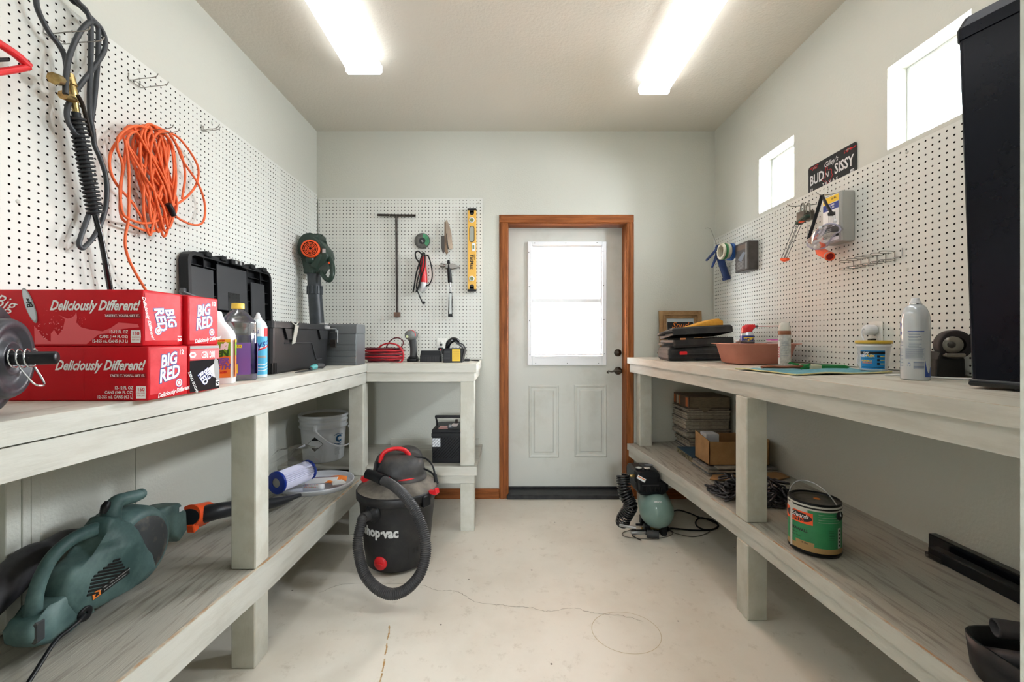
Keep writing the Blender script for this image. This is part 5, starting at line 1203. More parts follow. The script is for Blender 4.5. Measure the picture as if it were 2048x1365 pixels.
def crumple(w, h, d_, seed, m_, M, amp=.02):
    r = random.Random(seed); n = 9; vs = []
    for j in range(n):
        for i in range(n):
            u, v = i / (n - 1) - .5, j / (n - 1) - .5
            vs.append((u * w + r.uniform(-amp, amp) * .4, v * h + r.uniform(-amp, amp) * .4, d_ * math.cos(u * 3) * math.cos(v * 3) + r.uniform(-amp, amp)))
    fs = [(j * n + i, j * n + i + 1, (j + 1) * n + i + 1, (j + 1) * n + i) for j in range(n - 1) for i in range(n - 1)]
    mb = MB(); mb.add(vs, fs, m_, False, M); return mb
FILM = glass_mat('plastic_film', (.95, .95, .95), .12, .08)
single('plastic_bag', crumple(.26, .22, .09, 3, FILM, Matrix.Translation((-1.19, 2.42, SL + .14)) @ rz(.3) @ rx(.5), .018), 'crumpled clear plastic bag over the filter cartridge', 'plastic bag', (-1.12, 2.34, SL + .03))
t = Thing('blue_box', 'small blue, red and white carton lying in the tray', 'box', (-1.06, 2.42, SL))
BM_ = Matrix.Translation((-1.045, 2.43, SL + .034)) @ rz(.12) @ rx(-.25); m = MB(); m.box(-.085, .085, -.03, .03, -.014, .016, WHITEI, M=BM_); t.part('box_body', m)
t.part('print', MB().quad(.168, .058, mat('box_navy', '2f4a80', .4), BM_ @ tr(0, 0, .0165)).quad(.168, .010, REDI, BM_ @ tr(0, -.026, .0168)).quad(.05, .014, WHITEI, BM_ @ tr(.03, .014, .017)), 'blue and red print')
t = Thing('test_strip_bottle', 'white test strip bottle dotted with coloured squares, front of the tray', 'bottle', (-1.0, 2.34, SL))
BT = frame((-1.055, 2.335, SL + .026), (1, .06, .0), (0, 0, 1)); m = MB(); m.lathe([(.0005, -.05), (.0165, -.05), (.017, .035)], WHITEP, BT @ ry(PI / 2), 20); t.part('bottle', m)
t.part('cap', MB().lathe([(.0185, .035), (.0185, .055), (.0005, .055)], WHITEP, BT @ ry(PI / 2), 20, cap=(True, False)))
m = MB(); r_ = random.Random(5)
for i in range(9):
    for j in range(3):
        a = -PI / 2 + (j - 1) * .45 + .25; y, z = -math.cos(a - PI / 2 + PI / 2) * 0, 0
        px_, rad = -.04 + i * .008, .0173; q = 1.1 - j * .42
        m.add([BT @ Vector((px_ + dx, rad * math.sin(q + dq), rad * math.cos(q + dq))) for dx, dq in ((0, 0), (.004, 0), (.004, .2), (0, .2))], [(0, 1, 2, 3)], r_.choice([REDI, GREENI, PURPLEI, BLACKI, REDI, ORANGEI]))
t.part('colour_chart', m, 'coloured squares')
t = Thing('orange_packet', 'crinkled orange and white packet at the right of the tray', 'packet', (-.99, 2.45, SL))
def pillow(w, h, th, mA, M, seed=1):
    r = random.Random(seed); mb = MB(); n = 9
    for s_ in (1, -1):
        vs = [((i / (n - 1) - .5) * w, (j / (n - 1) - .5) * h, s_ * th * (max(0, math.sin(PI * i / (n - 1)) * math.sin(PI * j / (n - 1))) ** .5) + (r.uniform(-.002, .002) if 0 < i < n - 1 and 0 < j < n - 1 else 0)) for j in range(n) for i in range(n)]
        fs = [(j * n + i, j * n + i + 1, (j + 1) * n + i + 1, (j + 1) * n + i)[::s_] for j in range(n - 1) for i in range(n - 1)]; mb.add(vs, fs, mA, True, M)
    return mb
t.part('packet_body', pillow(.11, .09, .018, ORANGEI, Matrix.Translation((-.975, 2.45, SL + .032)) @ rz(.3), 2), 'orange wrapper')
t.part('packet_end', pillow(.07, .07, .012, WHITEI, Matrix.Translation((-.945, 2.405, SL + .030)) @ rz(.5), 3), 'white wrapper end')
single('blue_capsule', MB().lathe([(.015, 0), (.015, .012), (.0005, .013)], SKYI, tr(-.985, 2.54, SL + .004), 20), 'small light blue round piece beside the orange packet', 'capsule', (-.985, 2.54, SL))

# ---- car battery on the corner bench shelf
t = Thing('car_battery', 'black car battery with a white sticker beside the bench leg', 'battery', (-.42, 2.8, RS))
x0, x1, ya, yb = BX(862.5, 2.72), BX(917.5, 2.72), 2.72, 2.98; Z0 = RS + .0005
x1 = -.30
m = MB(); m.box(x0 + .004, x1 - .002, ya + .004, yb, Z0, Z0 + .175, BLACK, .004)
for k in range(-6, 8):
    a_ = x0 + .02 + k * .018; m_ = []
    u0, v0 = a_, .03; u1, v1 = a_ + .12, .16
    if u0 < x0 + .008: v0 += (x0 + .008 - u0) * 1.08; u0 = x0 + .008
    if u1 > x1 - .008: v1 -= (u1 - x1 + .008) * 1.08; u1 = x1 - .008
    if v1 > v0: m.tube([(u0, ya + .004, Z0 + v0), (u1, ya + .004, Z0 + v1)], .0016, BLACKG, 5, 1)
t.part('case', m)
t.part('cover', MB().box(x0, x1 + .002, ya, yb + .004, Z0 + .165, Z0 + .190, BLACK, .003).box(x0 + .002, x1, ya + .003, yb, Z0 + .190, Z0 + .212, BLACK, .004))
m = MB(); m.box(x0 + .04, x0 + .10, ya + .03, ya + .11, Z0 + .212, Z0 + .2135, mat('pink_label', 'c99a96', .6)); m.box(x0 + .11, x0 + .15, ya + .10, ya + .2, Z0 + .212, Z0 + .2135, mat('pale_label', 'd8cfcd', .6)); m.cyl((x0 + .11, ya + .06, Z0 + .212), (x0 + .11, ya + .06, Z0 + .22), .018, GREY, n=16); m.cyl((x0 + .11, ya + .06, Z0 + .22), (x0 + .11, ya + .06, Z0 + .232), .009, LGREY, n=14)
m.cyl((x0 + .135, ya + .2, Z0 + .212), (x0 + .135, ya + .2, Z0 + .24), .009, IRON, n=12); t.part('terminals', m, 'terminals and torn labels')
m = MB(); hy = ya + .13
m.box(x0 + .0, x1, hy, hy + .02, Z0 + .262, Z0 + .278, BLACK, .003); m.tube([(x0 + .006, hy + .01, Z0 + .262), (x0 + .012, hy + .01, Z0 + .24), (x0 + .014, hy + .01, Z0 + .212)], .006, BLACK, 8, 2); m.tube([(x1 - .006, hy + .01, Z0 + .262), (x1 - .012, hy + .01, Z0 + .212)], .006, BLACK, 8, 1); t.part('carry_handle', m)
m = MB(); SM = frame((x0 + .032, ya + .003, Z0 + .13), (1, 0, 0), (-.02, 0, 1)); m.quad(.05, .054, mat('sticker_white', 'cfd4d8', .5), SM); m.text('Reader', .009, GREYI, SM, 0, .01, u0=-.008, v0=.014); m.text('12V 06', .009, GREYI, SM, 0, .02, u0=.0, v0=-.012); t.part('sticker', m, 'white sticker')

# ================================================================== SHOP VACUUM
t = Thing('shop_vacuum', 'dusty black drum vacuum with red latches and a ribbed hose', 'vacuum cleaner', (-.59, 2.32, 0))
vc = (-.592, 2.315); T_ = tr(*vc, 0); DR = mat('vac_drum_black', '1c1b1d', .5, col2='2e2c2b', ns=12, lo=.5, hi=.75, detail=10, bump=.05, bs=200)
DUST = mat('dusty_lid', '3a3835', .8, col2='8f867a', ns=5, lo=.38, hi=.68, detail=10)
m = MB(); m.lathe([(.0005, .012), (.150, .012), (.160, .02), (.172, .10), (.182, .20), (.192, .30), (.198, .352), (.206, .356), (.212, .362), (.213, .395), (.208, .402), (.0005, .402)], DR, T_, 64); t.part('drum', m)
m = MB(); m.lathe([(.208, .400), (.205, .408), (.185, .424), (.15, .440), (.12, .45), (.0005, .452)], DUST, T_, 56); t.part('lid', m, 'dust covered lid')
mh = (vc[0] + .0, vc[1] + .03); MM = tr(mh[0], mh[1], .445) @ rz(.5)
m = MB(); m.lathe([(.150, 0), (.148, .012), (.140, .018), (.142, .030), (.135, .07), (.118, .105), (.085, .122), (.0005, .128)], mat('vac_motor_cover', '2f2e2f', .55, col2='57524d', ns=6, lo=.45, hi=.75, detail=10), MM, 48, sx=.93, sy=1.05, power=2.6); t.part('motor_cover', m)
t.part('red_seam', MB().torus(.139, .006, REDP, MM @ tr(0, 0, .018), 48, 6, .93, 1.05), 'thin red seam')
m = MB(); hh = [(-.085, .0, .105), (-.078, 0, .145), (-.055, 0, .170), (-.01, 0, .180), (.035, 0, .170), (.062, 0, .14), (.072, 0, .10)]
HR = tr(mh[0] + .0, mh[1] - .05, .425) @ rz(.35)
m.tube([HR @ Vector(v) for v in hh], [.014, .015, .015, .014, .015, .016, .016], REDP, 12, 5, flat=(.75, 1.25)); t.part('handle', m, 'red carry handle')
m = MB(); 
for q in (hh[0], hh[-1]): m.tube([HR @ Vector((q[0] * 1.04, q[1], q[2] - .03)), HR @ Vector((q[0], q[1], q[2] + .012))], .021, BLACK, 12, 1)
m.ball(HR @ Vector((.0, .05, .085)), .075, BLACK, 20, None, 1, 1, .7) if False else None
t.part('handle_mounts', m)
m = MB(); m.ball((mh[0] + .03, mh[1] + .06, .52), .085, mat('vac_motor_cover', '2f2e2f', .55), 24, None, 1, 1, .85); t.part('rear_vent_dome', m)
fb = math.atan2(-vc[1], -vc[0]); LMk = frame(W(769, 962, 2.19), (1, -.12, 0), (0, .25, 1)); m = MB(); m.quad(.055, .038, REDP, LMk); m.text('SHOP-VAC', .010, WHITEI, LMk, .1, .03, u0=.0, v0=-.012); t.part('logo_plate', m, 'small red plate')
t.part('power_switch', MB().box(-.018, .018, -.008, .008, 0, .006, BLACK, .002, M=tr(mh[0] - .02, mh[1] - .085, .553) @ rz(.3) @ rx(.25)).box(-.008, .008, -.005, .005, .005, .008, ORANGE, .001, M=tr(mh[0] - .02, mh[1] - .085, .553) @ rz(.3) @ rx(.25)), 'orange switch')
for (px, py, Y, rot) in ((735, 958, 2.29, .5), (866, 983, 2.22, -.55)):
    c = W(px, py, Y); m = MB(); m.prism([(-.028, -.014), (.024, -.014), (.034, -.002), (.030, .018), (.020, .020), (.016, .002), (-.028, .002)] if px > 800 else [(.028, -.014), (-.024, -.014), (-.034, -.002), (-.030, .018), (-.020, .012), (.028, .004)], .026, REDP, frame(c, (math.cos(rot), math.sin(rot), 0), (0, 0, 1)), .003); t.part('latch', m, 'red latch')
m = MB(); a = fb + .62; 
m.box(-.026, .026, -.010, .018, -.03, .028, BLACK, .005, M=tr(vc[0] + .212 * math.cos(a + .1), vc[1] + .212 * math.sin(a + .1), .365) @ rz(a + .1 + PI / 2)); t.part('latch_bracket', m)
wp = cylwrap(vc[0], vc[1], 0, lambda v: .172 + .02 * (v - .1) / .2 + .001, fb)
m = MB(); m.text('shop\u00b7vac', .068, mat('vac_print', 'c9cac9', .6), None, 0, .045, u0=-.098, v0=.225, wrap=wp, out=.0012, sx=.85); t.part('print', m, 'white lettering')
m = MB(); ai = fb - .66; ip = Vector((vc[0] + .188 * math.cos(ai), vc[1] + .188 * math.sin(ai), .325)); iN = Vector((math.cos(ai), math.sin(ai), 0)); IM = frame(ip, Vector((-iN.y, iN.x, 0)), (0, 0, 1))
m.lathe([(.044, -.01), (.046, .008), (.042, .012), (.034, .012), (.032, .026), (.026, .028), (.024, .04), (.018, .042)], BLACK, IM, 28); t.part('hose_inlet', m)
ad = fb - .52; dp = Vector((vc[0] + .160 * math.cos(ad), vc[1] + .160 * math.sin(ad), .068)); DM_ = frame(dp, Vector((-math.sin(ad), math.cos(ad), 0)), (0, 0, 1)); t.part('drain_cap', MB().lathe([(.034, -.01), (.034, .014), (.028, .018), (.0005, .018)], REDP, DM_, 28).box(-.02, .02, -.004, .004, .017, .024, REDP, .002, M=DM_), 'red drain cap')
m = MB()
for k in range(2): m.wrap_rect(.075 + k * .02, .087 + k * .02, .105, .13, BLACKI, wp, 4, .0008)
m.wrap_rect(.05, .053, .08, .14, BLACKI, wp, 2, .0008); t.part('moulded_recess', m)
hose = [ip + iN * .03, ip + iN * .06 + Vector((-.006, -.01, .0)), W(724, 1042, 2.06), W(716, 1080, 2.02), W(719, 1115, 1.98), W(730, 1150, 1.93), W(752, 1176, 1.90), W(782, 1189, 1.88), W(812, 1180, 1.88), W(838, 1152, 1.89), W(850, 1118, 1.91), W(851, 1085, 1.93), W(843, 1050, 1.96), W(826, 1015, 1.99), W(803, 986, 2.04), W(780, 968, 2.12), W(763, 960, 2.16)]
P = catmull(hose, 12); acc = [0.0]
for a, b in zip(P, P[1:]): acc.append(acc[-1] + (b - a).length)
pit = .0085; tot = acc[-1]; n_ = int(tot / pit); rs_ = []; pp = []
def at_len(s):
    for i in range(len(acc) - 1):
        if acc[i + 1] >= s: return P[i] + (P[i + 1] - P[i]) * ((s - acc[i]) / max(1e-9, acc[i + 1] - acc[i]))
    return P[-1]
for k in range(n_):
    for f_, r0 in ((0, .0198), (.28, .0242), (.55, .0242), (.8, .0198)): pp.append(at_len((k + f_) * pit)); rs_.append(r0)
m = MB(); HS = mat('vac_hose', '302f30', .5, col2='4a4745', ns=14, lo=.5, hi=.8); m.tube(pp, rs_, HS, 16, 1); 
t.part('hose', m, 'grey-black corrugated hose')
t.part('hose_cuff', MB().tube([W(766, 961, 2.15), W(750, 953, 2.19), W(734, 948, 2.21)], [.026, .026, .024], BLACK, 18, 4), 'smooth black cuff')
m = MB(); m.tube([W(828, 914, 2.3), W(850, 917, 2.3), W(864, 930, 2.26), W(870, 950, 2.24), W(874, 963, 2.22)], .0048, BLACK, 8, 5); m.tube([W(848, 938, 2.28), W(862, 945, 2.25), W(870, 955, 2.23), W(876, 968, 2.22)], .0048, BLACK, 8, 5); m.tube([W(870, 950, 2.235), W(872, 965, 2.22)], .010, BLACK, 8, 1); t.part('power_cord', m)
for a in (fb - .9, fb + .3, fb + 1.6, fb + 3.2):
    c = Vector((vc[0] + .125 * math.cos(a), vc[1] + .125 * math.sin(a), .011)); t.part('caster', MB().cyl(c - Vector((.008, 0, 0)), c + Vector((.008, 0, 0)), .0108, BLACK, n=14))
# ================================================================== AIR COMPRESSOR
t = Thing('air_compressor', 'small grey-green pancake air compressor with a black coiled hose, beside the door', 'air compressor', (.87, 2.66, 0))
TANK = mat('compressor_green', '7d9991', .35, coat=.2, col2='87a29a', ns=8)
AM = tr(.893, 2.565, .134) @ rz(-.22)         # local y runs along the tank away from the viewer
m = MB(); R = .101
prof = [(.0005, 0), (.045, .006), (.075, .02), (.094, .042), (R, .07), (R, .20), (.094, .228), (.075, .25), (.045, .264), (.0005, .27)]
m.lathe(prof, TANK, AM @ frame((0, -.0, 0), (0, 0, 1), (1, 0, 0)), 48); t.part('tank', m)
LT_ = frame((.868, 2.5475, .245), (1, -.1, 0), (0, .45, 1)); m = MB(); m.text('SENCO', .014, WHITEI, AM @ frame((.0, -.004 + .012, .078), (1, 0, 0), (0, .75, .66)), .1, .03, out=.003); t.part('print', m, 'white lettering')
HX0, HX1 = .778, .936; m = MB(); HY = 2.63
m.loft([rrect(HX0 + .04, .96, HY + .03, HY + .20, .02, .222, 3), rrect(HX0 + .022, .972, HY + .01, HY + .22, .02, .240, 3), rrect(HX0 + .008, .985, HY, HY + .22, .02, .262, 3), rrect(HX0 + .004, .985, HY, HY + .22, .025, .305, 3), rrect(HX0, HX1, HY, HY + .22, .025, .312, 3), rrect(HX0, HX1, HY, HY + .22, .025, .345, 3), rrect(HX0 + .002, HX1 - .008, HY + .01, HY + .21, .03, .370, 3), rrect(HX0 + .02, HX1 - .025, HY + .03, HY + .19, .03, .378, 3)], BLACK, False); sh = t.part('pump_shroud', m)
m = MB()
for k in range(9): m.box(HX0 + .05 + k * .013, HX0 + .055 + k * .013, HY - .003, HY + .004, .255, .285, BLACKG)
m.box(HX0 + .04, HX1 - .015, HY - .004, HY + .003, .293, .297, DKGREY); t.part('cooling_slots', m, None, sh)
for cx, cy in ((HX0 + .035, HY + .05), (HX0 + .085, HY + .045)):
    m = MB(); m.cyl((cx, cy, .366), (cx, cy, .386), .020, BLACK, n=24); m.torus(.019, .002, CHROME, tr(cx, cy, .387), 24, 6); m.disc(.017, mat('gauge_face', 'b9beb8', .4), tr(cx, cy, .3865), 20); t.part('gauge', m, 'round gauge with chrome rim')
m = MB(); m.box(HX0 + .07, HX1 - .03, HY + .08, HY + .17, .376, .383, DKGREY, .004); m.quad(.05, .03, GREYI, tr(HX0 + .12, HY + .12, .3835)); t.part('control_panel', m)
m = MB(); SMf = frame((HX0 + .035, HY - .002, .335), (1, 0, 0), (0, .1, 1)); m.quad(.055, .022, WHITEI, SMf @ rz(-.5)); m.quad(.05, .005, ORANGEI, SMf @ rz(-.5) @ tr(0, .004, .0004)); t.part('safety_sticker', m, 'orange and white sticker')
m = MB(); fitp = Vector((HX0 - .012, HY + .02, .345)); m.tube([(HX0 + .012, HY + .03, .345), fitp, fitp + Vector((-.02, 0, 0))], [.008, .010, .007], BRASS, 8, 2); t.part('outlet_fitting', m, 'brass outlet fitting')
for dx, yy in ((-.05, 2.63), (.045, 2.61), (-.03, 2.77), (.06, 2.75)): t.part('foot', MB().box(.895 + dx - .018, .895 + dx + .018, yy - .02, yy + .02, 0, .055, BLACK, .006), 'black foot')
m = MB(); cl_ = [W(1246, 950, 2.60), W(1247, 965, 2.59), W(1250, 985, 2.57), W(1257, 1002, 2.55), W(1261, 1013, 2.54), W(1255, 1025, 2.56), W(1247, 1038, 2.58), W(1245, 1046, 2.60)]
CP = catmull(cl_, 40); L_ = len(CP); turns = 23; pp = []; 
for i, p in enumerate(CP):
    u = i / (L_ - 1); tg = (CP[min(i + 1, L_ - 1)] - CP[max(i - 1, 0)]).normalized(); a = Vector((0, 1, 0)); b = tg.cross(a).normalized(); a = b.cross(tg)
    dens = u + .035 * math.sin(2 * PI * u * 1.0 - PI)
    ph = 2 * PI * turns * dens; rr2 = .037; pp.append(p + (a * math.cos(ph) + b * math.sin(ph)) * rr2)
PPc = []
for a, b in zip(pp, pp[1:]): PPc += [a, a.lerp(b, .5)]
# rebuild at fine phase steps so every turn is round
pp = []; N_ = turns * 18
for k in range(N_ + 1):
    u = k / N_; f = u * (L_ - 1); i = min(int(f), L_ - 2); p = CP[i].lerp(CP[i + 1], f - i); tg = (CP[min(i + 2, L_ - 1)] - CP[max(i - 1, 0)]).normalized(); a = Vector((0, 1, 0)); b = tg.cross(a).normalized(); a = b.cross(tg); ph = 2 * PI * turns * u
    pp.append(p + (a * math.cos(ph) + b * math.sin(ph)) * .036)
m.tube(pp, .0062, BLACKG, 7, 1); t.part('coil_hose', m, 'glossy black coiled hose')
m = MB(); m.tube([W(1240, 1051, 2.5), W(1255, 1054, 2.46), W(1272, 1056, 2.44)], .008, STEEL, 8, 3); t.part('hose_fitting', m, 'steel hose fitting')
m = MB(); m.tube([Vector((.96, 2.68, .04)), WZ(1350, 1022, .008), WZ(1376, 1026, .006), WZ(1400, 1036, .006), WZ(1422, 1040, .006), WZ(1436, 1049, .006), WZ(1430, 1058, .006), WZ(1410, 1060, .006), WZ(1394, 1053, .006), WZ(1392, 1043, .006), WZ(1403, 1036, .012), WZ(1425, 1044, .012), WZ(1437, 1052, .012), WZ(1425, 1060, .006), WZ(1390, 1061, .006), WZ(1340, 1057, .006)], .0048, BLACK, 8, 6); t.part('power_cord', m, 'black power cord')
t = Thing('air_chuck', 'brass and steel air fittings with a knurled knob on the floor before the compressor', 'air tool', (.72, 2.35, 0))
m = MB(); def_ = WZ
m.tube([WZ(1262, 1066, .03), WZ(1275, 1066, .03), WZ(1292, 1066, .03)], [.009, .011, .008], STEEL, 10, 2); m.box(-.014, .014, -.010, .010, -.018, .016, IRON, .003, M=Matrix.Translation(WZ(1268, 1064, .03)) @ rz(.3)); t.part('valve_body', m, 'steel valve body')
t.part('knob', MB().cyl(WZ(1294, 1068, .027), WZ(1318, 1071, .027), .022, DKGREY, n=14), 'knurled dark knob')
m = MB(); m.tube([WZ(1283, 1057, .02), WZ(1300, 1056, .02), WZ(1326, 1058, .02)], [.008, .012, .010], BRASS, 8, 3)
for k in range(4): m.torus(.012, .0025, BRASS, frame(WZ(1302 + k * 6, 1056.5, .02), (0, 1, 0), (0, 0, 1)), 14, 6)
t.part('brass_coupler', m, 'brass coupler')
t.part('air_hose', MB().tube([WZ(1262, 1062, .02), WZ(1290, 1062, .018), WZ(1320, 1064, .015), WZ(1338, 1060, .012), WZ(1330, 1054, .01), WZ(1300, 1050, .01), WZ(1272, 1050, .01)], .0075, BLACK, 8, 5))
t.part('lever', MB().tube([WZ(1264, 1072, .012), WZ(1275, 1078, .005), WZ(1282, 1081, .004)], .0035, IRON, 6, 3))
t = Thing('cable_loop', 'thin grey cable looping on the floor in front of the compressor', 'cable', (.75, 2.4, 0))
single_m = MB().tube([WZ(1262, 1060, .004), WZ(1246, 1066, .004), WZ(1248, 1073, .004), WZ(1270, 1077, .004), WZ(1310, 1078, .004), WZ(1340, 1072, .004), WZ(1345, 1064, .004), WZ(1335, 1059, .004), WZ(1350, 1067, .004), WZ(1385, 1074, .004), WZ(1412, 1068, .004), WZ(1425, 1058, .004)], .0026, mat('grey_cable', '6f695f', .5), 6, 6)
t.part('cable', single_m)

# ================================================================== RIGHT BENCH TOP
def ZR(x): return zr_top(x) + .0006
# picture frame leaning on the back wall
t = Thing('picture_frame', 'wooden picture frame with orange script on black, leaning on the back wall', 'picture frame', (1.24, 3.17, RT))
fx0, fx1 = BX(1320, 3.16), BX(1405, 3.16); fw = fx1 - fx0; fh_ = .335; PFM = frame(((fx0 + fx1) / 2, 3.165, ZR(1.2) + .004), (1, 0, 0), (0, .085, 1))
FW = mat('light_oak_frame', 'a27f55', .5, col2='86653f', ns=8, nstretch=(2, 6, 2)); m = MB()
for d0, d1, z in ((0, .028, .018), (.026, .034, .024), (.032, .048, .014), (.046, .056, .010)):
    x0_, x1_ = -fw / 2, fw / 2
    m.box(x0_ + d0, x0_ + d1, d0, fh_ - d0, 0, z, FW, .001, M=PFM); m.box(x1_ - d1, x1_ - d0, d0, fh_ - d0, 0, z, FW, .001, M=PFM)
    m.box(x0_ + d1, x1_ - d1, fh_ - d1, fh_ - d0, 0, z, FW, .001, M=PFM); m.box(x0_ + d1, x1_ - d1, d0, d1, 0, z, FW, .001, M=PFM)
t.part('frame', m)
m = MB(); m.box(-fw / 2 + .05, fw / 2 - .05, .05, fh_ - .05, .002, .004, mat('mat_board', 'b9c3c8', .6), M=PFM); m.quad(fw - .122, fh_ - .15, mat('print_black', '16171c', .5), PFM @ tr(.0, fh_ / 2 - .008, .005))
m.text('Spud', .062, ORANGEI, PFM @ tr(-.004, fh_ - .108, .006), .35, -.004, out=.0006); m.text('Ca', .04, ORANGEI, PFM @ tr(-.05, fh_ - .168, .006), .35, -.004, out=.0006); m.quad(.02, .0016, WHITEI, PFM @ tr(-.075, fh_ - .128, .006)); t.part('print', m, 'black print with orange script')
# black tool cases
def case(mb, x0, x1, y0, y1, z, h, m_, M=None, lip=.004):
    mb.loft([rrect(x0 + .012, x1 - .012, y0 + .012, y1 - .012, .012, z, 3), rrect(x0, x1, y0, y1, .018, z + h * .22, 3), rrect(x0, x1, y0, y1, .018, z + h * .46, 3), rrect(x0 - lip, x1 + lip, y0 - lip, y1 + lip, .018, z + h * .47, 3), rrect(x0 - lip, x1 + lip, y0 - lip, y1 + lip, .018, z + h * .53, 3), rrect(x0, x1, y0, y1, .018, z + h * .54, 3), rrect(x0, x1, y0, y1, .018, z + h * .8, 3), rrect(x0 + .012, x1 - .012, y0 + .012, y1 - .012, .012, z + h, 3)], m_, False, M=M)
GC = mat('dusty_black_case', '2a2a2b', .6, col2='4a4846', ns=7, lo=.45, hi=.8, detail=9)
t = Thing('tool_case', 'wide black tool case with red latches, bottom one of the two', 'tool case', (1.2, 2.75, RT))
CB = tr(1.185, 2.72, ZR(1.16)) @ rz(-.10) @ ry(-.02); m = MB(); case(m, -.20, .205, -.13, .15, .002, .082, GC, CB); m.box(-.1, .06, -.137, -.12, .012, .07, BLACK, .004, M=CB) if False else None; t.part('case_body', m)
for xx in (-.115, .165): t.part('latch', MB().box(xx - .022, xx + .022, -.142, -.132, .040, .060, REDP, .003, M=CB), 'red latch')
t.part('carry_handle', MB().box(-.05, .12, -.150, -.134, .004, .020, BLACK, .004, M=CB), 'black carry handle')
t = Thing('tool_case', 'grimy black tool case gaping open, stacked on the red-latched one', 'tool case', (1.2, 2.7, RT + .09))
CB2 = tr(1.175, 2.705, ZR(1.16) + .089) @ rz(-.04) @ ry(-.055); m = MB(); m.loft([rrect(-.165, .18, -.115, .15, .014, .0, 3), rrect(-.172, .187, -.122, .15, .018, .012, 3), rrect(-.172, .187, -.122, .15, .018, .046, 3), rrect(-.166, .181, -.116, .146, .016, .046, 3), rrect(-.160, .175, -.11, .14, .016, .01, 3)], GC, False, (True, True), M=CB2); t.part('case_base', m)
CB3 = CB2 @ tr(0, .15, .05) @ rx(.0) @ ry(-.03) @ tr(0, -.15, .0); CB3 = CB2 @ tr(0, .15, .050) @ rx(-.10) @ tr(0, -.15, 0)
m = MB(); m.loft([rrect(-.160, .175, -.11, .14, .016, .036, 3), rrect(-.166, .181, -.116, .146, .016, .0, 3), rrect(-.172, .187, -.122, .15, .018, .0, 3), rrect(-.172, .187, -.122, .15, .018, .036, 3), rrect(-.162, .178, -.112, .14, .014, .046, 3)], GC, False, (True, True), M=CB3); t.part('case_lid', m)
m = MB(); m.tube([CB2 @ Vector(v) for v in ((-.165, -.10, .022), (-.212, -.09, .024), (-.215, .02, .024), (-.165, .04, .022))], .009, GC, 8, 2); m.tube([CB3 @ Vector(v) for v in ((-.165, -.10, .02), (-.212, -.09, .02), (-.215, .02, .02), (-.165, .04, .02))], .009, GC, 8, 2); t.part('carry_handle', m)
t.part('tool_tip', MB().box(-.13, -.10, -.125, -.11, .045, .056, mat('copper_orange', 'c07a45', .5), .002, M=CB2), 'copper coloured bit')
t = Thing('sanding_sponge', 'yellow-orange wedge on top of the stacked black tool cases', 'sponge', (1.15, 2.65, RT + .2))
YW = mat('sponge_yellow', 'd8a23c', .8, col2='c98f2e', ns=20, bump=.2, bs=150)
zt = (CB3 @ Vector((0, -.06, .046))).z
m = MB(); m.prism([(-.095, 0), (.115, 0), (.116, .034), (.09, .05), (.06, .046), (.0, .034), (-.085, .012), (-.097, .006)], .10, YW, frame((1.19, 2.66, zt - .004), (1, 0, -.05 + .11), (0, 0, 1)), .005, 2); single_ = t.part('wedge', m)

# pink tub
t = Thing('wash_tub', 'dusty pink plastic tub holding cans on the right bench', 'tub', (1.31, 2.28, RT))
PK = mat('dusty_pink', 'c98a78', .5, col2='bd7d6c', ns=6, detail=10); tcx, tcy = 1.305, 2.285; zt0 = ZR(1.31)
def tr_ring(w, d, z, r): return [(x, y, zz) for x, y, zz in rrect(tcx - w, tcx + w, tcy - d, tcy + d, r, z, 6)]
m = MB(); m.loft([tr_ring(.12, .10, zt0, .04), tr_ring(.135, .115, zt0 + .006, .05), tr_ring(.158, .137, zt0 + .100, .06), tr_ring(.180, .158, zt0 + .103, .07), tr_ring(.180, .158, zt0 + .107, .07), tr_ring(.158, .135, zt0 + .106, .06), tr_ring(.135, .112, zt0 + .01, .045)], PK, True, (True, True)); t.part('tub_body', m)
# spray lubricant can
ZT = zt0 + .0105
t = Thing('spray_can', 'blue and yellow lubricant spray can with red cap standing in the pink tub', 'spray can', (1.25, 2.25, RT))
wc = (1.245, 2.245); T_ = tr(*wc, ZT); m = MB(); m.lathe([(.0005, 0), (.031, 0), (.033, .004), (.033, .138), (.030, .143), (.024, .154), (.015, .158)], mat('can_navy', '1c2f7c', .3, .2), T_, 32); t.part('can_body', m)
m = MB(); m.lathe([(.0335, .137), (.0305, .143), (.024, .155), (.018, .159), (.0005, .159)], mat('can_silver', 'c6cbd2', .3, .6), T_, 32); t.part('shoulder', m, 'silver shoulder')
m = MB(); m.loft([[(wc[0] + x, wc[1] + y, ZT + z) for x, y, z in q] for q in [rrx(.024, .022, .152, -.004, 2.5), rrx(.028, .022, .170, .002, 2.5), rrx(.034, .020, .184, .010, 2.5), rrx(.022, .014, .194, .016, 2.5)]], REDP, True); m.tube([(wc[0] + .03, wc[1], ZT + .183), (wc[0] + .055, wc[1], ZT + .185)], .006, GREY, 8, 1); t.part('smart_cap', m, 'red spray cap')
t.part('straw', MB().cyl((wc[0] + .05, wc[1], ZT + .185), (wc[0] + .175, wc[1] + .01, ZT + .187), .0017, REDP, n=6), 'red straw')
wp = cylwrap(wc[0], wc[1], ZT, .0332, math.atan2(-wc[1], -wc[0]) + .12); m = MB()
m.prism([(0, 0)] * 3, 0, YELLOWI) if False else None
m.wrap_rect(-.020, .034, .098, .128, YELLOWI, wp, 10, .0003); m.text('WD-40', .024, BLUEI, None, 0, .05, u0=.007, v0=.113, wrap=wp, out=.0008, sx=.75); m.wrap_rect(-.04, .04, .02, .075, YELLOWI, wp, 14, .0003); t.part('label_print', m, 'yellow label lettering')
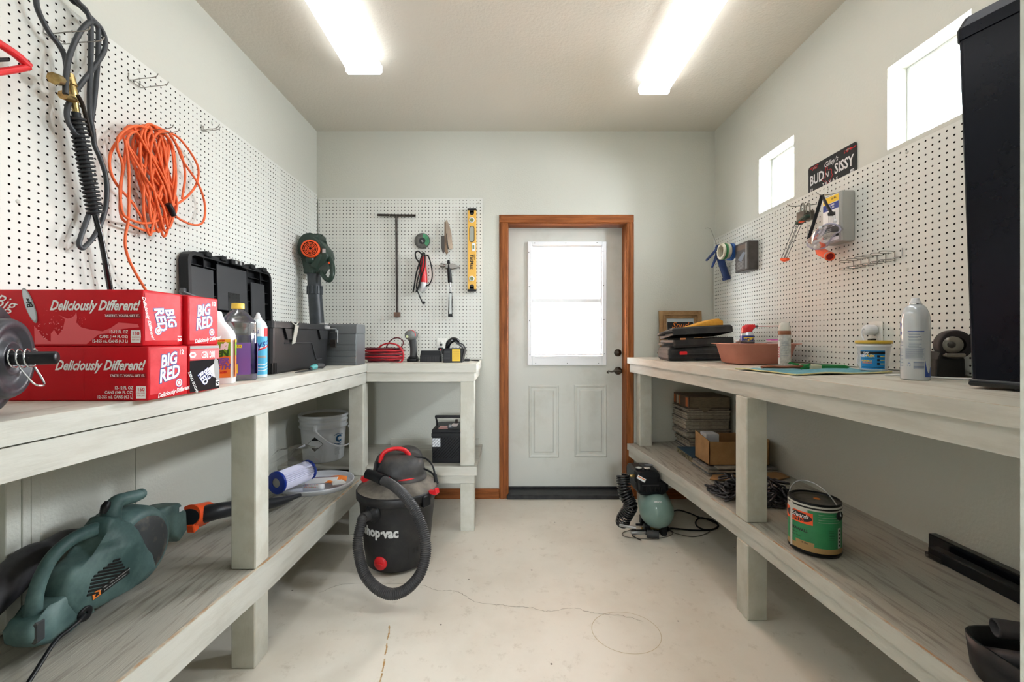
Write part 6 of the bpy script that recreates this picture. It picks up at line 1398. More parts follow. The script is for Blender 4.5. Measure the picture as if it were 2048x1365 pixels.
t = Thing('soap_bar', 'pink-topped white soap pack peeking over the tub rim', 'soap', (1.37, 2.3, RT)); m = MB(); m.box(-.038, .038, -.022, .022, 0, .010, WHITEI, .004, M=tr(1.385, 2.235, zt0 + .112)); t.part('soap', m)
t.part('wrapper', MB().box(-.036, .036, -.021, .021, .010, .016, mat('magenta_wrap', 'd45fc0', .4), .003, M=tr(1.385, 2.235, zt0 + .112)), 'magenta top')
t.part('soap_box', MB().box(-.03, .03, -.02, .02, -.102, 0, WHITEI, .004, M=tr(1.385, 2.235, zt0 + .112)))
single('dark_clip', MB().box(1.425, 1.46, 2.20, 2.24, zt0 + .108, zt0 + .130, mat('brown_leather', '6b5238', .7), .006).box(1.435, 1.45, 2.205, 2.235, zt0 + .0115, zt0 + .108, mat('brown_leather', '6b5238', .7), .002), 'brown strap end sticking out of the pink tub at its right', 'strap', (1.44, 2.22, zt0))
t = Thing('metal_fittings', 'small steel fitting on the left rim of the pink tub', 'fitting', (1.17, 2.22, RT)); m = MB(); m.ball((1.175, 2.20, zt0 + .118), .013, STEEL, 12); m.tube([(1.185, 2.205, zt0 + .115), (1.215, 2.21, zt0 + .114), (1.26, 2.205, zt0 + .113)], .007, GREY, 8, 2); t.part('fitting', m)
# brown and white spray can before the tub
t = Thing('spray_can', 'dusty white spray can with brown band and crusted white nozzle, before the tub', 'spray can', (1.31, 2.06, RT))
wc = (1.318, 2.055); zc = ZR(1.318); T_ = tr(*wc, zc); m = MB(); SPK = mat('can_speckled', 'b9bbb8', .6, col2='9a9a96', ns=60); m.lathe([(.0005, 0), (.0245, 0), (.026, .003), (.026, .150), (.0245, .1505)], SPK, T_, 32); t.part('can_body', m)
m = MB(); m.lathe([(.0265, .150), (.0265, .168), (.023, .169), (.0005, .17)], mat('brown_cap', '7b4a2c', .5), T_, 28); t.part('brown_band', m, 'brown band')
m = MB(); m.lathe([(.024, .168), (.025, .178), (.022, .195), (.019, .208), (.0005, .212)], mat('crusty_white', 'd4d2ca', .9, bump=.6, bs=120), T_, 20); m.cyl((wc[0] + .018, wc[1], zc + .188), (wc[0] + .028, wc[1] - .002, zc + .188), .003, BLACK, n=8); t.part('nozzle', m, 'crusted white nozzle')
wp = cylwrap(wc[0], wc[1], zc, .0262, math.atan2(-wc[1], -wc[0])); m = MB(); m.wrap_rect(-.03, -.020, .01, .12, WHITEI, wp, 4, .0004); m.text('TEXTURE', .014, REDI, None, 0, .03, u0=-.025, v0=.065, rot=PI / 2, wrap=wp, out=.0008)
for k in range(9): m.wrap_rect(-.012, .018, .115 - k * .008, .1162 - k * .008, GREYI, wp, 5, .0006)
t.part('label_print', m)
# towel
TW = mat('blue_towel', '5f9db0', .95, col2='7fb6bf', ns=60, bump=.8, bs=400, bdist=.004); ED = mat('towel_edge', 'c9c08a', .9)
c4 = [Vector((1.022, 1.935)), Vector((1.075, 1.605)), Vector((1.425, 1.60)), Vector((1.45, 1.87))]; m = MB(); n = 22; r_ = random.Random(2)
def tw(u, v, dz=0):
    p = c4[0].lerp(c4[3], u).lerp(c4[1].lerp(c4[2], u), v); z = ZR(p.x) + .0035 + .0025 * (1 + math.sin(u * 9 + v * 5)) * (.4 + .6 * math.sin(v * 7 + u * 3) ** 2); return Vector((p.x, p.y, z + dz))
vs = [tw(i / n, j / n) for j in range(n + 1) for i in range(n + 1)]; m.add(vs, [(j * (n + 1) + i + 1, j * (n + 1) + i, (j + 1) * (n + 1) + i, (j + 1) * (n + 1) + i + 1) for j in range(n) for i in range(n)], TW, True)
t = Thing('shop_towel', 'blue terry towel with a pale yellow hem, spread flat near the spackle tub', 'towel', (1.25, 1.75, RT)); t.part('cloth', m)
m = MB(); m.tube([tw(0, k / 16) for k in range(17)], .0028, ED, 6, 1); m.tube([tw(k / 16, 1) for k in range(17)], .0028, ED, 6, 1); t.part('hem', m, 'pale yellow hem')
# paint brush wrapped in green tape and a green brush
t = Thing('paint_brush', 'brown wooden brush handle wrapped in green tape on the towel', 'paint brush', (1.15, 1.85, RT)); zb_ = ZR(1.1) + .017
m = MB(); m.tube([(1.068, 1.815, zb_), (1.10, 1.815, zb_ + .002), (1.15, 1.815, zb_), (1.20, 1.815, zb_ + .001), (1.25, 1.815, zb_)], [.007, .009, .0075, .008, .011], mat('brown_handle', '8a4a28', .4, col2='6f3a1e', ns=10), 12, 4, flat=(.75, 1.2)); t.part('handle', m)
GT = mat('green_tape', '1f7a3a', .5); m = MB(); m.tube([(1.238, 1.815, zb_), (1.262, 1.815, zb_)], .0125, GT, 12, 1); m.prism([(0, 0), (.04, .02), (.036, .028), (-.006, .006)], .001, GT, frame((1.225, 1.80, zb_ - .01), (1, 0, 0), (0, 0, 1))); m.prism([(0, 0), (.05, -.008), (.05, .0), (.01, .008)], .001, GT, frame((1.18, 1.82, zb_ + .014), (1, 0, 0), (0, 0, 1))); t.part('tape', m, 'torn green tape')
t.part('ferrule', MB().box(1.262, 1.305, 1.79, 1.84, zb_ - .009, zb_ + .011, mat('cream_wrap', 'c9c4a8', .7), .003), 'cream wrapped ferrule')
t.part('bristles', MB().prism([(0, -.010), (.10, -.012), (.125, .0), (.10, .008), (0, .011)], .04, GT, frame((1.305, 1.815, zb_), (1, 0, .02), (0, 0, 1)), .003), 'green covered bristles')
# spackle tub
t = Thing('filler_tub', 'white tub of filler with a yellow lid and blue label', 'tub', (1.425, 1.685, RT)); sc_ = (1.418, 1.672); zc = ZR(1.42) + .006; T_ = tr(*sc_, zc)
m = MB(); m.lathe([(.0005, 0), (.040, 0), (.042, .003), (.0505, .090), (.054, .092), (.0545, .100), (.0505, .1005), (.0505, .104)], WHITEP, T_, 44); t.part('tub_body', m)
t.part('lid', MB().lathe([(.052, .1035), (.0555, .1035), (.0570, .107), (.0570, .114), (.0545, .116), (.052, .113), (.0005, .113)], mat('lid_yellow', 'c9a93a', .4), T_, 44), 'yellow lid')
wp = cylwrap(sc_[0], sc_[1], zc, lambda v: .042 + .0085 * v / .09, math.atan2(-sc_[1], -sc_[0]) - .04); m = MB(); BLB = mat('label_blue', '1782c4', .4)
m.wrap_rect(-.042, .038, .008, .078, BLB, wp, 20, .0004, nv=3); m.wrap_rect(-.042, .038, .064, .074, BLACKI, wp, 20, .0007)
m.text('DAP', .009, WHITEI, None, 0, .05, u0=-.020, v0=.069, wrap=wp, out=.001); m.text('ALEX', .012, WHITEI, None, 0, .05, u0=-.030, v0=.057, wrap=wp, out=.001, sx=.9); m.text('FLEX', .012, YELLOWI, None, 0, .05, u0=-.007, v0=.057, wrap=wp, out=.001, sx=.9)
m.text('FLEXIBLE', .0085, YELLOWI, None, 0, .04, u0=-.02, v0=.038, wrap=wp, out=.001); m.text('SPACKLING', .006, ORANGEI, None, 0, .04, u0=-.018, v0=.03, wrap=wp, out=.001); m.wrap_rect(-.040, .005, .047, .048, BLACKI, wp, 10, .0008); m.wrap_rect(-.036, .034, .013, .015, BLACKI, wp, 14, .0008)
for k in range(3): m.wrap_rect(.012, .020, .052 - k * .014, .060 - k * .014, BLACKI, wp, 4, .0008); m.wrap_rect(.022, .036, .054 - k * .014, .057 - k * .014, YELLOWI, wp, 4, .0008)
t.part('label_print', m, 'blue label')
# large white spray can
t = Thing('spray_can', 'large white aerosol can with blue text, closest to the black cabinet', 'spray can', (1.32, 1.4, RT)); sc_ = (1.318, 1.395); zc = ZR(1.32); T_ = tr(*sc_, zc); R_ = .0365
m = MB(); m.lathe([(.0005, .002), (.035, .0), (R_, .003), (R_, .190), (.0360, .200), (.0335, .214), (.028, .228), (.021, .238), (.0165, .242)], mat('can_white_gloss', 'cdd3d8', .15, .1, coat=.6), T_, 56); t.part('can_body', m)
t.part('rim', MB().lathe([(.0165, .242), (.0175, .243), (.0175, .245), (.015, .246)], CHROME, T_, 28)); t.part('nozzle', MB().lathe([(.0150, .2455), (.0145, .250), (.0125, .253), (.0105, .256), (.0100, .262), (.0005, .264)], WHITEP, T_, 20), 'white nozzle')
wp = cylwrap(sc_[0], sc_[1], zc, R_, math.atan2(-sc_[1], -sc_[0])); m = MB(); MB_ = mat('label_midblue', '27479a', .4); SLB = mat('label_greyblue', '6a7894', .4)
m.wrap_rect(-.018, .022, .153, .156, MB_, wp, 8, .0004)
rr3 = random.Random(9)
for k in range(14):
    if k in (2, 5, 8): continue
    m.wrap_rect(-.017 + (.002 if k % 3 else 0), .016 - rr3.uniform(0, .012), .148 - k * .0034, .1492 - k * .0034, SLB, wp, 7, .0004)
for u0, u1, v0, v1 in ((-.024, .024, .1005, .101), (-.024, .024, .0675, .068), (-.024, -.0235, .0675, .101), (.0235, .024, .0675, .101)): m.wrap_rect(u0, u1, v0, v1, MB_, wp, 8, .0004)
for k in range(9): m.wrap_rect(-.022, .022 - rr3.uniform(0, .004), .097 - k * .0033, .0981 - k * .0033, SLB, wp, 8, .0004)
m.wrap_rect(-.004, .022, .035, .059, SLB, wp, 6, .0004)
for k in range(6): m.wrap_rect(-.004, .022, .037 + k * .004, .0385 + k * .004, mat('can_white_gloss', 'cdd3d8'), wp, 6, .0007)
for k in range(3):
    a = 2 * PI * k / 3 + PI / 2; P_ = [(-.015 + .005 * math.cos(a + d), .049 + .005 * math.sin(a + d)) for d in (-.8, -.2, .5)]
    for p, q in zip(P_, P_[1:]): m.add([wp(p[0], p[1] - .0008, .0006), wp(q[0], q[1] - .0008, .0006), wp(q[0], q[1] + .0008, .0006), wp(p[0], p[1] + .0008, .0006)], [(0, 1, 2, 3)], MB_)
m.add([wp(.024, .01, .0005), wp(.036, .01, .0005), wp(.046, .01, .0005), wp(.046, .04, .0005), wp(.036, .05, .0005), wp(.024, .062, .0005)], [(0, 1, 2, 3, 4, 5)], MB_)
m.text('9', .022, MB_, None, 0, .03, u0=-.043, v0=.175, wrap=wp, out=.0006); m.text('oz', .014, MB_, None, 0, .03, u0=-.043, v0=.15, wrap=wp, out=.0006)
for k in range(9): m.wrap_rect(-.046, -.032, .12 - k * .011, .1215 - k * .011, SLB, wp, 4, .0004)
t.part('label_print', m, 'small blue text and symbols')
# wall outlet with white round plug and its cable
OX = PRX - .0008; oy = OX * F / (1752.5 - VX); oz = CH - (671 - VY) / F * oy
OM = frame((OX, oy, oz), (0, -1, 0), (0, 0, 1)); outlet(OM, 'ivory wall outlet on the right pegboard behind the filler tub')
t = Thing('wall_plug', 'round white plug in the right wall outlet with a looping white cable', 'plug', (OX, oy, oz)); m = MB(); m.lathe([(.019, .0075), (.0215, .012), (.0215, .040), (.018, .046), (.0005, .048)], WHITEP, OM @ tr(0, .022, 0), 28); t.part('plug_body', m)
c0_ = OM @ Vector((0, .022, .044)); m = MB(); m.tube([c0_, c0_ + Vector((-.010, .002, .003)), c0_ + Vector((-.013, .004, -.02)), WX(1730, 690, 1.455), WX(1716, 715, 1.43), WX(1716, 728, 1.43), WX(1727, 736, 1.44), WX(1745, 742, 1.475), (1.49, 1.60, ZR(1.49) + .004), (1.44, 1.545, ZR(1.44) + .003), (1.40, 1.49, ZR(1.4) + .003), (1.40, 1.38, ZR(1.4) + .003), (1.44, 1.31, ZR(1.44) + .003), (1.44, 1.25, ZR(1.44) + .003), (1.42, 1.22, ZR(1.42) + .003)], .0026, WHITEP, 8, 6)
m.tube([(1.43, 1.29, ZR(1.43) + .006), (1.39, 1.40, ZR(1.39) + .004), (1.375, 1.50, ZR(1.37) + .003), (1.33, 1.52, ZR(1.33) + .003)], .0026, WHITEP, 8, 6); t.part('cable', m, 'thin white cable')
single('plug', MB().box(OX - .03, OX - .0075, oy - .012, oy + .012, oz - .032, oz - .014, BLACK, .004), 'flat black plug under the round white plug', 'plug', (OX, oy, oz))
# bench sharpener / small bench lamp
t = Thing('bench_grinder', 'small black bench grinder with a dark wheel behind the large aerosol can', 'bench grinder', (1.46, 1.46, RT)); zc = ZR(1.46); gx, gy = 1.470, 1.475
m = MB(); m.loft([rrect(gx - .052, gx + .045, gy - .05, gy + .05, .006, zc, 2), rrect(gx - .050, gx + .043, gy - .05, gy + .05, .006, zc + .06, 2), rrect(gx - .035, gx + .03, gy - .045, gy + .045, .006, zc + .085, 2)], mat('cast_black', '1c1a19', .7, bump=.2, bs=200), False); t.part('base_box', m)
WMx = frame((gx - .012, gy - .02, zc + .108), (.6, .8, 0), (0, 0, 1)); WMx = frame((gx + .004, gy - .052, zc + .108), (.97, -.25, 0), (0, 0, 1)); m = MB(); m.lathe([(.026, .010), (.045, .012), (.048, .004), (.048, -.02), (.03, -.03), (.0005, -.03)], mat('wheel_brownblack', '231b1d', .6), WMx, 40); t.part('wheel_guard', m, 'dark round wheel')
m = MB(); m.lathe([(.0005, .014), (.027, .012), (.028, .004)], mat('tarnished_alloy', '8d887f', .35, .8), WMx @ tr(-.012, 0, .004), 28); m.ball(WMx @ Vector((-.02, 0, .02)), .011, IRON, 12); m.box(-.035, .02, -.04, -.028, .0, .02, mat('tarnished_alloy', '8d887f', .35, .8), .003, M=WMx); t.part('motor_face', m, 'tarnished metal face')
# tall black cabinet
t = Thing('black_cabinet', 'tall glossy black cabinet at the right edge of the photo', 'cabinet', (1.36, .95, RT)); CZ = ZR(1.25)
KB = frame((1.252, 1.168, CZ + .022), (.326, -.945, 0), (.945, .326, 0)); KB = Matrix.Translation((1.252, 1.168, CZ + .022)) @ Matrix(((.326, .945, 0, 0), (-.945, .326, 0, 0), (0, 0, 1, 0), (0, 0, 0, 1)))
Sh = Matrix.Identity(4); Sh[0][2] = .0; KBL = KB @ rx(math.radians(-0.0))
lean = Matrix.Identity(4); lean[0][2] = -.012; lean[1][2] = -.036      # a slight lean of the front
FRG = mat('cabinet_black', '080b16', .24, spec=.22, col2='0c101d', ns=3)
KL = KB @ lean
m = MB(); m.loft([[(x, y, z) for x, y, z in rrect(0, .42, .0, .11, .012, 0, 3)], [(x, y, z) for x, y, z in rrect(0, .42, 0, .11, .012, .915, 3)]], FRG, False, M=KL); t.part('body', m)
m = MB(); m.loft([[(x, y, z) for x, y, z in rrect(-.004, .43, -.004, .115, .016, zz, 3)] for zz in (.915, .945)] + [[(x, y, z) for x, y, z in rrect(.004, .42, .006, .105, .02, .972, 3)]], FRG, False, M=KL); t.part('top_cap', m, 'rounded top cap')
m = MB(); m.box(-.004, .42, -.005, .11, -.016, .004, BLACKG, .006, M=KL, seg=2); t.part('bottom_trim', m)
for fx__ in (.09, .38):
    for fy in (.02, .09): p = KL @ Vector((fx__, fy, -.016)); t.part('foot', MB().cyl((p.x, p.y, zr_top(p.x) + .0005), (p.x, p.y, p.z + .001), .014, BLACK, n=14))

# ================================================================== RIGHT WALL
RX = PRX - .0005
def RW(x, y, X=RX): return WX(x, y, X)
# license plate behind the pegboard's top edge
t = Thing('license_plate', 'black souvenir license plate tucked behind the right pegboard', 'license plate', (XR - .003, 2.05, 1.98))
ya, yb = 1.897, 2.203; PM = frame((XR - .0045, (ya + yb) / 2, 1.984), (0, -1, 0), (0, 0, 1)); PM = frame((XR - .0045, (ya + yb) / 2, 1.986), (0, -1, 0), (0, 0, 1))
m = MB(); m.prism([(x, y) for x, y, _ in [(a, b, c) for a, b, c in rrect(-.152, .152, -.076, .076, .012, 0, 4)]], .0012, mat('plate_black', '17181b', .35), PM); t.part('plate', m)
m = MB(); PT = PM @ tr(0, 0, .0008); WI = mat('plate_white', 'dcdcdc', .5)
m.text('BUD', .068, WI, PT, 0, .022, u0=-.092, v0=-.001, sx=.72); m.text('SISSY', .068, WI, PT, 0, .022, u0=.080, v0=-.001, sx=.74); m.text('N', .034, WI, PT, .2, .01, u0=-.026, v0=-.008); m.text("Gilley's", .034, WI, PT, .35, .006, u0=-.0, v0=.044, sx=.9)
m.text('19', .022, WI, PT, 0, .02, u0=-.130, v0=-.047); m.text('80', .022, WI, PT, 0, .02, u0=.128, v0=-.046); m.text('T E X A S', .022, WI, PT, 0, .02, u0=-.005, v0=-.048, sx=1.1)
tx = [(-.012, .030), (.0, .030), (.0, .014), (.020, .012), (.026, .008), (.027, -.012), (.031, -.018), (.028, -.028), (.018, -.036), (.010, -.046), (.012, -.056), (.004, -.054), (-.004, -.040), (-.012, -.032), (-.018, -.036), (-.026, -.030), (-.036, -.018), (-.012, -.016)]
m.tube([PT @ Vector((x - .02, y, .0004)) for x, y in tx + [tx[0]]], .0011, REDP, 5, 1); rr4 = random.Random(3)
for x0_, x1_, y_ in ((-.142, -.085, .058), (.08, .142, .056)):
    for k in range(26): x = rr4.uniform(x0_, x1_); y = y_ + rr4.uniform(-.009, .009); w = rr4.uniform(.004, .012); m.add([(x, y, .0006), (x + w, y + .001, .0006), (x + w * .7, y + .0035, .0006), (x + .001, y + .003, .0006)], [(0, 1, 2, 3)], REDP, False, PT)
for x in (-.105, .105): m.box(x - .011, x + .011, .056, .0615, -.0002, .0008, mat('slot_grey', '8b8a80', .6), .0, M=PT)
t.part('print', m, 'white and red lettering with a state outline')

# caulking gun
t = Thing('caulking_gun', 'blue caulking gun hanging in the far right corner', 'caulking gun', W(1436, 520, 3.0)); BG = mat('caulk_blue', '1f3566', .4, col2='2b4580', ns=10)
YC = 2.98
m = MB(); m.tube([W(1438, 505, YC), W(1443, 525, YC), (W(1453, 556, YC))], [.026, .024, .022], BG, 16, 3, flat=(1, 1)); m.tube([W(1452, 554, YC), W(1454, 560, YC)], .028, BG, 16, 1); t.part('barrel', m)
m = MB(); m.tube([W(1437, 494, YC), W(1428, 505, YC), W(1413, 521, YC)], [.012, .013, .011], BG, 10, 3, flat=(.7, 1.3)); t.part('handle', m); m = MB(); m.tube([W(1434, 505, YC), W(1430, 520, YC), W(1424, 535, YC)], [.010, .011, .009], BG, 10, 3, flat=(.7, 1.3)); t.part('trigger', m)
m = MB(); m.ball(W(1438, 496, YC), .026, BG, 14); m.torus(.019, .005, GREY, frame(W(1441, 514, YC - .026), (1, 0, 0), (0, 0, 1)), 20, 6); t.part('yoke', m)
m = MB(); m.tube([W(1434, 493, YC), W(1428, 475, YC), W(1421, 458, YC), W(1416, 456, YC), W(1410, 457, YC)], .0022, WIRE, 6, 1); t.part('plunger_rod', m, 'thin hooked rod')
# tape rolls on a hook
hb_ = RW(1485, 494); hk = MB(); hk.tube([hb_, Vector((1.36, hb_.y, hb_.z + .012)), Vector((1.345, hb_.y, hb_.z + .022))], .002, WIRE, 6, 1)
yT = 2.83; single('peg_hook', MB().tube([(RX, yT, 1.80), (1.375, yT, 1.805), (1.36, yT, 1.825)], .0022, WIRE, 6, 1), 'wire hook carrying the tape rolls', 'hook', (RX, yT, 1.8))
def roll(xc, R, w, mo, mi, label, dz=0, group='rolls of tape on a hook'):
    t = Thing('tape_roll', label, 'tape roll', (xc, yT, 1.8), group); M = frame((xc, yT, 1.803 - R * .78 + dz), (0, 1, 0), (0, 0, 1))
    t.part('tape', MB().lathe([(R * .80, -w / 2), (R, -w / 2), (R, w / 2), (R * .80, w / 2), (R * .80, -w / 2)], mo, M, 36, False)); t.part('core', MB().lathe([(R * .80, -w / 2 - .001), (R * .74, -w / 2 - .001), (R * .74, w / 2 + .001), (R * .80, w / 2 + .001)], mi, M, 36, False))
CREAM = mat('cream_tape', 'c9c3ae', .7); GRN = mat('green_paint_tape', '2f7a46', .6)
roll(1.402, .052, .012, CREAM, CREAM, 'cream tape roll, outermost on the hook'); roll(1.418, .053, .010, GRN, CREAM, 'green tape roll between the two cream ones'); roll(1.438, .050, .016, CREAM, CREAM, 'cream tape roll nearest the packet'); roll(1.462, .056, .02, mat('blue_paint_tape', '1d4f96', .5), mat('blue_paint_tape', '1d4f96', .5), 'blue tape roll, innermost on the hook', -.0)
# small grey box pack
t = Thing('blister_pack', 'small dark grey blister pack hanging beside the tape rolls', 'package', (RX, 2.7, 1.7)); m = MB(); bx0 = 1.462
m.box(bx0, RX, 2.625, 2.775, 1.612, 1.79, mat('dark_pack', '4d4846', .4, col2='3a3634', ns=20), .004); t.part('box_body', m)
m = MB(); BP = frame((bx0 - .0006, 2.70, 1.70), (0, -1, 0), (0, 0, 1)); m.quad(.12, .03, mat('pack_brown', '6b5a50', .5), BP @ tr(0, .06, 0)); m.poly([(-.04, -.01), (.02, .03), (.05, .02), (.0, -.03)], GREYI, BP, .0004); m.quad(.014, .16, LGREY, BP @ tr(.055, 0, .0004))
for k in range(6): m.quad(.07, .003, LGREY, BP @ tr(-.01, -.03 - k * .008, .0004))
t.part('print', m)
# trammel-like clamp set on hook: padlock shackles, grey blocks and long thin rods with an orange foot
t = Thing('rod_clamp', 'grey clamp with thin steel rods and orange foot, between tape rolls and goggles', 'clamp', RW(1610, 430)); YCl = 2.16
def V(x, y, X): return WX(x, y, X)
m = MB(); SHK = mat('dull_steel', '8a867e', .4, .8)
for xx in (1605, 1616): c = V(xx, 412, 1.46); m.tube([c + Vector((0, .012, -.032)), c + Vector((0, .012, 0)), c + Vector((0, 0, .013)), c + Vector((0, -.012, 0)), c + Vector((0, -.012, -.032))], .0035, SHK, 8, 4)
t.part('shackle', m, 'steel shackles')
m = MB(); ZN = mat('zinc_block', '6f6a62', .5, .6, col2='5a554e', ns=20)
for xx, X_ in ((1604, 1.455), (1618, 1.475)): c = V(xx, 432, X_); m.box(-.012, .012, -.024, .024, -.022, .022, ZN, .003, M=Matrix.Translation(c) @ rz(.1))
m.box(-.018, .018, -.04, .04, -.006, .008, mat('dull_green', '33473c', .6), .003, M=Matrix.Translation(V(1607, 440, 1.46)) @ rx(-.25)); t.part('block', m)
t.part('orange_pad', MB().box(-.012, .012, -.02, .02, -.006, .004, ORANGE, .003, M=Matrix.Translation(V(1600, 444, 1.455)) @ rx(-.1)), 'orange pad')
m = MB()
for xa_, xb_ in ((1591, 1563), (1596, 1568), (1599, 1569.5), (1604, 1574)): m.tube([V(xa_, 446, 1.46), V(xb_, 516, 1.47)], .0016, mat('rod_grey', '77797a', .4, .4), 6, 1)
m.tube([V(1616, 442, 1.48), V(1614.5, 486, 1.50)], .002, STEEL, 6, 1); t.part('rod', m, 'thin steel rods'); t.part('foot', MB().tube([V(1563, 519, 1.47), V(1569, 520, 1.47), V(1576, 519, 1.47)], [.008, .011, .008], ORANGE, 12, 3), 'orange foot')
single('peg_hook', MB().tube([(RX, 2.13, V(1635, 408, RX).z), (1.42, 2.15, V(1603, 409, 1.44).z + .0), (1.40, 2.16, V(1590, 402, 1.40).z)], .0022, WIRE, 6, 2), 'wire hook carrying the rod clamp', 'hook', V(1635, 408, RX))
# goggles
t = Thing('safety_goggles', 'clear safety goggles hanging by a black strap on the right pegboard', 'goggles', V(1645, 400, 1.45)); GP = glass_mat('goggle_plastic', (.90, .88, .95), .12, .1)
m = MB(); m.tube([V(1644, 391, 1.40), V(1632, 432, 1.41), V(1617, 478, 1.42)], .006, RUBBER, 6, 3, flat=(.35, 1.4)); m.tube([V(1644, 391, 1.40), V(1654, 411, 1.41), V(1664, 428, 1.43)], .006, RUBBER, 6, 3, flat=(.35, 1.4)); m.box(-.012, .012, -.01, .01, -.008, .008, RUBBER, .003, M=Matrix.Translation(V(1663, 428, 1.43))); t.part('strap', m, 'black elastic strap')
rim = [V(1614, 486, 1.42), V(1628, 474, 1.41), V(1640, 458, 1.40), V(1652, 449, 1.41), V(1668, 448, 1.43), V(1679, 455, 1.45), V(1680, 462, 1.45), V(1668, 470, 1.44), V(1658, 484, 1.44), V(1650, 495, 1.44), V(1632, 499, 1.43), V(1620, 495, 1.42)]
LIL = mat('lilac_plastic', 'c5c0d6', .15, alpha=.75)
m = MB(); m.tube(rim, .0032, LIL, 8, 5, closed=True); t.part('frame_rim', m, 'lilac tinted rim')
cR = sum(rim, Vector()) / len(rim); R2 = [p.lerp(cR, .35) + Vector((-.035, -.01, 0)) for p in rim]; R3 = [p.lerp(cR, .25) + Vector((.035, .0, .01)) for p in rim]
m = MB(); m.loft([catmull(rim, 4, True), catmull(R2, 4, True)], GP, True, (False, True)); m.loft([catmull(rim, 4, True), catmull(R3, 4, True)], GP, True, (False, False)); t.part('lens_body', m, 'clear lens body')
m = MB()
for px, py, X_ in ((1642, 456, 1.39), (1632, 494, 1.41), (1672, 442, 1.41), (1622, 482, 1.40)): m.lathe([(.008, 0), (.008, .006), (.0005, .008)], WHITEP, frame(V(px, py, X_), (0, -1, 0), (0, 0, 1)), 14)
t.part('vent_button', m, 'white vent buttons')
single('peg_hook', MB().tube([V(1677, 386, RX), V(1646, 391, 1.41), V(1634, 386, 1.38)], .0022, WIRE, 6, 2), 'wire hook carrying the safety goggles', 'hook', V(1677, 386, RX))
# drill-bit package
t = Thing('blister_pack', 'clear drill bit pack with blue and yellow card behind the goggles', 'package', (1.49, 1.93, 1.73)); bx0 = 1.462; y0_, y1_ = 1.895, 2.01; z0_, z1_ = 1.622, 1.845
m = MB(); m.box(bx0 + .006, RX, y0_, y1_, z0_, z1_, mat('cloudy_clear', 'b9b9b4', .25, alpha=.8, bump=.4, bs=60), .004); t.part('clear_case', m, 'cloudy clear case')
m = MB(); CP_ = frame((bx0 + .0052, (y0_ + y1_) / 2 + .004, (z0_ + z1_) / 2), (0, -1, 0), (0, 0, 1)); m.box(-.050, .046, -.10, .105, -.0, .0006, WHITEI, M=CP_); cq = CP_ @ tr(-.002, 0, .001)
m.quad(.094, .03, YELLOWI, cq @ tr(0, .088, 0)); m.quad(.094, .03, BLUEI, cq @ tr(0, .056, 0)); m.text('DRILL AND', .010, WHITEI, cq @ tr(0, .062, .0003), 0, .03, sx=.9); m.text('DRIVER SET', .010, WHITEI, cq @ tr(0, .05, .0003), 0, .03, sx=.9)
for k in range(4): m.quad(.004, .06, GREYI, cq @ tr(-.01 + k * .012, .0, .0003))
m.quad(.094, .05, BLACKI, cq @ tr(0, -.06, 0))
for k in range(5): m.quad(.05, .004, LGREY, cq @ tr(-.02, -.045 - k * .008, .0003))
m.text('33 PC', .012, BLACKI, cq @ tr(.02, .09, .0003), 0, .03); t.part('card_print', m, 'blue and yellow card')
# orange flashlight
t = Thing('torch_tube', 'orange plastic tube with a steel ring, below the safety goggles', 'tube', V(1650, 508, 1.46)); a = V(1661, 514, 1.405); b = V(1634, 500, 1.50); d = (b - a).normalized(); M_ = axisM(a, d)
ln2 = (b - a).length; m = MB(); m.lathe([(.014, .02), (.015, .0), (.0175, .0), (.019, .012), (.019, ln2 * .7), (.008, ln2)], ORANGE, M_, 28); m.disc(.014, DKRED, M_ @ tr(0, 0, .012), 20); t.part('tube_body', m); t.part('steel_ring', MB().lathe([(.0195, .012), (.0205, .014), (.0205, .022), (.0195, .024)], STEEL, M_, 28), 'steel ring')
single('peg_hook', MB().tube([V(1600, 505, RX) * 0 + b + Vector((.012, .0, .0)), b + Vector((.02, 0, .012)), Vector((RX, b.y, b.z + .03))], .0022, WIRE, 6, 1), 'wire hook behind the orange tube', 'hook', b)
# multi tool rack made of wire
t = Thing('tool_rack', 'wire rack of small double loops on the right pegboard', 'tool rack', V(1750, 525, RX)); ya, yb = RX * F / (1700 - VX), RX * F / (1806 - VX); z0_ = CH - (521 - VY) / F * (RX * F / (1750 - VX)); m = MB(); dz = .028
m.tube([(RX - .004, ya - .02, z0_ - .012), (RX - .004, yb, z0_ - .006)], .0019, CHROME, 6, 1); m.tube([(RX - .004, yb, z0_ - .006), (RX - .004, yb, z0_ + .024)], .0019, CHROME, 6, 1); t.part('back_rail', m)
for k in range(6):
    y = ya - .022 - k * (ya - yb - .03) / 5.6
    for zz, dl in ((z0_ + .014, 0), (z0_ - .02, .004)):
        P_ = [Vector((RX - .003, y, zz)), Vector((RX - .018, y - .004, zz + .004)), Vector((RX - .05, y + .002, zz + .006)), Vector((RX - .056, y + .010, zz + .004)), Vector((RX - .045, y + .016, zz)), Vector((RX - .018, y + .018, zz)), Vector((RX - .003, y + .014, zz))]; t.part('wire_loop', MB().tube(P_, .0017, WIRE, 6, 4).tube([Vector((RX - .003, y, zz)), Vector((RX - .003, y, z0_ - .012))], .0017, WIRE, 6, 1))

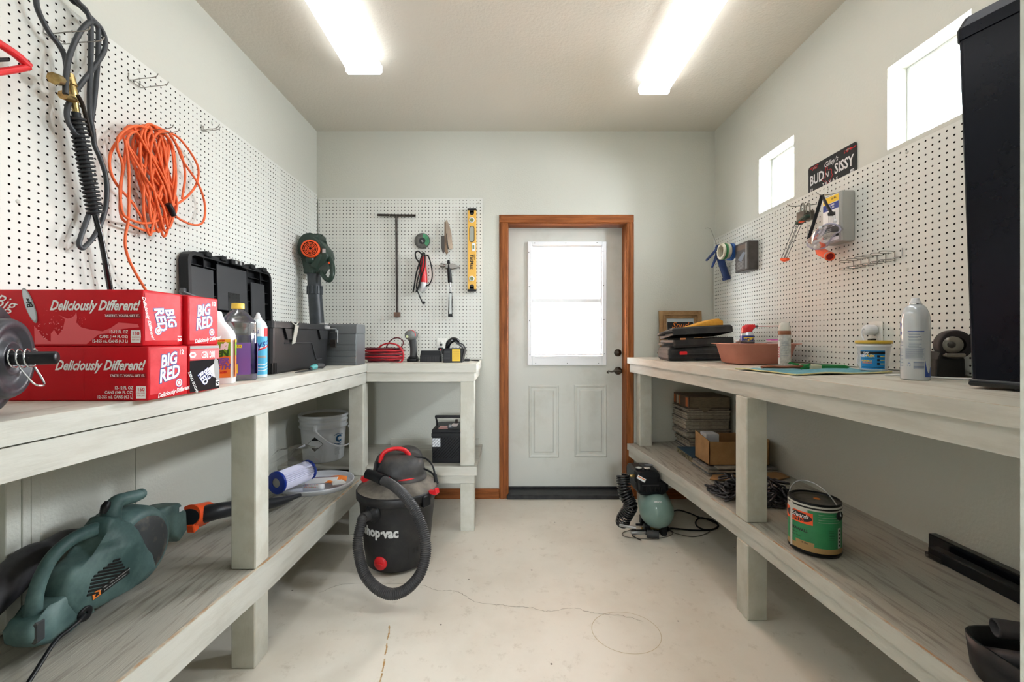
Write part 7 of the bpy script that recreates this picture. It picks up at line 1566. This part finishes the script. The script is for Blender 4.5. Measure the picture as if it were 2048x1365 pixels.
# ================================================================== RIGHT LOWER SHELF
def ZS(x): return zr_shelf(x) + .0008
COV = mat('album_brown', '6b5844', .7, col2='55463a', ns=18)
t = Thing('thick_album', 'thick brown book with orange spine bands, top of the corner stack', 'book', (1.37, 3.0, .7))
GRP = 'old grey board books stacked in the corner'
zs = ZS(1.3); z = zs; r_ = random.Random(21); k = 0; GB = [mat('board_grey%d' % i, c, .8, col2=d_, ns=16) for i, (c, d_) in enumerate((('85817b', '66625d'), ('978d80', '756c61'), ('6a6d70', '515356'), ('a69d8f', '857c70')))]
ztop = CH - (817 - VY) / F * 2.93
while z < ztop - .012:
    h = r_.choice((.012, .014, .018, .026)); dx, dy = r_.uniform(-.014, .012), r_.uniform(-.012, .010); m = MB(); mm = GB[r_.randrange(4)]; h2 = min(h, ztop - z)
    x0_, x1_, y0_, y1_ = 1.222 + dx + (.012 if k < 6 else 0), 1.515 + dx * .3, 2.938 + dy, 3.185
    m.box(x0_, x1_, y0_, y1_, z, z + .002, mm); m.box(x0_, x1_, y0_, y1_, z + h2 - .0025, z + h2 - .0004, mm); m.box(x0_ + .004, x1_ - .003, y0_ + .004, y1_ - .003, z + .002, z + h2 - .0025, mat('page_block', 'b3aa9a', .9, col2='948a7a', ns=40))
    o = single('board_book', m, 'grey board book in the tall stack in the back corner of the lower shelf', 'book', (1.37, 3.06, z), GRP); z += h2; k += 1
zt2 = ztop + .001; h = .076
m = MB(); m.box(1.225, 1.515, 2.925, 3.185, zt2, zt2 + .004, COV, .001); m.box(1.225, 1.515, 2.925, 3.185, zt2 + h - .004, zt2 + h, COV, .001); m.box(1.225, 1.232, 2.925, 3.185, zt2 + .003, zt2 + h - .003, mat('album_spine', '5a4636', .7), .002); t.part('cover', m)
t.part('page_block', MB().box(1.232, 1.508, 2.93, 3.18, zt2 + .004, zt2 + h - .004, mat('page_brown', '857762', .9, col2='6f624f', ns=30, nstretch=(1, 1, 6))), 'worn brown pages')
m = MB(); SPN = frame((1.2245, 3.055, zt2 + h / 2), (0, -1, 0), (0, 0, 1))
for a_, w_, mm in ((-.11, .03, mat('spine_orange', 'b8622e', .6)), (-.06, .035, mat('spine_cream', 'b9ad95', .6)), (-.02, .014, mat('spine_orange', 'b8622e', .6)), (.10, .036, mat('spine_orange', 'b8622e', .6))): m.quad(w_, h - .016, mm, SPN @ tr(a_, 0, 0))
t.part('spine_bands', m, 'orange and cream spine bands'); t.part('torn_flap', MB().prism([(0, 0), (.09, .0), (.06, -.03), (.04, -.034), (.012, -.01)], .003, mat('page_brown', '857762', .9), frame((1.29, 2.92, zt2 + .006), (1, 0, 0), (0, -.12, 1))), 'torn flap')
# flat boards, blue book, cardboard box
t = Thing('blue_book', 'worn blue book with a pale frayed spine lying in front of the stack', 'book', (1.02, 2.62, SZ)); BBm = Matrix.Translation((1.245, 2.775, ZS(1.2) + .004)) @ rz(-.04)
m = MB(); m.box(-.11, .13, -.13, .13, .028, .034, mat('book_blue', '1f3f54', .6), .001, M=BBm); m.box(-.11, .13, -.13, .13, .0, .004, mat('book_blue', '1f3f54', .6), .001, M=BBm); t.part('cover', m)
t.part('page_block', MB().box(-.104, .128, -.126, .126, .004, .028, mat('page_block', '9b9283', .9), M=BBm)); m = MB(); m.box(-.113, -.104, -.13, .13, .001, .032, mat('frayed_spine', '8f8568', .9, col2='2d2a26', ns=60), .002, M=BBm); m.text('HEADERS', .018, mat('spine_ink', '2a2925', .7), BBm @ frame((-.1135, 0, .016), (0, -1, 0), (0, 0, 1)), 0, .05); t.part('spine', m, 'pale frayed spine')
zb2 = ZS(1.1); 
for k in range(4):
    m = MB(); dx = [0, .002, -.003, .004][k]; m.box(1.118 + dx, 1.51, 2.405 + dx, 2.62, zb2 + .012 * k, zb2 + .012 * k + .0105, GB[(k + 1) % 4], .001)
    if k == 0: m.box(1.118, 1.505, 2.405, 2.62, zb2 - .0, zb2 + .002, GB[0])
    single('flat_board', m, 'thin grey board in the low pile under the cardboard box', 'board', (1.3, 2.43, zb2 + .012 * k), 'thin grey boards under the cardboard box')
single('flat_board', MB().box(1.165, 1.40, 2.385, 2.60, zb2 + .0485, zb2 + .056, GB[3], .001), 'shorter pale board on top of the low pile, under the cardboard box', 'board', (1.25, 2.4, zb2 + .05))
single('cardboard_sheet', MB().prism([(0, 0), (.1, -.03), (.33, -.05), (.42, -.02), (.42, .05), (.40, .07), (.05, .07)], .004, CARD, Matrix.Translation((1.09, 2.33, ZS(1.1) + .010)) @ ry(-.045)), 'torn cardboard sheet under the edge of the board pile', 'cardboard', (1.25, 2.33, SZ))
t = Thing('cardboard_box', 'open brown cardboard box on the pile of grey boards', 'box', (1.3, 2.44, .47)); zq = zb2 + .0565; CX0, CX1, CY0, CY1 = 1.135, 1.475, 2.43, 2.615; hq = .145
m = MB(); th = .004
m.box(CX0, CX1, CY0, CY0 + th, zq, zq + hq - .012, CARD); m.box(CX0, CX1, CY1 - th, CY1, zq, zq + hq, CARD); m.hexa([(CX0, CY0, zq), (CX0 + th, CY0, zq), (CX0 + th, CY1, zq), (CX0, CY1, zq), (CX0, CY0, zq + hq - .01), (CX0 + th, CY0, zq + hq - .01), (CX0 + th, CY1, zq + hq + .016), (CX0, CY1, zq + hq + .016)], CARD); m.box(CX1 - th, CX1, CY0, CY1, zq, zq + hq, CARD); m.box(CX0, CX1, CY0, CY1, zq, zq + th, CARD); t.part('box_body', m)
t = Thing('white_box', 'small white carton standing in the cardboard box', 'box', (1.19, 2.54, zq)); t.part('carton', MB().box(1.150, 1.225, 2.50, 2.58, zq + .006, zq + hq + .016, mat('grey_white_card', 'b9bcc2', .7), .002))
t = Thing('black_folder', 'thin black folder under the boards at the wall', 'folder', (1.45, 2.6, SZ)); t.part('folder', MB().box(1.39, 1.525, 2.64, 2.80, ZS(1.45) + .001, ZS(1.45) + .012, BLACK, .002))
# chain
t = Thing('steel_chain', 'heap of dark steel chain on the right lower shelf behind the post', 'chain', (1.2, 1.95, SZ)); CH_ = mat('chain_steel', '47464a', .35, .85)
lk = MB(); lk.tube([(.018 * math.cos(a) + (.010 if math.cos(a) > 0 else -.010), .0125 * math.sin(a), 0) for a in [2 * PI * i / 14 + .22 for i in range(14)]], .0052, CH_, 7, 2, closed=True)
base_me = lk.mesh('chain_link'); r_ = random.Random(17); cnt = 0
def heap(x0_, x1_, y0_, y1_, hmax, n):
    for _ in range(n):
        u, v = r_.random(), r_.random(); x = x0_ + (x1_ - x0_) * u; y = y0_ + (y1_ - y0_) * v; e = max(0, 1 - (2 * u - 1) ** 2) * max(0, 1 - (2 * v - 1) ** 2)
        zz = ZS(x) + .011 + hmax * e * r_.random(); o = bpy.data.objects.new('chain_link', base_me); COL.objects.link(o); o.parent = t.o
        o.location = Vector((x, y, zz)) - t.loc; o.rotation_euler = (r_.uniform(-.9, .9) if zz > ZS(x) + .03 else r_.uniform(-.5, .5), r_.uniform(-.7, .7) if zz > ZS(x) + .03 else r_.uniform(-.3, .3), r_.uniform(0, PI))
heap(1.03, 1.15, 2.02, 2.22, .10, 42); heap(1.17, 1.33, 1.95, 2.12, .12, 52)
# paint can
t = Thing('paint_can', 'dented green-labelled paint can with white drips and wire handle', 'paint can', (1.14, 1.62, SZ)); pc = (1.130, 1.590); zc = ZS(1.13); R_ = .082; T_ = tr(*pc, zc); H_ = .186
m = MB(); m.lathe([(.0005, .0), (R_ - .002, .0), (R_, .003), (R_ + .002, .008), (R_, .013), (R_, H_ - .022), (R_ + .002, H_ - .018), (R_, H_ - .012), (R_ + .001, H_ - .002), (R_ - .002, H_), (R_ - .006, H_ - .004), (R_ - .008, H_ - .010)], mat('tin_black_rim', '1a1a1b', .3, .6), T_, 64); t.part('can_body', m, 'dark tin')
m = MB(); m.lathe([(R_ - .007, H_ - .008), (R_ - .012, H_ - .004), (R_ - .017, H_ - .009), (R_ - .022, H_ - .010), (.0005, H_ - .010)], mat('tin_lid', '6d6a66', .3, .8, col2='2a2827', ns=9, lo=.45, hi=.6), T_, 56); m.disc(.011, ORANGEI, T_ @ tr(.018, .012, H_ - .0094), 20); t.part('lid', m, 'paint-stained metal lid')
wp = cylwrap(pc[0], pc[1], zc, R_, math.atan2(-pc[1], -pc[0])); m = MB(); GL = mat('label_green', '2f8a58', .45, col2='287a4d', ns=9); TAN = mat('label_tan', 'a8895a', .5); WD_ = mat('white_paint', 'c3c3bc', .5)
m.wrap_rect(-.20, .115, .030, .168, GL, wp, 60, .0004); m.wrap_rect(-.20, .14, .014, .032, TAN, wp, 60, .0006); m.wrap_rect(-.06, .0, .032, .046, TAN, wp, 16, .0006); m.wrap_rect(-.20, .17, .160, .178, WD_, wp, 60, .0008); m.wrap_rect(-.20, -.02, .146, .162, WD_, wp, 30, .0007)
m.wrap_rect(-.13, -.004, .108, .150, ORANGE, wp, 24, .001); m.wrap_ellipse(-.058, .129, .052, .0175, mat('label_dark', '2a2326', .5), wp, .0014)
m.text('Edwards', .022, WHITEI, None, .35, .0, u0=-.048, v0=.134, wrap=wp, out=.002, sx=.8); m.text('PAINTS', .019, ORANGE, None, 0, .02, u0=-.060, v0=.120, wrap=wp, out=.002, sx=.95); m.text('DURAWALL', .014, mat('label_dark', '2a2326', .5), None, 0, .03, u0=-.055, v0=.083, wrap=wp, out=.0012); m.text('Interior', .009, mat('label_dark', '2a2326', .5), None, 0, .0, u0=-.066, v0=.07, wrap=wp, out=.0012); m.text('Latex Wall', .009, mat('label_dark', '2a2326', .5), None, 0, .0, u0=-.062, v0=.059, wrap=wp, out=.0012); m.text('15: Flat', .008, mat('label_dark', '2a2326', .5), None, 0, .02, u0=-.03, v0=.040, wrap=wp, out=.0012)
for k in range(4): m.wrap_rect(.012, .09, .150 - k * .009, .1508 - k * .009, WD_, wp, 16, .0008)
for k in range(6): m.wrap_rect(.045, .068 - rnd.uniform(0, .008), .095 - k * .006, .0968 - k * .006, mat('label_dark_green', '1c5637', .5), wp, 6, .0008)
m.wrap_rect(.078, .094, .034, .105, WD_, wp, 5, .0009)
for k in range(5): m.wrap_rect(.082, .090, .040 + k * .013, .047 + k * .013, BLACKI, wp, 4, .0012)
m.wrap_rect(.110, .125, .03, .170, WD_, wp, 6, .0009); m.wrap_rect(-.085, -.074, .012, .172, WD_, wp, 4, .0022); m.wrap_rect(-.088, -.070, .146, .17, WD_, wp, 4, .0021)
t.part('label_print', m, 'green label with orange logo and white paint drip')
ea = math.atan2(-pc[1], -pc[0]) + 1.05; E1 = Vector((pc[0] + R_ * math.cos(ea), pc[1] + R_ * math.sin(ea), zc + .148)); E2 = Vector((pc[0] - R_ * math.cos(ea), pc[1] - R_ * math.sin(ea), zc + .148)); nE = Vector((math.cos(ea), math.sin(ea), 0))
for E, s_ in ((E1, 1), (E2, -1)): t.part('handle_ear', MB().lathe([(.0155, -.001), (.014, .003), (.006, .005), (.0005, .0045)], BLACK, frame(E, Vector((0, 0, 1)), nE.cross(Vector((0, 0, 1))) * -s_ if False else (Vector((0, 0, 1)).cross(nE * s_)) * -1), 20) if False else MB().cyl(E - nE * s_ * .001, E + nE * s_ * .004, .0155, BLACK, n=20))
m = MB(); pts = []
for i in range(13): a = PI * i / 12; pts.append(Vector((pc[0], pc[1], zc + .148)) + nE * (R_ + .006) * math.cos(a) + Vector((0, 0, .092)) * math.sin(a) + Vector((-.35, .5, 0)) * .03 * math.sin(a))
m.tube(pts, .0024, STEEL, 6, 2); t.part('wire_handle', m, 'thin wire handle')
# long black rails by the wall
t = Thing('rail_case', 'long black metal rails lying on the lower shelf against the right wall', 'rail', (1.48, 1.2, SZ)); z0_ = ZS(1.5)
t.part('outer_rail', MB().box(1.505, 1.535, .80, 1.545, z0_ + .002, z0_ + .056, BLACKG, .003)); m = MB(); m.box(1.450, 1.488, .80, 1.49, ZS(1.45), ZS(1.45) + .038, BLACK, .003); m.box(1.488, 1.504, .80, 1.50, z0_, z0_ + .014, BLACK, .001); t.part('inner_rail', m)
t.part('end_guard', MB().box(1.446, 1.492, 1.44, 1.497, ZS(1.45) + .0, ZS(1.45) + .018, CLEAR, .002), 'clear plastic end guard'); t.part('label', MB().quad(.10, .013, mat('label_olive', '8f8a35', .6), frame((1.5045, .98, z0_ + .034), (0, -1, 0), (0, 0, 1))), 'yellow-green label')
# black tote with tubes, foam tube and yellow tool
t = Thing('tool_tote', 'black open tote of grimy tools at the bottom right corner', 'tote', (1.17, .95, SZ)); zz = ZS(1.1); m = MB()
def rr5(x0_, x1_, y0_, y1_, r, z_): return rrect(x0_, x1_, y0_, y1_, r, z_, 5)
m.loft([rr5(1.07, 1.34, .62, 1.015, .05, zz), rr5(1.065, 1.345, .61, 1.03, .06, zz + .02), rr5(1.06, 1.35, .60, 1.035, .06, zz + .085), rr5(1.066, 1.344, .606, 1.029, .055, zz + .085), rr5(1.075, 1.335, .62, 1.01, .05, zz + .02)], BLACK, True, (True, True)); t.part('tote_body', m)
def pipe(name, label, cat, a, b, r, ri, m_, mi=None):
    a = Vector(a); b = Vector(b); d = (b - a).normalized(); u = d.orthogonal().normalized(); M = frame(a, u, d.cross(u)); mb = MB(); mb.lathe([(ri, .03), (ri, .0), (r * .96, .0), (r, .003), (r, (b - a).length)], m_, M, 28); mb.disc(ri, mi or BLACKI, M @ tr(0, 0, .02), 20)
    t = Thing(name, label, cat, a); t.part('tube', mb); return t
def TP(x, y, Y): return W(x, y, Y)
pipe('black_tube', 'black open tube lying across the tote near its far rim', 'tube', (1.112, .985, zz + .112), (1.33, .90, zz + .122), .020, .016, mat('dusty_black', '29282c', .6))
pipe('black_tube', 'black tube pointing at the viewer inside the tote', 'tube', (1.135, .90, zz + .085), (1.10, 1.0, zz + .035), .022, .018, mat('dusty_black', '29282c', .6)).o
single('orange_tool', MB().prism([(-.02, -.01), (.018, -.012), (.022, .004), (.0, .016), (-.016, .010)], .02, mat('orange_dull', 'c4552b', .5), Matrix.Translation((1.20, .915, zz + .085)) @ rz(.3), .003).box(1.185, 1.215, .90, .93, zz + .021, zz + .08, BLACK, .003), 'dull orange knob among the tools in the tote', 'tool', (1.20, .915, zz + .05))
single('white_stub', MB().tube([(1.175, .955, zz + .10), (1.20, .955, zz + .102), (1.225, .953, zz + .104)], .004, mat('stub_cream', 'a8a08a', .6), 8, 2).tube([(1.175, .955, zz + .10), (1.18, .96, zz + .03)], .003, mat('stub_cream', 'a8a08a', .6), 6, 1), 'cream coloured stick in the tote below the black tube', 'stick', (1.2, .955, zz + .05))
t = pipe('foam_tube', 'black foam pipe sleeve with a small hole lying behind the tote', 'foam tube', (1.235, 1.075, ZS(1.24) + .034), (1.50, 1.02, ZS(1.45) + .034), .024, .007, mat('foam_black', '222021', .95, bump=.3, bs=300))
t = Thing('yellow_driver', 'yellow-handled tool with a steel tip under the foam tube', 'hand tool', (1.2, 1.06, SZ)); m = MB(); m.tube([(1.205, 1.10, ZS(1.2) + .022), (1.225, 1.095, ZS(1.2) + .018)], .010, STEEL, 10, 1); t.part('steel_tip', m); t.part('handle', MB().tube([(1.225, 1.095, ZS(1.2) + .017), (1.25, 1.07, ZS(1.2) + .014), (1.28, 1.04, ZS(1.28) + .012), (1.32, 1.01, ZS(1.3) + .010)], [.008, .007, .009, .007], mat('amber_handle', 'c58a1c', .3), 10, 3), 'amber yellow handle')
